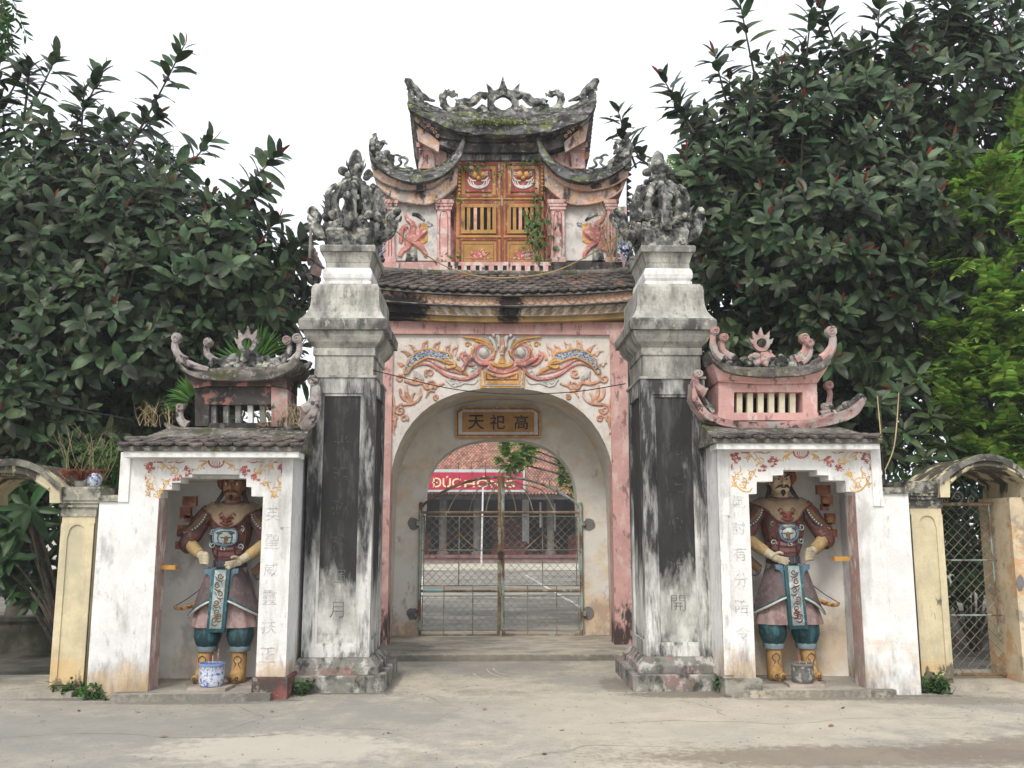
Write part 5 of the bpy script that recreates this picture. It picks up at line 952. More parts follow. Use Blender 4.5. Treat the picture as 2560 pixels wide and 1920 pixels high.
def statue(sg, zf, cx0, yfoot, Ys, fz, label):
    k = zf.m(Ys); base = zf(cx0, yfoot, Ys); bx = base.x
    T = thing('guardian_statue', (bx, Ys, fz), label, 'statue', 'guardian statues in the niches')
    def P(x, y, d=0.): return Vector((bx+(x-600)*k*sg, Ys-d, fz+(1478-y)*k))
    def ring(mb, rows, cxs=600, n=20, sq=2.4):
        v = []; m_ = len(rows)
        for r in rows:
            y, hw, hd = r[:3]; c = r[3] if len(r) > 3 else cxs; wv = r[4] if len(r) > 4 else 0; d0 = r[5] if len(r) > 5 else 0
            for i in range(n):
                a = 2*PI*i/n; ca, sa = math.cos(a), math.sin(a); w_ = 1+wv*math.sin(a*9)
                v.append(P(c+hw*math.copysign(abs(ca)**(2/sq), ca)*w_, y, d0+hd*math.copysign(abs(sa)**(2/sq), sa)*w_))
        f = [(i*n+q, i*n+(q+1) % n, (i+1)*n+(q+1) % n, (i+1)*n+q) for i in range(m_-1) for q in range(n)] + [tuple(range(n)), tuple((m_-1)*n+q for q in range(n-1, -1, -1))]
        if sg > 0: f = [tuple(reversed(q)) for q in f]
        mb.add(v, f); return mb
    def tb(mb, L_, r, flat=1, n=8, s=4): mb.tube(cr([P(*q) for q in L_], s), [q*k for q in r] if hasattr(r, '__len__') else r*k, n, flat); return mb
    def part(nm, mb, mt, par=T): return O(nm, mb, SM[mt] if isinstance(mt, str) else mt, par, True)
    # --- one continuous body
    mb = MB()
    ring(mb, [(760, 96, .11), (700, 88, .11), (640, 98, .13), (560, 124, .16), (480, 132, .165), (400, 148, .15), (345, 140, .12), (315, 84, .09), (290, 52, .075), (262, 48, .075)])
    ring(mb, [(288, 20, .02, 608, 0, .06), (272, 40, .07, 608, 0, .05), (255, 56, .10, 608, 0, .05), (225, 66, .115, 608, 0, .04), (190, 69, .12, 608, 0, .03), (150, 66, .12, 608, 0, .02), (120, 52, .10, 608, 0, .01), (105, 20, .04, 608, 0, 0)], 608)
    tb(mb, [(608, 178, .15), (608, 205, .185), (608, 216, .175)], (9, 15, 12)); mb.ball(P(593, 214, .15), .018, 8); mb.ball(P(623, 214, .15), .018, 8)
    for s in (-1, 1): mb.ball(P(608+s*38, 205, .10), .04, 8); tb(mb, [(608+s*14, 166, .145), (608+s*48, 160, .12)], (9, 8)); mb.ball(P(608+s*70, 195, .02), .03, 8, .5, 1, 1.4)
    mb.ball(P(608, 252, .11), .035, 8); tb(mb, [(585, 234, .14), (608, 230, .155), (631, 234, .14)], (7, 9, 7))
    tb(mb, [(470, 360, .0), (400, 420, .02), (345, 500, .03), (322, 560, .05), (370, 610, .11), (445, 662, .17)], (52, 30), 1, 10)
    mb.ball(P(462, 682, .19), .058, 10, 1, .8, 1.05)
    for q in range(4): tb(mb, [(440, 655+q*18, .205), (470, 652+q*18, .25), (494, 660+q*17, .245), (497, 668+q*17, .215)], (9.5, 8), 1, 7)
    tb(mb, [(452, 645, .20), (480, 640, .245), (496, 650, .25)], (12, 9), 1, 7)
    tb(mb, [(730, 360, .0), (800, 420, .02), (850, 490, .03), (866, 545, .05), (810, 610, .11), (735, 668, .17), (700, 690, .19)], (52, 27), 1, 10)
    mb.ball(P(682, 702, .19), .05, 10, 1.15, .6, .85)
    for q, (x, y) in enumerate(((604, 702), (598, 722), (606, 742), (626, 756))): tb(mb, [(690-q*6, 688+q*13, .20), (650-q*4, 696+q*14, .232), (x, y, .205)], (9, 6.5), 1, 7)
    tb(mb, [(695, 676, .20), (668, 664, .235), (645, 674, .235)], (12, 9), 1, 7)
    for x0, x1 in ((535, 468), (665, 694)): tb(mb, [(x0, 740, 0), ((x0+x1)/2, 980, .03), (x1, 1230, .03), (x1, 1420, .03)], (52, 36), 1, 10)
    me = bpy.data.meshes.new('tmp'); me.from_pydata([tuple(v) for v in mb.v], [], mb.f); ob = bpy.data.objects.new('tmp', me); COL.objects.link(ob)
    rm = ob.modifiers.new('r', 'REMESH'); rm.mode = 'VOXEL'; rm.voxel_size = .007; sm_ = ob.modifiers.new('s', 'SMOOTH'); sm_.iterations = 1; sm_.factor = .5
    ev = ob.evaluated_get(bpy.context.evaluated_depsgraph_get()).to_mesh(); b2 = MB(); b2.v = [tuple(v.co) for v in ev.vertices]; b2.f = [tuple(p.vertices) for p in ev.polygons]
    bpy.data.objects.remove(ob)
    bo = O('body', b2, SM['hand'], T, 2); bo.data.materials.append(SM['faceL'] if sg > 0 else SM['faceR']); zf_ = P(0, 300).z-WORLD[bo.name].z
    for p in bo.data.polygons:
        if p.center.z > zf_: p.material_index = 1
    # --- head
    fm = 'maroon' if sg > 0 else 'orange'
    mb = MB(); ring(mb, [(150, 72, .115, 608, 0, -.01), (128, 70, .11, 608, 0, -.01), (105, 58, .09, 608, 0, -.01), (90, 30, .06, 608, 0, -.01), (84, 8, .02, 608, 0, -.01)]); tb(mb, [(540, 150, .08), (572, 140, .125), (608, 136, .14), (644, 140, .125), (676, 150, .08)], 9); hd = part('headdress', mb, fm)
    for s in (-1, 1):
        mb = MB(); mb.ball(P(608+s*88, 168, .03), 36*k, 10, .8, .9, 1.15); tb(mb, [(608+s*72, 120, .02), (608+s*86, 145, .05), (608+s*84, 215, .03)], (16, 22, 10))
        part('hair_roll', mb, fm, hd)
    for s in (-1, 1):
        mb = MB(); tb(mb, [(608+s*66, 205, .0), (608+s*72, 245, .04), (608+s*98, 300, .08), (608+s*118, 322, .07)], (18, 12), .5); part('hair_ribbon', mb, 'hair', hd)
        mb = MB(); mb.ball(P(608+s*27, 183, .128), .021, 10, 1.35, .7, .8); ey = part('eye', mb, 'white')
        mb = MB(); mb.ball(P(608+s*26, 183, .144), .0105, 8, 1, .5, 1); part('pupil', mb, 'hair', ey)
        mb = MB(); tb(mb, [(608+s*12, 172, .155), (608+s*30, 160, .15), (608+s*54, 152, .125)], (4, 7, 2)); part('eyebrow', mb, 'hair')
        mb = MB(); tb(mb, [(608+s*4, 224, .168), (608+s*28, 230, .155), (608+s*50, 246, .125)], (5, 8, 2)); part('moustache', mb, 'hair')
    mb = MB(); tb(mb, [(592, 238, .155), (608, 237, .162), (624, 238, .155)], (5, 6, 5)); part('lips', mb, 'red')
    mb = MB(); tb(mb, [(608, 255, .14), (608, 275, .145), (608, 296, .13)], (12, 16, 3)); part('beard', mb, 'hair')
    # --- torso armour, collar, belt
    mb = MB(); ring(mb, [(330, 120, .12), (370, 150, .155), (430, 146, .175), (490, 138, .185), (560, 126, .18), (620, 108, .162), (660, 98, .15), (705, 98, .15)]); ar = part('breastplate', mb, 'maroon')
    mb = MB(); ring(mb, [(592, 114, .168), (612, 116, .182), (650, 110, .178), (692, 98, .16)]); part('belly_band', mb, M('statue belly %d' % sg, (.20, .09, .085), .2, .6))
    outer = [(398, 340, .05), (436, 362, .115), (482, 390, .155), (510, 430, .185), (555, 462, .205), (600, 474, .212), (648, 462, .205), (692, 430, .185), (718, 390, .155), (766, 362, .115), (826, 340, .05)]
    inner = [(530, 300, -.02), (540, 304, .03), (552, 308, .07), (568, 312, .095), (584, 314, .108), (606, 315, .11), (628, 314, .108), (646, 312, .095), (662, 308, .07), (674, 304, .03), (684, 300, -.02)]
    A_ = cr([P(*q) for q in inner], 3); B_ = cr([P(*q) for q in outer], 3); mid = [a.lerp(b, .5)+Vector((0, -.03, .03)) for a, b in zip(A_, B_)]; bk = Vector((0, .028, -.012))
    mb = MB(); mb.sweep([A_, mid, B_, [b+bk for b in B_], [q+bk for q in mid], [a+bk for a in A_]]); co = part('collar', mb, 'collar')
    mb = MB(); mb.tube(B_, 5*k, 6); mb.tube(A_, 10*k, 6); part('collar_edge', mb, 'maroon', co)
    mb = MB(); tb(mb, [(556, 412, .20), (575, 400, .22), (600, 420, .235), (625, 400, .22), (644, 412, .20)], (6, 10, 6)); tb(mb, [(560, 440, .205), (600, 452, .225), (640, 440, .205)], (8, 11, 8)); mb.ball(P(582, 425, .215), .02, 8); mb.ball(P(618, 425, .215), .02, 8); tb(mb, [(545, 395, .19), (560, 378, .18), (575, 390, .19)], (6, 8, 3)); tb(mb, [(655, 395, .19), (640, 378, .18), (625, 390, .19)], (6, 8, 3)); mb.ball(P(600, 434, .228), .022, 8); part('chest_mask', mb, 'red', co)
    mb = MB()
    for x, y in ((520, 360), (560, 365), (600, 360), (640, 365), (680, 358)): mb.tube(spiral(P(x, y, .15 if abs(x-600) < 60 else .10), 16*k, 4*k, 1.2, x, 10), (.005, .004), 5)
    part('collar_scroll', mb, 'boot', co)
    mb = MB()
    for q in range(5):
        tb(mb, [(478+q*6, 470+q*44, .10-.0*q), (540, 492+q*42, .178), (600, 500+q*42, .19), (660, 492+q*42, .178), (722-q*6, 470+q*44, .10)], (3, 4, 3))
    for s_ in (-1, 1): tb(mb, [(600+s_*62, 470, .175), (600+s_*74, 540, .172), (600+s_*56, 600, .178), (600+s_*66, 680, .15)], (4, 6, 4)); tb(mb, [(600+s_*110, 400, .13), (600+s_*118, 500, .12), (600+s_*98, 640, .11)], (5, 7, 4))
    q_ = part('armour_bands', mb, M('statue dark banding %d' % sg, (.06, .028, .024), .25, .6), ar)
    n = 26; Em = []
    for i in range(n):
        a = 2*PI*i/n; e = 2.0 if sg < 0 else 3.2; rx, rz = (62, 62) if sg < 0 else (80, 56)
        Em.append(P(592+rx*math.copysign(abs(math.cos(a))**(2/e), math.cos(a)), 532-rz*math.copysign(abs(math.sin(a))**(2/e), math.sin(a)), .192))
    mb = MB(); mb.prism(Em, .04, .006); em = part('emblem', mb, 'pale')
    mb = MB(); mb.tube(Em+[Em[0]], 6*k, 6); part('emblem_rim', mb, 'blue', em)
    for s in (-1, 1):
        mb = MB(); tb(mb, [(592+s*38, 575, .195), (592+s*48, 540, .195), (592+s*40, 512, .195)], (5, 4, 3), .5)
        for a in (-2.8, -2.1, -1.5, -.9, -.3): tb(mb, [(592+s*42, 514, .196), (592+s*42+26*math.cos(a), 512+16*math.sin(a), .196)], (7, 2), .4)
        tb(mb, [(592+s*20, 578, .195), (592+s*55, 572, .195)], (6, 3), .4)
        part('emblem_tree', mb, 'slate', em)
    mb = MB(); mb.ball(P(600, 545, .196), .024, 8, 1, .5, 1); tb(mb, [(600, 555, .196), (596, 578, .196)], (13, 11), .4); part('emblem_beast', mb, 'ochre', em)
    mb = MB()
    for x, y in ((505, 588), (690, 600), (585, 612), (500, 500), (690, 480)): mb.tube(spiral(P(x, y, .19 if abs(x-600) < 60 else .15), 22*k, 6*k, 1.2, x, 12), (.006, .005), 5)
    part('armour_scroll', mb, 'pale', ar)
    mb = MB(); ring(mb, [(690, 102, .16), (692, 108, .17), (736, 112, .175), (740, 108, .165)]); bt = part('belt', mb, 'slate')
    mb = MB()
    for x in (520, 560, 600, 640, 680): mb.tube([P(x, 694, .165+.012*math.cos((x-600)/60)), P(x, 735, .165+.012*math.cos((x-600)/60))], 3*k, 5)
    part('belt_seam', mb, 'armour', bt)['kind'] = 'stuff'
    # --- arms
    for s, el, wr in ((-1, (322, 560, .05), (440, 655, .16)), (1, (866, 545, .05), (728, 668, .165))):
        sx = 600+s*155; f = lambda x: x if s < 0 else 1195-x
        mb = MB(); tb(mb, [(f(460), 362, .0), (f(400), 430, .025), (f(350), 520, .045), (f(318), 575, .06), (f(345), 598, .09)], (66, 62, 56), 1, 10); mb.ball(P(f(322), 560, .05), .075, 10); sl = part('sleeve', mb, 'maroon')
        mb = MB(); tb(mb, [(f(352), 596, .10), (f(335), 575, .11), (f(312), 560, .09)], (14, 18, 10)); tb(mb, [(f(372), 560, .12), (f(345), 550, .13), (f(318), 535, .10)], (10, 14, 8)); part('sleeve_fold', mb, 'maroon', sl)
        mb = MB(); A1 = cr([P(f(448), 350, .02), P(f(390), 385, .07), P(f(330), 450, .08), P(f(292), 500, .05)], 4); B1 = cr([P(f(452), 368, .10), P(f(430), 425, .125), P(f(380), 480, .13), P(f(305), 512, .10)], 4)
        M1 = [a.lerp(b, .5)+Vector((0, -.03, .012)) for a, b in zip(A1, B1)]; mb.sweep([A1, M1, B1, [b+Vector((0, .03, -.01)) for b in B1]]); sgd = part('shoulder_guard', mb, 'ochre')
        mb = MB()
        for q in B1[::1]: mb.ball(q+Vector((0, -.006, .006)), .0095, 6)
        part('guard_beads', mb, 'white', sgd)
        mb = MB(); mb.tube([q+Vector((0, -.003, -.016)) for q in B1], 7*k, 6); part('guard_edge', mb, 'slate', sgd)
        mb = MB(); g = [(f(345), 585, .085), (f(385), 620, .12), (f(425), 648, .155)] if s < 0 else [(848, 580, .085), (800, 620, .12), (745, 660, .155)]; tb(mb, g, (46, 42, 36), 1, 10); part('forearm_guard', mb, 'skin')
    # --- skirts
    mb = MB(); ring(mb, [(760, 110, .13, 590), (900, 150, .16, 588, .012), (1020, 192, .175, 586, .03), (1100, 212, .185, 584, .045), (1128, 216, .19, 584, .05), (1132, 200, .17, 584, .05)], 588, 64); part('under_skirt', mb, 'skirt')
    hems = []
    for s in (-1, 1):
        f = (lambda x: x) if s < 0 else (lambda x: 1165-x)
        rows = []
        for j in range(7):
            t = j/6; row = []
            for i in range(9):
                u = i/8; xt = 545-90*u; xb = 530-195*u; yb = 955+118*u**1.3
                row.append(P(f(xt+(xb-xt)*t), 735+(yb-735)*t, .185+.035*t*(1-u)+.03*math.sin(PI*u)-.21*u**2.2))
            rows.append(row)
        mb = MB(); mb.sweep(rows + [[p+Vector((0, .03, 0)) for p in rows[-1]]]); fl = part('armour_flap', mb, 'armour')
        mb = MB()
        for j in range(1, 24):
            t = j/24; r0 = rows[min(int(t*6), 5)]; r1 = rows[min(int(t*6), 5)+1]; w_ = t*6-min(int(t*6), 5); mb.tube([a.lerp(b, w_)+Vector((0, -.002, 0)) for a, b in zip(r0, r1)], .0032, 4)
        for i in range(1, 16):
            u = i/16*8; i0 = min(int(u), 7); mb.tube([r[i0].lerp(r[i0+1], u-i0)+Vector((0, -.002, 0)) for r in rows], .0026, 4)
        part('scale_rows', mb, 'armour', fl)
        mb = MB(); mb.tube([p+Vector((0, -.006, .005)) for p in rows[-1]], 8*k, 6); part('hem_white', mb, 'white', fl)
        mb = MB(); mb.tube([p+Vector((0, -.007, .024)) for p in rows[-1]], 6*k, 6); part('hem_teal', mb, 'teal', fl)
        mb = MB(); L_ = [(468, 742), (545, 742), (545, 870), (528, 885), (512, 850), (514, 800), (492, 775), (470, 770)]; mb.prism([P(f(a), b, .215) for a, b in L_], .05, .006); part('side_cloth', mb, 'blue')
    mb = MB(); mb.prism([P(532, 745, .235), P(642, 745, .235), (P(625, 1152, .255)), P(508, 1150, .255)] if False else [P(528, 745, .245), P(645, 745, .245), P(626, 1152, .245), P(508, 1150, .245)], .05, .006); ap = part('apron', mb, 'teal')
    mb = MB(); mb.prism([P(548, 752, .252), P(622, 752, .252), P(606, 1128, .252), P(528, 1126, .252)], .02, .003); part('apron_panel', mb, 'pale', ap)
    mb = MB()
    for i, (x, y) in enumerate(((585, 790), (570, 850), (588, 905), (565, 960), (575, 1020), (560, 1075), (585, 1050))):
        mb.tube(spiral(P(x, y, .253), 20*k, 4*k, 1.3, i*1.3, 12, 1 if i % 2 else -1), (.007, .004), 5); tb(mb, [(x-20, y+20, .253), (x, y+32, .253), (x+22, y+26, .253)], (3, 6, 2), .5)
    part('apron_dragon', mb, 'ochre' if sg > 0 else 'red', ap)
    mb = MB()
    for i, (x, y) in enumerate(((560, 800), (595, 830), (560, 900), (592, 940), (550, 1000), (590, 990), (545, 1090))): tb(mb, [(x-10, y-10, .253), (x, y, .253), (x+4, y+16, .253)], (2, 5, 2), .4)
    part('apron_cloud', mb, 'blue', ap)['kind'] = 'stuff'
    # --- legs
    for c, fx in ((480, 465), (697, 697)):
        mb = MB(); ring(mb, [(1105, 76, .11, c, .02, .02), (1135, 86, .135, c, .03, .02), (1190, 86, .135, c, .035, .03), (1235, 72, .115, c, .035, .03), (1258, 60, .095, c, .02, .03)], c, 44); part('trouser_leg', mb, 'trouser')
        mb = MB(); ring(mb, [(1250, 66, .10, c, 0, .03), (1256, 70, .105, c, 0, .03), (1284, 64, .10, c, 0, .03), (1288, 56, .09, c, 0, .03)], c); part('trouser_cuff', mb, 'cuff')
        mb = MB(); ring(mb, [(1280, 50, .08, c-3, 0, .03), (1350, 48, .08, fx, 0, .03), (1400, 47, .085, fx, 0, .04), (1435, 50, .11, fx, 0, .06), (1460, 52, .13, fx, 0, .075), (1476, 50, .125, fx, 0, .075)], c)
        for q in range(2): mb.ball(P(fx-22+q*44, 1448, .185), 28*k, 10, 1, 1, .95)
        bo_ = part('boot', mb, 'boot')
        mb = MB()
        for s in (-1, 1): tb(mb, [(fx, 1310, .115), (fx+s*22, 1328, .108), (fx+s*20, 1350, .108), (fx+s*8, 1362, .115), (fx+s*24, 1395, .112)], 3, .8); mb.tube(spiral(P(fx+s*22, 1446, .23), 14*k, 4*k, 1.2, s, 10, s), (.005, .004), 5)
        part('boot_scroll', mb, 'slate', bo_)['kind'] = 'stuff'
    # --- bow at one side, quiver at the other
    mb = MB(); tb(mb, [(455, 905, .0), (420, 960, .02), (370, 985, .03), (310, 1005, .03), (262, 1008, .03), (250, 990, .03)], (16, 17, 10), .6); bw = part('bow', mb, 'boot')
    mb = MB(); tb(mb, [(256, 990, .03), (340, 940, .03), (430, 870, .03)], 3); part('bow_string', mb, 'hair', bw)
    mb = MB(); tb(mb, [(330, 992, .05), (350, 1000, .05), (370, 985, .055)], (4, 6, 2)); tb(mb, [(290, 1004, .05), (305, 1010, .05)], (4, 6)); part('bow_scroll', mb, 'red', bw)
    mb = MB(); tb(mb, [(870, 670, .0), (820, 730, .02), (765, 775, .02)], (34, 30), .7); qv = part('quiver', mb, 'ochre')
    mb = MB(); tb(mb, [(760, 770, .02), (775, 800, .03), (800, 815, .03), (870, 790, .02)], 8); tb(mb, [(845, 690, .03), (880, 745, .03)], 7); part('quiver_strap', mb, 'slate', qv)
    return T
statue(1, zs, 592, 1478, 10.03, .085, 'painted warrior statue with a dark brown face standing behind the blue pot')
statue(-1, zt, 567, 1474, 10.05, .085, 'painted warrior statue with a pale moustached face standing behind the grey pot')
for (x0, x1, y0, y1) in ((zs(350, 1478, 9.9).x, zs(790, 1478, 9.9).x, 9.83, 10.28), (zt(352, 1478, 9.9).x, zt(800, 1478, 9.9).x, 9.83, 10.28)):
    mb = MB(); mb.box(x0, x1, y0, y1, .065, .085); tag(O('statue_step', mb.rough(.004, 9), M('grey step slab %d' % (x0 > 0), (.22, .20, .18), .2)), 'low grey slab under the feet of the %s statue' % ('dark faced' if x0 < 0 else 'pale faced'), 'slab')

# ================================================================ incense pots on their tiles
def pot(zf, cx, yb, hw, ht, Y, mats, label, tl):
    b = zf(cx, yb, Y); k = zf.m(Y); z0 = .065+.03; h = ht*k; r = hw*k
    mb = MB(); a = Vector((b.x, Y, 0)); s = r*1.5
    P = [(b.x-s, Y-s*.75), (b.x+s*.95, Y-s*.8), (b.x+s*1.05, Y+s*.7), (b.x-s*.9, Y+s*.75)]
    mb.add([(x, y, z) for z in (.066, z0) for x, y in P], [(0, 3, 2, 1), (4, 5, 6, 7)] + [(i, (i+1) % 4, 4+(i+1) % 4, 4+i) for i in range(4)])
    tag(O('pot_tile', mb, M('dusty tile '+label[:5], (.36, .31, .26), .15)), tl, 'tile')
    T = thing('incense_pot', (b.x, Y, z0), label, 'pot')
    mb = MB(); mb.lathe([(r*.80, 0), (r*.86, h*.04), (r*.93, h*.25), (r*.96, h*.55), (r*.95, h*.86), (r*.98, h*.88)], (b.x, Y, z0), 28); O('bowl', mb, mats[0], T, True)
    mb = MB(); mb.lathe([(r*.98, h*.88), (r*1.02, h*.90), (r*1.02, h*.985), (r*.99, h), (r*.90, h), (r*.88, h*.97), (r*.88, h*.9)], (b.x, Y, z0), 28); O('rim', mb, mats[1], T, True)
    mb = MB(); mb.lathe([(r*.885, h*.90), (r*.5, h*.93), (.001, h*.95)], (b.x, Y, z0), 20); O('ash', mb, M('pot ash '+label[:4], (.10, .08, .06), .3), T, True)
    for i in range(4):
        x, y = random.uniform(-.3, .4)*r, random.uniform(-.2, .3)*r; mb = MB(); mb.tube([(b.x+x, Y+y, z0+h*.9), (b.x+x*1.25, Y+y, z0+h*(1.25+.25*(i == 0)+random.random()*.1))], .0035, 5); O('incense_stick', mb, m['pbrown'], T)
    return T
bw = M('blue and white glaze', (.60, .64, .70), .05, .15, spec=.6, bump=0, stains=[((.06, .11, .34), (26, 26, 30), .54, .62, None, .9), ((.10, .17, .42), (60, 60, 50), .56, .64, None, .8), ((.05, .09, .30), (9, 9, 60), .62, .66, (.09, .16, .12, -.2), .8)])
pot(zs, 500, 1530, 86, 150, 9.62, (bw, M('blue glazed rim', (.16, .24, .45), .15, .15, spec=.6, bump=0)), 'blue and white porcelain incense pot on a tile before the dark faced statue', 'worn tile under the blue and white pot')
gp = M('grey unglazed pot', (.12, .12, .115), .2, .55, stains=[((.40, .39, .36), (22, 22, 22), .58, .64, None, .8)])
pot(zt, 662, 1500, 76, 125, 9.70, (gp, M('grey pot rim', (.17, .165, .15), .2, .5)), 'small dark grey incense pot on a tile before the pale faced statue', 'dusty tile under the dark grey pot')
# ================================================================ the hall across the courtyard
YH = 48.5
H = thing('courtyard_hall', (.5, 51, .064), 'low hall with orange tiled roof and dark open front across the courtyard', 'hall')
zpl = z8(1000, 1310, YH).z; xl, xr = -5.2, 6.6
mb = MB(); mb.box(-11, 13, YH, 56, .064, zpl); O('platform', mb, M('pink grey platform', (.30, .19, .18), .15, stains=[((.16, .13, .12), (1, 1, 1), .5, .65, None, .7)]), H)
mb = MB(); mb.box(-11, 13, YH-.12, YH+.01, zpl-.12, zpl+.03); O('platform_edge', mb, M('platform edge', (.22, .10, .10), .15), H)
mb = MB(); mb.box(-11, 13, 54, 54.2, zpl, 6); O('hall_back_wall', mb, M('hall dark wall', (.05, .045, .04), .2), H)
mb = MB(); mb.box(-11, -10.8, YH+.4, 54, zpl, 6); mb.box(12.8, 13, YH+.4, 54, zpl, 6); O('hall_end_wall', mb, bpy.data.materials['hall dark wall'], H)
ee = z8(1000, 560, YH-1.0); 
for x in (745, 1640, 330, -200, 2400):
    p = z8(x, 1000, YH+.8); mb = MB(); mb.lathe([(.30, 0), (.30, .14), (.2, .2), (.19, 3.4)], (p.x, YH+.8, zpl), 12); O('hall_post', mb, M('grey hall post', (.15, .14, .125), .15) if x == 745 else bpy.data.materials['grey hall post'], H, True)
mb = MB(); p = z8(1337, 900, YH+2.5); mb.box(p.x-.18, p.x+.18, YH+2.3, YH+2.7, zpl+.55, 4); O('white_column', mb, M('hall white column', (.5, .5, .52), .1), H)
mb = MB()
for a, b, y, d in ((960, 1360, 1140, 2.2), (930, 1340, 1200, 1.8), (920, 1340, 1245, 1.4)): p0, p1 = z8(a, y, YH+d), z8(b, y, YH+d); mb.box(p0.x, p1.x, YH+d, YH+d+.5, zpl, max(p0.z, zpl+.12))
O('altar_step', mb, M('red altar step', (.16, .06, .05), .2), H)
mb = MB(); p0, p1 = z8(930, 1070, YH+3), z8(1310, 860, YH+3); mb.box(p0.x, p1.x, YH+3, YH+3.3, zpl+.4, p1.z); O('altar_front', mb, M('lacquer altar', (.10, .022, .02), .3, .4, stains=[((.30, .17, .04), (3, 3, 3), .60, .68, None, .6)]), H)
mb = MB(); mb.box(-4.4, -3.2, YH+2, YH+2.6, zpl, zpl+1.1); O('side_table', mb, M('dark red table', (.13, .04, .03), .2, .5), H); mb = MB(); mb.box(4.2, 5.6, YH+1.6, YH+2.4, zpl, zpl+1.0); O('side_table', mb, bpy.data.materials['dark red table'], H)
for x, a, b in ((1690, 675, 1010), (1518, 660, 970)):
    p0, p1 = z8(x, a, YH+1), z8(x, b, YH+1); mb = MB(); mb.box(p0.x-.05, p0.x+.05, YH+1, YH+1.05, p1.z, p0.z); O('hanging_tube', mb, M('pale hanging tube', (.5, .5, .55), .1) if x == 1690 else bpy.data.materials['pale hanging tube'], H)
ry0, rz0 = YH-1.0, ee.z; ry1, rz1 = YH+5.2, ee.z+5.4
mb = MB(); mb.add([(-12, ry0, rz0-.1), (14, ry0, rz0-.1), (14, ry1, rz1-.1), (-12, ry1, rz1-.1), (14, ry1+6, rz0), (-12, ry1+6, rz0)], [(0, 1, 2, 3), (3, 2, 4, 5)]); O('hall_roof', mb, M('roof underlay', (.10, .06, .045), .2), H)
mb = MB(); mb.box(-12, 14, ry0+.02, ry0+.1, rz0-.28, rz0-.05); O('eave_beam', mb, M('dark eave beam', (.06, .05, .045), .2), H)
tv, tf = scale_tile(.165, .30, .045).v, scale_tile(.165, .30, .045).f; mb = MB(); ang = math.atan2(rz1-rz0, ry1-ry0); nr = 44; stp = .16
for r in range(nr):
    for i in range(72):
        x = -5.3+i*.17+(r % 2)*.085; y = ry0+math.cos(ang)*(r*stp+.2); z = rz0+math.sin(ang)*(r*stp+.2); a = ang-R_(11)+random.uniform(-.03, .03); zz = random.uniform(0, .02)
        mb.add([(x+v[0], y+v[1]*math.cos(a)-v[2]*math.sin(a), z+v[1]*math.sin(a)+v[2]*math.cos(a)+zz) for v in tv], tf)
q = O('roof_tiles', mb, M('orange clay tile', (.33, .17, .12), .2, .85, island=.3, stains=[((.15, .10, .085), (.8, .8, .8), .46, .70, None, .6)]), H); q['kind'] = 'stuff'
# hoarding hung on the eave
Yb_ = YH-1.6; a, b = z8(1334, 262, Yb_), z8(1334, 535, Yb_); x0 = -5.6
S = thing('banner_board', ((x0+a.x)/2, Yb_, b.z), 'red hoarding with cream lettering hung at the hall eave', 'sign')
mb = MB(); mb.box(x0, a.x, Yb_, Yb_+.06, b.z, a.z); O('board_frame', mb, M('pale grey hoarding frame', (.42, .48, .50), .1), S)
mb = MB(); mb.box(x0+.12, z8(1305, 300, Yb_).x, Yb_-.012, Yb_+.02, z8(0, 508, Yb_).z, z8(0, 296, Yb_).z); O('board_field', mb, M('red hoarding print', (.42, .022, .055), .1, .6, bump=0), S)
hh = z8(0, 330, Yb_).z-z8(0, 470, Yb_).z; cz = z8(0, 410, Yb_).z
def word(body, xa, xb):
    mb = text_mb(body, hh, (0, Yb_-.016, cz), .012, .012); A = np.array(mb.v); lo, hi = A[:, 0].min(), A[:, 0].max(); x0_, x1_ = z8(xa, 420, Yb_).x, z8(xb, 420, Yb_).x
    A[:, 0] = x0_+(A[:, 0]-lo)/(hi-lo)*(x1_-x0_); mb.v = A.tolist(); O('lettering', mb, bpy.data.materials.get('cream lettering') or M('cream lettering', (.66, .58, .36), .08, .6, bump=0), S)
word('ĐÚC', 195, 545); word('HỒNG', 590, 1205)
for x in (675, 845, 1230, 520):
    p = z8(x, 262, Yb_+.05); mb = MB(); mb.tube([(p.x, Yb_+.03, p.z-.1), (p.x, Yb_+.03, p.z+.35)], .018, 5); O('board_stay', mb, m['cable'], S)
p0, p1 = z8(797, 1410, YH-4), z8(817, 545, YH-4); mb = MB(); mb.tube([(p0.x, YH-4, .07), (p1.x, YH-4, p1.z+.3)], .045, 8); fp = O('flagpole', mb, M('white pole paint', (.6, .6, .62), .05, .4)); tag(fp, 'thin white pole standing in the courtyard before the red hoarding', 'pole')

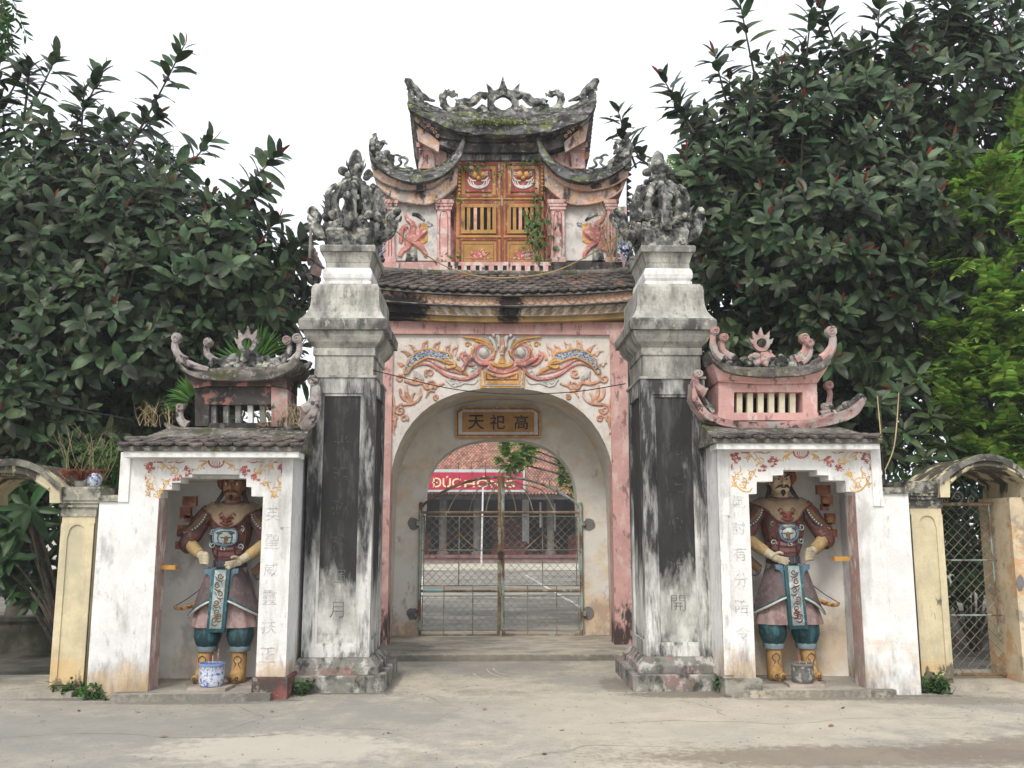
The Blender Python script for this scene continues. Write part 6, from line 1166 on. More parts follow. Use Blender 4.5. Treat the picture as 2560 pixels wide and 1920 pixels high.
# ================================================================ leaves
LT = np.array([(0, 0, 0)] + [(t, s*w, .10*abs(s)*w-.22*t*t) for t, w in ((.15, .34), (.40, .5), (.66, .46), (.88, .25)) for s in (-1, 0, 1)] + [(1.0, 0, -.24)])
LF = [(0, 2, 1), (0, 3, 2)]
for r in range(3):
    a = 1+r*3; LF += [(a, a+1, a+4, a+3), (a+1, a+2, a+5, a+4)]
LF += [(10, 11, 13), (11, 12, 13)]
class Leaves:
    def __init__(s): s.o = []; s.a = []; s.n = []; s.l = []; s.w = []
    def add(s, o, a, n, l, w): s.o.append(tuple(o)); s.a.append(tuple(a)); s.n.append(tuple(n)); s.l.append(l); s.w.append(w)
    def arrays(s):
        o = np.array(s.o); a = np.array(s.a); a /= np.linalg.norm(a, axis=1)[:, None]; n = np.array(s.n); n = n-a*(a*n).sum(1)[:, None]; n /= np.linalg.norm(n, axis=1)[:, None]+1e-9
        return o, a, n, np.array(s.l), np.array(s.w)
    def build(s, name, mat, parent, split=0, skip=None, omat=None):
        """split: that many leaves nearest the camera become objects of their own"""
        o, a, n, l, w = s.arrays(); sd_ = np.cross(n, a); N = len(o)
        idx = np.arange(N)
        if split:
            sc_ = o[:, 1] - .25*np.abs(o[:, 2]-3.5)*0; d = sc_ + rng.uniform(0, .9, N); front = np.argsort(d)[:split]; me = bpy.data.meshes.new('leaf')
            me.from_pydata(LT.tolist(), [], LF); me.polygons.foreach_set('use_smooth', [True]*len(LF)); me.materials.append(omat or mat)
            for i in front:
                Mx = Matrix((a[i], sd_[i], n[i])).transposed()
                inst('leaf', me, parent, o[i], Mx.to_euler(), (l[i], w[i], l[i]))
            idx = np.setdiff1d(idx, front)
        o, a, n, l, w, sd_ = o[idx], a[idx], n[idx], l[idx], w[idx], sd_[idx]; N = len(idx)
        V = o[:, None, :] + a[:, None, :]*(l[:, None]*LT[:, 0])[:, :, None] + sd_[:, None, :]*(w[:, None]*LT[:, 1])[:, :, None] + n[:, None, :]*(l[:, None]*LT[:, 2])[:, :, None]
        V = V.reshape(-1, 3); k = len(LT); c = V.mean(0); c[2] = V[:, 2].min(); V = V-c
        F = [tuple(q+i*k for q in f) for i in range(N) for f in LF]
        me = bpy.data.meshes.new(name); me.from_pydata(V.tolist(), [], F); me.polygons.foreach_set('use_smooth', [True]*len(F)); me.materials.append(mat); me.update()
        ob = bpy.data.objects.new(name, me); ob['kind'] = 'stuff'; put(ob, parent, c); return ob
def rdir(): 
    v = Vector(rng.normal(size=3)); return v.normalized()
def shoot(lv, p, d, L_, n, ll, red=None, droop=.15, ratio=.45):
    d = d.normalized(); u = d.orthogonal().normalized(); v = d.cross(u); a0 = random.uniform(0, 6)
    for i in range(n):
        t = .12+.88*(i+random.random()*.4)/n; az = a0+i*2.399; el = R_(82-55*t**2+random.uniform(-10, 10))
        rad = u*math.cos(az)+v*math.sin(az); ax = d*math.cos(el)+rad*math.sin(el)+Vector((0, 0, -droop*(1.2-t))); nm = d*math.sin(el)-rad*math.cos(el)+Vector((random.uniform(-.3, .3), -random.uniform(.1, 1.5), random.uniform(0, .4)))
        s = ll*random.uniform(.75, 1.12)*(1-.35*max(0, t-.75)/.25)
        lv.add(p+d*(L_*t)+rad*.015, ax, nm, s, s*ratio*random.uniform(.85, 1.1))
    if red is not None: red.add(p+d*L_, d+rdir()*.25, u, ll*.55, ll*.12)

def rubber_tree(name, trunk, lobes, extra, label, split=280, seed=3, dens=1.):
    random.seed(seed); T = thing(name, trunk, label, 'tree'); lv = Leaves(); rd = Leaves(); tw = MB(); lim = MB()
    top = Vector(trunk)+Vector((0, .2, 2.6)); mb = MB(); mb.tube(cr([trunk, Vector(trunk)+Vector((.08, .05, 1.2)), top], 5), (.26, .17), 10); 
    for a in range(5): q = a*1.3; mb.tube(cr([Vector(trunk)+Vector((.15*math.cos(q), .15*math.sin(q), .5)), Vector(trunk)+Vector((.26*math.cos(q), .26*math.sin(q), .15)), Vector(trunk)+Vector((.5*math.cos(q), .5*math.sin(q), -.02))], 3), (.08, .03), 6)
    O('trunk', mb.rough(.03, 5), m['bark'], T, True)
    for c, r, w in lobes:
        c = Vector(c); mdp = (top+c)/2+Vector((random.uniform(-.3, .3), .1, random.uniform(-.2, .3))); mb = MB(); mb.tube(cr([top-Vector((0, 0, random.uniform(0, 1.2))), mdp, c], 5), (.085, .03), 7); O('limb', mb, m['bark'], T, True)
        for i in range(int(88*r*r*w*dens)+8):
            u = rdir(); rr = r*random.uniform(.2, 1.12)**.5; p = c+Vector((u.x*rr, u.y*rr*.8, u.z*rr*.85)); d = (u*.9+Vector((0, -.25, .55))+rdir()*.45).normalized(); L_ = random.uniform(.3, .55)
            shoot(lv, p-d*L_*.4, d, L_, random.randint(9, 13), random.uniform(.19, .31), rd if random.random() < .28 else None)
            if i % 2 == 0: tw.tube([c.lerp(p, .5), p-d*L_*.4, p+d*L_*.55], (.016, .006), 4)
    for a, b, n in extra:
        a = Vector(a); b = Vector(b); bend = Vector((0, 0, -.06)); P = cr([a, (a+b)/2+bend, b], 4); tw.tube(P, (.022, .008), 5)
        shoot(lv, a+(b-a)*.1+bend*.5, b-a, (b-a).length*.9, int(n*1.35), .37, rd, .05, .43); shoot(lv, a.lerp(b, .6), b-a, (b-a).length*.42, 8, .31, None, .0, .43)
    q = O('twigs', tw, m['bark'], T); q['kind'] = 'stuff'
    lv.build('foliage', m['leaf'], T, split, omat=m['leafob']); rd.build('young_leaves', m['redleaf'], T); return T
S_ = lambda x, y, Y: W(x, y, Y)
lobL = [(S_(50, 400, 12.6), .8, .65), (S_(220, 450, 12.9), .75, .7), (S_(110, 620, 12.3), 1.25, 1), (S_(330, 600, 12.5), 1.15, 1), (S_(520, 590, 12.8), .70, .7), (S_(560, 720, 12.4), .95, 1), (S_(300, 820, 12.2), 1.25, 1), (S_(80, 880, 12.2), 1.2, 1), (S_(520, 880, 12.6), .95, 1), (S_(660, 770, 12.9), .5, .7), (S_(680, 910, 13.1), .42, .7), (S_(-120, 560, 12.6), 1.4, .8), (S_(180, 1040, 12.8), .9, .8), (S_(420, 990, 13.0), .9, 1), (S_(250, 560, 14.2), 1.6, .8), (S_(520, 760, 14.4), 1.3, .8), (S_(60, 760, 14.4), 1.7, .8), (S_(40, 1000, 11.6), .75, 1), (S_(-140, 940, 11.5), 1.1, .8), (S_(170, 1090, 11.8), .5, 1)]
exL = [(S_(-40, 330, 12.4), S_(10, 110, 12.3), 12), (S_(60, 300, 12.5), S_(75, 160, 12.3), 10), (S_(200, 380, 12.4), S_(210, 235, 12.2), 10), (S_(450, 620, 12.2), S_(600, 520, 12.0), 11), (S_(560, 800, 12.3), S_(700, 700, 12.1), 11), (S_(330, 470, 12.4), S_(470, 400, 12.2), 10), (S_(305, 400, 12.4), S_(462, 110, 12.2), 15), (S_(270, 400, 12.5), S_(395, 280, 12.3), 9), (S_(150, 380, 12.4), S_(260, 170, 12.3), 12), (S_(40, 330, 12.4), S_(145, 135, 12.4), 12), (S_(-20, 300, 12.5), S_(60, 170, 12.5), 11), (S_(400, 480, 12.4), S_(530, 345, 12.3), 11), (S_(540, 520, 12.4), S_(700, 380, 12.3), 14), (S_(590, 520, 12.5), S_(660, 470, 12.3), 9), (S_(620, 640, 12.4), S_(690, 545, 12.3), 10), (S_(640, 680, 12.5), S_(765, 600, 12.4), 12), (S_(600, 640, 12.5), S_(740, 640, 12.4), 10), (S_(670, 800, 12.9), S_(770, 730, 12.9), 10), (S_(220, 400, 12.5), S_(290, 300, 12.3), 9)]
rubber_tree('rubber_fig_tree', (-5.4, 13.6, 0), lobL, exL, 'large leaved rubber fig tree behind the niche with the blackened turret', 280, 3)
lobR = [(S_(1840, 350, 12.8), .85, .7), (S_(1800, 520, 12.4), .85, 1.1), (S_(2020, 400, 12.5), 1.2, 1), (S_(2230, 280, 12.6), 1.0, .75), (S_(2420, 240, 12.6), 1.05, .75), (S_(2030, 640, 12.0), 1.2, 1), (S_(2260, 560, 12.2), 1.2, 1), (S_(2480, 480, 12.8), 1.3, .8), (S_(1820, 720, 12.5), .85, 1.1), (S_(2000, 850, 12.3), 1.0, 1), (S_(2240, 800, 12.5), 1.1, 1), (S_(1830, 930, 13.0), .8, 1), (S_(2100, 1040, 12.6), .8, 1), (S_(1990, 1080, 13.4), .8, 1), (S_(2650, 300, 12.8), 1.3, .7), (S_(2490, 90, 12.9), .75, .7), (S_(2350, 110, 12.9), .65, .7), (S_(2160, 170, 12.9), .6, .7), (S_(1980, 240, 12.9), .6, .7), (S_(2050, 560, 14.2), 1.7, .8), (S_(2350, 620, 14.4), 1.8, .8), (S_(1950, 880, 14.4), 1.3, .8), (S_(2300, 950, 14.2), 1.4, .8)]
exR = [(S_(1800, 430, 12.4), S_(1652, 185, 12.2), 13), (S_(1760, 400, 12.5), S_(1690, 240, 12.3), 10), (S_(1900, 250, 12.4), S_(1846, -15, 12.3), 13), (S_(2000, 260, 12.4), S_(2030, 5, 12.3), 12), (S_(2130, 200, 12.4), S_(2050, 10, 12.3), 11), (S_(2180, 200, 12.4), S_(2200, 5, 12.3), 12), (S_(2230, 150, 12.4), S_(2265, 35, 12.3), 10), (S_(2340, 150, 12.5), S_(2390, -30, 12.3), 12), (S_(2450, 160, 12.5), S_(2540, 10, 12.3), 12), (S_(1830, 300, 12.5), S_(1785, 130, 12.3), 11), (S_(1900, 330, 12.4), S_(1950, 160, 12.2), 11), (S_(1740, 560, 12.4), S_(1690, 440, 12.4), 9), (S_(2000, 470, 11.9), S_(2010, 250, 11.7), 10), (S_(2060, 840, 11.6), S_(2095, 760, 11.4), 9), (S_(2130, 960, 11.6), S_(2200, 960, 11.4), 10), (S_(1590, 420, 14.2), S_(1545, 275, 14.2), 10), (S_(1640, 430, 13.6), S_(1560, 340, 13.8), 8)]
rubber_tree('rubber_fig_tree', (5.0, 13.4, 0), lobR, exR, 'spreading rubber fig tree with reddish young leaves behind the pink turret niche', 280, 8)
# low shoots of the fig behind the right niche
def shrub(name, pos, label, mat, clusters, ll, n, ratio=.3, group=None, droop=.25, stems=True, cat='plant', split=0):
    T = thing(name, pos, label, cat, group); lv = Leaves(); mb = MB()
    for c, d, s in clusters:
        c = Vector(c); d = Vector(d)
        if stems and random.random() < .3: mb.tube(cr([Vector(pos)+rdir()*.05, (Vector(pos)+c)/2+Vector((random.uniform(-.1, .1), 0, .1)), c], 4), (.03, .012), 5)
        shoot(lv, c-d.normalized()*.1*s, d, .16*s, n, ll*s, None, droop, ratio)
    if stems: O('stem', mb, m['bark'], T)
    lv.build('foliage', mat, T, split); return T
random.seed(21)
shrub('fig_sapling', (4.55, 11.0, 0), 'glossy young fig plant with red shoots behind the pink turret niche', m['leaf'], [(S_(x, y, 10.95), (random.uniform(-.5, .5), -.6, .7), 1) for x, y in ((2250, 990), (2290, 940), (2200, 1010), (2330, 1040), (2260, 1080), (2370, 1110), (2220, 1120), (2310, 1150), (2400, 1180))], .26, 11, .36, split=60)
# plumeria bushes at the left gateway
cl = [((S_(75, 1270, 11.2)), (0, -.8, .35), 1.15)] + [(S_(random.uniform(-60, 260), random.uniform(960, 1330), random.uniform(11.4, 12.6)), (random.uniform(-.4, .4), -.7, .8), random.uniform(.8, 1.1)) for _ in range(46)] + [(S_(random.uniform(-60, 130), random.uniform(1180, 1500), random.uniform(11.6, 12.7)), (random.uniform(-.4, .4), -.7, .6), random.uniform(.7, 1.0)) for _ in range(36)]
shrub('plumeria_bush', (-5.1, 11.8, 0), 'broad leaved plumeria bush growing beyond the open side gateway', m['dgreen'], cl, .34, 11, .30, cat='bush', split=120)
cl = [(S_(random.uniform(2300, 2600), random.uniform(1230, 1500), random.uniform(12.2, 13.6)), (random.uniform(-.4, .4), -.7, .8), random.uniform(.8, 1.1)) for _ in range(40)]
shrub('plumeria_bush', (6.6, 12.9, 0), 'broad leaved bush seen through the wire mesh side gate', m['dgreen'], cl, .32, 11, .28, cat='bush')
# ---------------- feathery light green tree on the right
def feather_tree(name, trunk, lobes, label, mat, nf=70, fl=.42, seed=5, ll=.075, extra=()):
    random.seed(seed); T = thing(name, trunk, label, 'tree'); lv = Leaves(); mb = MB(); top = Vector(trunk)+Vector((0, 0, 2.2)); mb.tube(cr([trunk, Vector(trunk)+Vector((.05, 0, 1.1)), top], 4), (.14, .09), 8); O('trunk', mb.rough(.015, 6), m['bark'], T, True)
    mb = MB()
    def frond(p, d, L_):
        d = d.normalized(); u = d.cross(Vector((0, 0, 1))); u = u.normalized() if u.length > .1 else Vector((1, 0, 0)); n = u.cross(d)
        for i in range(9):
            t = (i+1)/9; q = p+d*(L_*t)+Vector((0, 0, -.18*L_*t*t)); s = ll*(1.1-.4*t)*random.uniform(.85, 1.2)
            for sd_ in (-1, 1): lv.add(q, u*sd_+d*.45+Vector((0, 0, -.15)), n+rdir()*.15, s*1.35, s*.52)
        lv.add(p+d*L_+Vector((0, 0, -.18*L_)), d, n, ll*1.2, ll*.5)
    for c, r in lobes:
        c = Vector(c); mb.tube(cr([top, (top+c)/2+Vector((0, 0, .15)), c], 4), (.05, .015), 6)
        for i in range(int(nf*r*r*2)+6):
            u = rdir(); p = c+Vector((u.x*r, u.y*r*.7, u.z*r*.8))*random.uniform(.3, 1)**.5; w_ = (u*.8+Vector((0, -.3, .25))+rdir()*.4).normalized()
            for j in range(4): frond(p, w_+rdir()*.6, fl*random.uniform(.6, 1.1))
    O('limb', mb, m['bark'], T); lv.build('foliage', mat, T); return T
feather_tree('feathery_tree', (7.0, 12.4, 0), [(S_(2520, 380, 12.0), .5), (S_(2480, 520, 11.8), .62), (S_(2540, 640, 11.6), .7), (S_(2480, 780, 11.4), .55), (S_(2560, 860, 11.2), .6), (S_(2450, 930, 11.4), .55), (S_(2520, 1010, 11.0), .65), (S_(2380, 880, 11.8), .28), (S_(2370, 980, 11.8), .3), (S_(2480, 1110, 11.2), .55), (S_(2600, 1060, 11.2), .7)], 'bright green feathery tree overhanging the wire mesh side gateway', m['lgreen'], 22, .50, 5, .115)
feather_tree('feathery_tree', (3.4, 17.5, 0), [(S_(1740, 470, 17), .55), (S_(1800, 520, 17.2), .6), (S_(1700, 560, 17.5), .4)], 'light green feathery treetop showing between pillar finial and rubber fig', m['lgreen'], 40, .5, 6, .09)
feather_tree('feathery_tree', (4.6, 27, .064), [(S_(1290, 1128, 26), .34), (S_(1268, 1152, 26), .22), (S_(1318, 1118, 26.4), .3), (S_(1425, 1175, 27), .32), (S_(1445, 1140, 27), .35), (S_(1440, 1210, 27), .25), (S_(1500, 1150, 27), .8)], 'green branch tree in the courtyard seen through the arch', m['lgreen'], 60, .36, 7, .08)
# corner of a hanging tree, top left
random.seed(4); T = thing('hanging_leaf_tree', (-8.4, 12.2, 0), 'thin leaved branch drooping above the left rubber fig', 'tree'); lv = Leaves(); mb = MB()
tp = S_(-120, -60, 11.8); mb.tube(cr([(-8.4, 12.2, 0), (-8.3, 12.1, 4), tp], 5), (.16, .03), 7)
for i in range(26):
    a = S_(random.uniform(-60, 30), random.uniform(-60, 60), 11.8+random.uniform(-.3, .3)); b = a+Vector((random.uniform(-.05, .25), random.uniform(-.1, .1), random.uniform(-.6, -.25)))
    mb.tube(cr([tp, a, b], 3), (.012, .003), 4); shoot(lv, a, b-a, (b-a).length, 12, .15, None, .3, .26)
O('trunk', mb, m['bark'], T); lv.build('foliage', m['mgreen'], T)
# ---------------- trees closing the view behind
def back_tree(pos, h, r, label, mat, seed, n=2600, ll=.2):
    random.seed(seed); T = thing('background_tree', pos, label, 'tree', 'trees behind the gate walls'); p = Vector(pos); mb = MB(); mb.tube(cr([p, p+Vector((.1, 0, h*.3)), p+Vector((0, 0, h*.6))], 4), (.18, .08), 8)
    for i in range(6): u = rdir(); mb.tube([p+Vector((0, 0, h*.5)), p+Vector((u.x*r*.7, u.y*r*.7, h*.7+u.z*r*.3))], (.06, .02), 5)
    O('trunk', mb, m['bark'], T, True); lv = Leaves(); cs_ = [p+Vector((random.uniform(-r, r)*.6, random.uniform(-r, r)*.5, h*.62+random.uniform(-.38, .3)*h)) for _ in range(14)]
    for i in range(n//10):
        c = random.choice(cs_); u = rdir(); q = c+u*(r*.48*random.uniform(.3, 1)**.5); shoot(lv, q, u+Vector((0, -.2, .4)), .3, 10, ll*random.uniform(.8, 1.2), None, .2, .42)
    lv.build('foliage', mat, T); return T
for i, (pos, h, r, n, mt, lb) in enumerate([((-8.6, 17.5, 0), 4.6, 2.2, 4200, 'leaf', 'dark tree far behind the open side gateway'), ((-5.6, 18.5, 0), 4.4, 2.0, 3800, 'leaf', 'dark tree behind the left rubber fig trunk'), ((-3.2, 17.6, 0), 3.4, 1.2, 1600, 'mgreen', 'small green tree behind the blackened turret'),
        ((4.2, 18.0, 0), 4.2, 1.6, 3200, 'leaf', 'dark tree behind the pink turret'), ((7.2, 18.5, 0), 5.0, 2.2, 4200, 'mgreen', 'green tree behind the right rubber fig'), ((10.6, 18.0, 0), 5.6, 2.4, 4200, 'leaf', 'dark tree far behind the wire mesh side gate'), ((-12, 20, 0), 5.5, 2.6, 3600, 'leaf', 'dark tree at the far end behind the plumeria'), ((8.4, 14.6, 0), 2.6, 1.4, 2400, 'dgreen', 'low dark tree behind the wire mesh gate')]):
    back_tree(pos, h, r, lb, m[mt], 40+i, n)
random.seed(77)
# ---------------- fan palm behind the blackened turret
T = thing('fan_palm', (-3.05, 10.95, 0), 'fan palm with pleated leaves rising behind the blackened turret', 'palm'); mb = MB(); mb.tube(cr([(-3.05, 10.95, 0), (-3.0, 10.95, 1.6), (-2.95, 10.9, 2.8)], 4), (.09, .06), 8); O('trunk', mb, m['bark'], T, True)
for c, sp, a0, L_ in ((zn(1230, 520, 10.7), 1.1, PI/2, .50), (zn(800, 790, 10.6), .75, R_(150), .42), (zn(1330, 420, 10.9), .6, R_(60), .45)):
    lv = MB(); n = 18
    for i in range(n):
        a = a0-sp+2*sp*i/(n-1); u = Vector((math.cos(a), -.12*math.sin(i*1.7), math.sin(a))); s = Vector((-math.sin(a), 0, math.cos(a)))*.022; q = L_*random.uniform(.85, 1.05); tip = c+u*q+Vector((0, 0, -.04*abs(math.cos(a))))
        lv.add([c+u*.1-s*.4, c+u*q*.6-s+Vector((0, .012, 0)), tip, c+u*q*.6+s+Vector((0, .012, 0)), c+u*.1+s*.4, c+u*q*.6+Vector((0, -.01, 0))], [(0, 1, 5), (1, 2, 5), (2, 3, 5), (3, 4, 5), (4, 0, 5)])
    f = O('fan_leaf', lv, m['palm'], T); mb = MB(); mb.tube([(-2.95, 10.92, 2.7), c], .012, 5); O('leaf_stalk', mb, m['palm'], f)
# ---------------- weeds and dry growth on the left post and coping
def wisp(name, spots, label, mat, n, h, w=.004, cat='weed', leaves=None, fork=True):
    b = Vector(spots[0]); T = thing(name, b, label, cat); mb = MB(); lv = Leaves()
    for i in range(n):
        p = Vector(random.choice(spots))+Vector((random.uniform(-.08, .08), random.uniform(-.08, .08), 0)); d = Vector((random.uniform(-.5, .5), random.uniform(-.4, .3), 1)); hh_ = h*random.uniform(.4, 1.1); q = p+d.normalized()*hh_
        md = (p+q)/2+rdir()*.06; mb.tube(cr([p, md, q], 3), (w, w*.4), 4)
        if fork:
            for _ in range(3): mb.tube([md.lerp(q, random.random()), q+rdir()*hh_*.3], (w*.5, w*.3), 3)
        if leaves:
            for _ in range(leaves): t = random.random(); lv.add(p.lerp(q, t), rdir()+Vector((0, 0, .3)), Vector((0, -.3, 1)), .05*random.uniform(.6, 1.4), .028)
    q = O('stems', mb, mat, T); q['kind'] = 'stuff'
    if leaves: lv.build('foliage', m['mgreen'], T)
    return T
pz = zl(450, 385, 9.95).z
wisp('dry_weed', [zl(x, y, 9.98)*1.0 for x, y in ((420, 340), (480, 340), (540, 350), (600, 370))], 'dry straw coloured weed sprawling on the yellow gateway post', m['straw'], 22, .5, .0028)
wisp('green_weed', [zl(x, y, 10.1) for x, y in ((560, 350), (620, 370), (650, 380))], 'green leafy weed beside the dry stems on the gateway post', m['mgreen'], 60, .42, .004, leaves=14)
p = zl(465, 370, 9.86); T = thing('flower_pot', (p.x, 9.86, pz), 'small grey pot of reddish wilted plant on the gateway post', 'pot'); mb = MB(); mb.lathe([(.05, 0), (.065, .05), (.07, .055), (.06, .055), (.05, .03)], (p.x, 9.86, pz), 14); O('bowl', mb, m['stone'], T, True)
mb = MB()
for i in range(110): a = random.uniform(0, 6.3); r_ = random.uniform(.1, .3); mb.tube(cr([(p.x, 9.86, pz+.04), (p.x+r_*.5*math.cos(a), 9.86+r_*.4*math.sin(a), pz+.16), (p.x+r_*math.cos(a), 9.86+r_*.7*math.sin(a), pz+random.uniform(.02, .2))], 3), (.005, .002), 3)
q = O('wilted_leaves', mb, m['rust_leaf'], T); q['kind'] = 'stuff'
p = zl(545, 345, 9.9); mb = MB(); mb.lathe([(.05, 0), (.075, .04), (.08, .09), (.06, .13), (.055, .14), (.045, .13)], (p.x, 9.9, pz), 16); tag(O('blue_bowl', mb, bw, None, True), 'small blue and white bowl beside the wilted plant on the post', 'bowl')
random.seed(9)
wisp('roof_grass', [zn(x, y, 9.85) for x, y in ((330, 985), (400, 990), (470, 995), (540, 1000))], 'thin dry grass on the roof edge of the blackened turret niche', m['straw'], 26, .28, .0025)
wisp('roof_roots', [zn(x, y, 9.75) for x, y in ((1450, 985), (1550, 985), (1640, 980), (1700, 990))], 'bare roots and twigs at the foot of the pink grey turret pier', m['straw'], 34, .22, .003)
for p, lb, n in (((-4.2, 9.66, 0), 'small green weed at the foot of the open gateway post', 16), ((-3.83, 9.46, 0), 'small green weed at the ragged foot of the shoulder wall', 12), ((-1.9, 9.68, 0), 'tiny green weed between red footing and pillar plinth', 10), ((4.45, 9.62, 0), 'bushy green weed at the foot of the wire gate post', 30), ((2.36, 9.70, .05), 'creeping weed up the pillar corner beside the grey footing', 18)):
    wisp('ground_weed', [p, (p[0]+.1, p[1], p[2])], lb, m['mgreen'], n, .17, .003, leaves=9, fork=False)
# vines on the upper doors
T = thing('wall_vine', z1(1290, 1440, 13.5), 'leafy vine climbing over the right painted door of the tower', 'vine'); mb = MB(); lv = Leaves()
for i in range(13):
    x = random.gauss(1300, 42); P = [(x, 1445)]
    for j in range(random.randint(4, 9)): P.append((P[-1][0]+random.uniform(-28, 24), P[-1][1]-random.uniform(40, 75)))
    Q = cr(pts(z1, P, 13.5), 3); mb.tube(Q, .004, 4)
    for q in Q:
        if random.random() < .3: lv.add(q, rdir()+Vector((0, -.3, 0)), Vector((0, -1, .4)), random.uniform(.06, .12), random.uniform(.04, .07))
for x0, y0 in ((1280, 700), (760, 740), (700, 985), (830, 760), (1180, 740), (640, 1400), (980, 790)):
    for i in range(16): lv.add(z1(x0+random.gauss(0, 38), y0+random.gauss(0, 16), 13.5), rdir(), Vector((0, -1, .5)), random.uniform(.04, .08), random.uniform(.025, .04))
O('stems', mb, m['straw'], T); lv.build('foliage', m['mgreen'], T)
wisp('roof_shrub', [z1(x, 1440, 13.25) for x in (1830, 1860, 1880)], 'bare twiggy shrub rooted on the dark right parapet of the tower', m['straw'], 16, 1.0, .006)
lv = Leaves(); T = thing('roof_moss', z1(900, 440, 13.3), 'strip of low green plants growing on the top roof edge', 'moss')
for i in range(700):
    x = random.gauss(930, 130); y = 425+random.gauss(0, 10); lv.add(z1(x, y, 13.22+random.uniform(-.03, .1)), rdir()+Vector((0, -.3, .4)), Vector((0, -.5, 1)), random.uniform(.025, .06), .02)
lv.build('foliage', M('moss green', (.16, .20, .06), .3, .8, island=.4, bump=0), T)
# ---------------- cords and wires
def cord(name, P, r, mat, label, cat='cable'):
    mb = MB(); mb.tube(cr(P, 8), r, 5); tag(O(name, mb, mat, None, True), label, cat)
cord('wire', [z6(295, 505, 10.0), z4(240, 830, 10.6), z4(700, 935, 11), z4(1150, 972, 11), z4(1600, 955, 10.6), z7(115, 552, 10.0)], .006, m['cable'], 'black wire sagging across the arch between the pillars')
cord('cord', [z2(860, 985, 10.1), z1(400, 1330, 11.5), z1(640, 1480, 12.2), z1(950, 1555, 12.5), z1(1350, 1525, 12.2), z1(1650, 1400, 11.5), z3(1210, 1075, 10.3)], .008, m['rope'], 'yellow cord looped between the pillar finials before the painted doors')
cord('wire', [S_(-30, 970, 11), S_(120, 1010, 11), S_(310, 1045, 10.4)], .006, m['cable'], 'black wire running from the left trees to the niche roof')
cord('wire', [S_(-30, 960, 11.2), S_(160, 1015, 11.1), S_(330, 1050, 10.5)], .005, m['cable'], 'second thin wire close beside the one to the niche roof')
for x0, xm, x1 in ((1960, 1830, 1850), (1775, 1800, 1805)):
    cord('pale_vine', [zr(x0 if x0 == 1960 else 1775, 700 if x0 == 1960 else 730, 10.9), zr(1940 if x0 == 1960 else 1790, 1000 if x0 == 1960 else 900, 10.6), zr(1910 if x0 == 1960 else 1805, 1200 if x0 == 1960 else 1060, 10.4), zr(1840 if x0 == 1960 else 1806, 1370 if x0 == 1960 else 1080, 10.1)], .008, m['straw'], 'long pale stem hanging beside the pink turret niche' if x0 == 1960 else 'shorter pale stem hanging next to the long one', 'vine')
p0, p1 = z2(150, 920, 11.6), z2(148, 1035, 11.6); T = thing('tube_lamp', (p1.x, 11.6, p1.z-.45), 'white tube lamp beside the left pillar finial', 'lamp'); mb = MB(); mb.lathe([(.03, 0), (.03, p0.z-p1.z)], (p1.x, 11.6, p1.z), 8); O('tube', mb, m['white'], T, True); mb = MB(); mb.ball((p0.x, 11.6, p0.z+.03), .06, 10); O('lamp_cap', mb, m['white'], T, True); mb = MB(); mb.tube([(p1.x, 11.6, p1.z-.45), (p1.x, 11.6, p1.z)], .02, 6); mb.tube([(p1.x, 11.6, p1.z-.44), (p1.x+.4, 12.6, p1.z-.6)], .02, 6); O('bracket', mb, m['slab'], T)
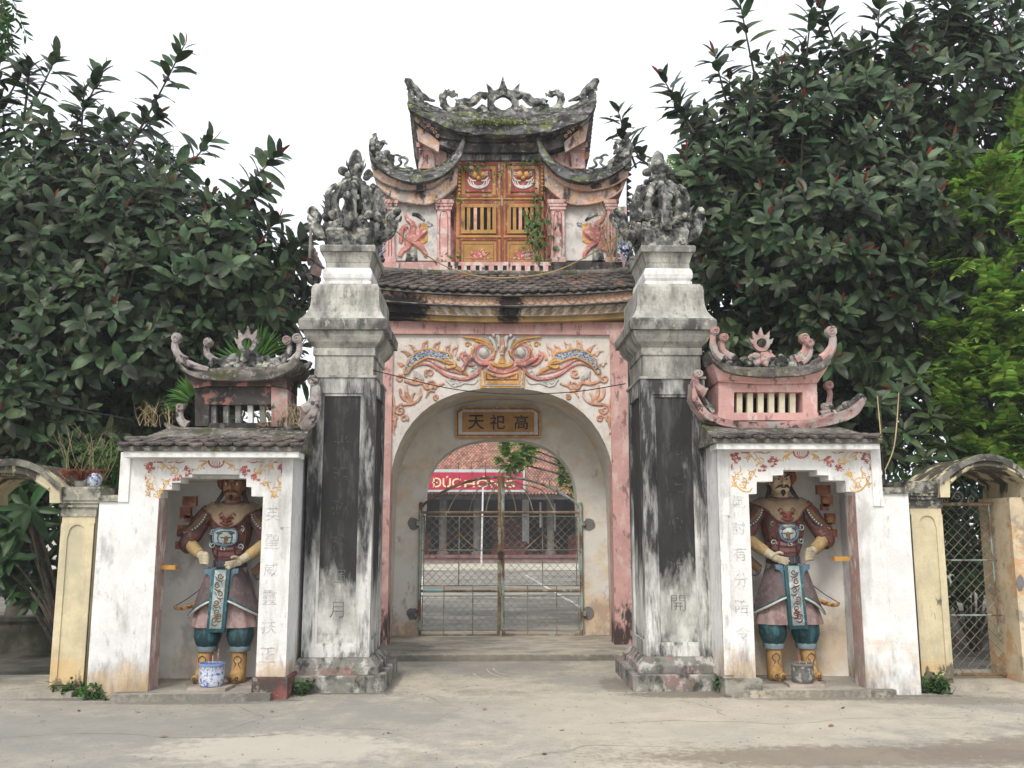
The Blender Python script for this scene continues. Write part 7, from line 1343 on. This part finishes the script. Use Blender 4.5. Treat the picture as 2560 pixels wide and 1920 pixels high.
# ---------------- inner kerb walls seen through the side gateways
mb = MB(); mb.box(-8.5, -4.9, 12.9, 13.15, 0, .42); mb.box(-8.5, -4.9, 12.85, 13.2, .42, .48); tag(O('kerb_wall', mb.rough(.01, 4), M('kerb with painted shade', (.075, .072, .055), .3, stains=[((.03, .035, .02), (3, 3, 3), .45, .65, None, .8)])), 'low dark kerb wall beyond the open side gateway', 'wall')  # kerb colour darkened to paint in the deep shade beyond the gateway
mb = MB(); mb.prism([(5.0, 13.6, 0), (9.5, 13.6, 0), (9.5, 13.6, .35), (5.0, 13.6, .55)], .3); tag(O('kerb_wall', mb.rough(.01, 4), m['plinth']), 'low grey kerb wall behind the wire mesh side gate', 'wall')
# fallen leaves on the concrete
lf = mesh_only('fallen_leaf', (lambda q: q.add([tuple(p) for p in LT], LF))(MB()), M('dry brown leaf', (.20, .11, .05), .2, rand=.4, bump=0))
for i in range(12):
    ob = inst('fallen_leaf', lf, None, (random.uniform(-4, 4.4), random.uniform(6.6, 9.2), .012), (random.uniform(-.2, .2), random.uniform(-.1, .2), random.uniform(0, 6)), (random.uniform(.04, .07), random.uniform(.02, .04), .04)); tag(ob, 'small dry brown leaf lying on the concrete apron', 'leaf', 'dry leaves on the concrete')

# grit on the concrete
random.seed(31); mb = MB()
for i in range(900):
    x, y = random.uniform(-5, 5.2), random.uniform(6.2, 12); r = random.uniform(.003, .009)
    if y > 9.3 and abs(x-.2) > 1.15: continue
    mb.add([(x-r, y-r*.7, .001), (x+r, y-r, .001), (x+r*.8, y+r, .001), (x-r*.9, y+r*.9, .001), (x, y, r*.9)], [(0, 1, 4), (1, 2, 4), (2, 3, 4), (3, 0, 4)])
q = O('grit', mb, M('loose grit', (.22, .20, .17), .3, island=.6, bump=0)); q['kind'] = 'stuff'; q['label'] = 'loose grit scattered on the concrete apron'; q['category'] = 'grit'
# thin volume added over the whole place to lift dark tones
mb = MB(); mb.box(-226, 226, -126, 406, -1.2, 12.5); hz = O('added_haze', mb, m['dark']); hz['kind'] = 'stuff'; hz['label'] = 'thin pale volume added over the place to lift dark tones'; hz['category'] = 'added_haze'
hm = bpy.data.materials.new('added pale volume'); hm.use_nodes = True; hm.node_tree.nodes.clear(); ho = hm.node_tree.nodes.new('ShaderNodeOutputMaterial'); hv = hm.node_tree.nodes.new('ShaderNodeVolumePrincipled')
hv.inputs['Color'].default_value = (.93, .95, 1, 1); hv.inputs['Density'].default_value = .0014; hm.node_tree.links.new(hv.outputs[0], ho.inputs['Volume']); hz.data.materials[0] = hm
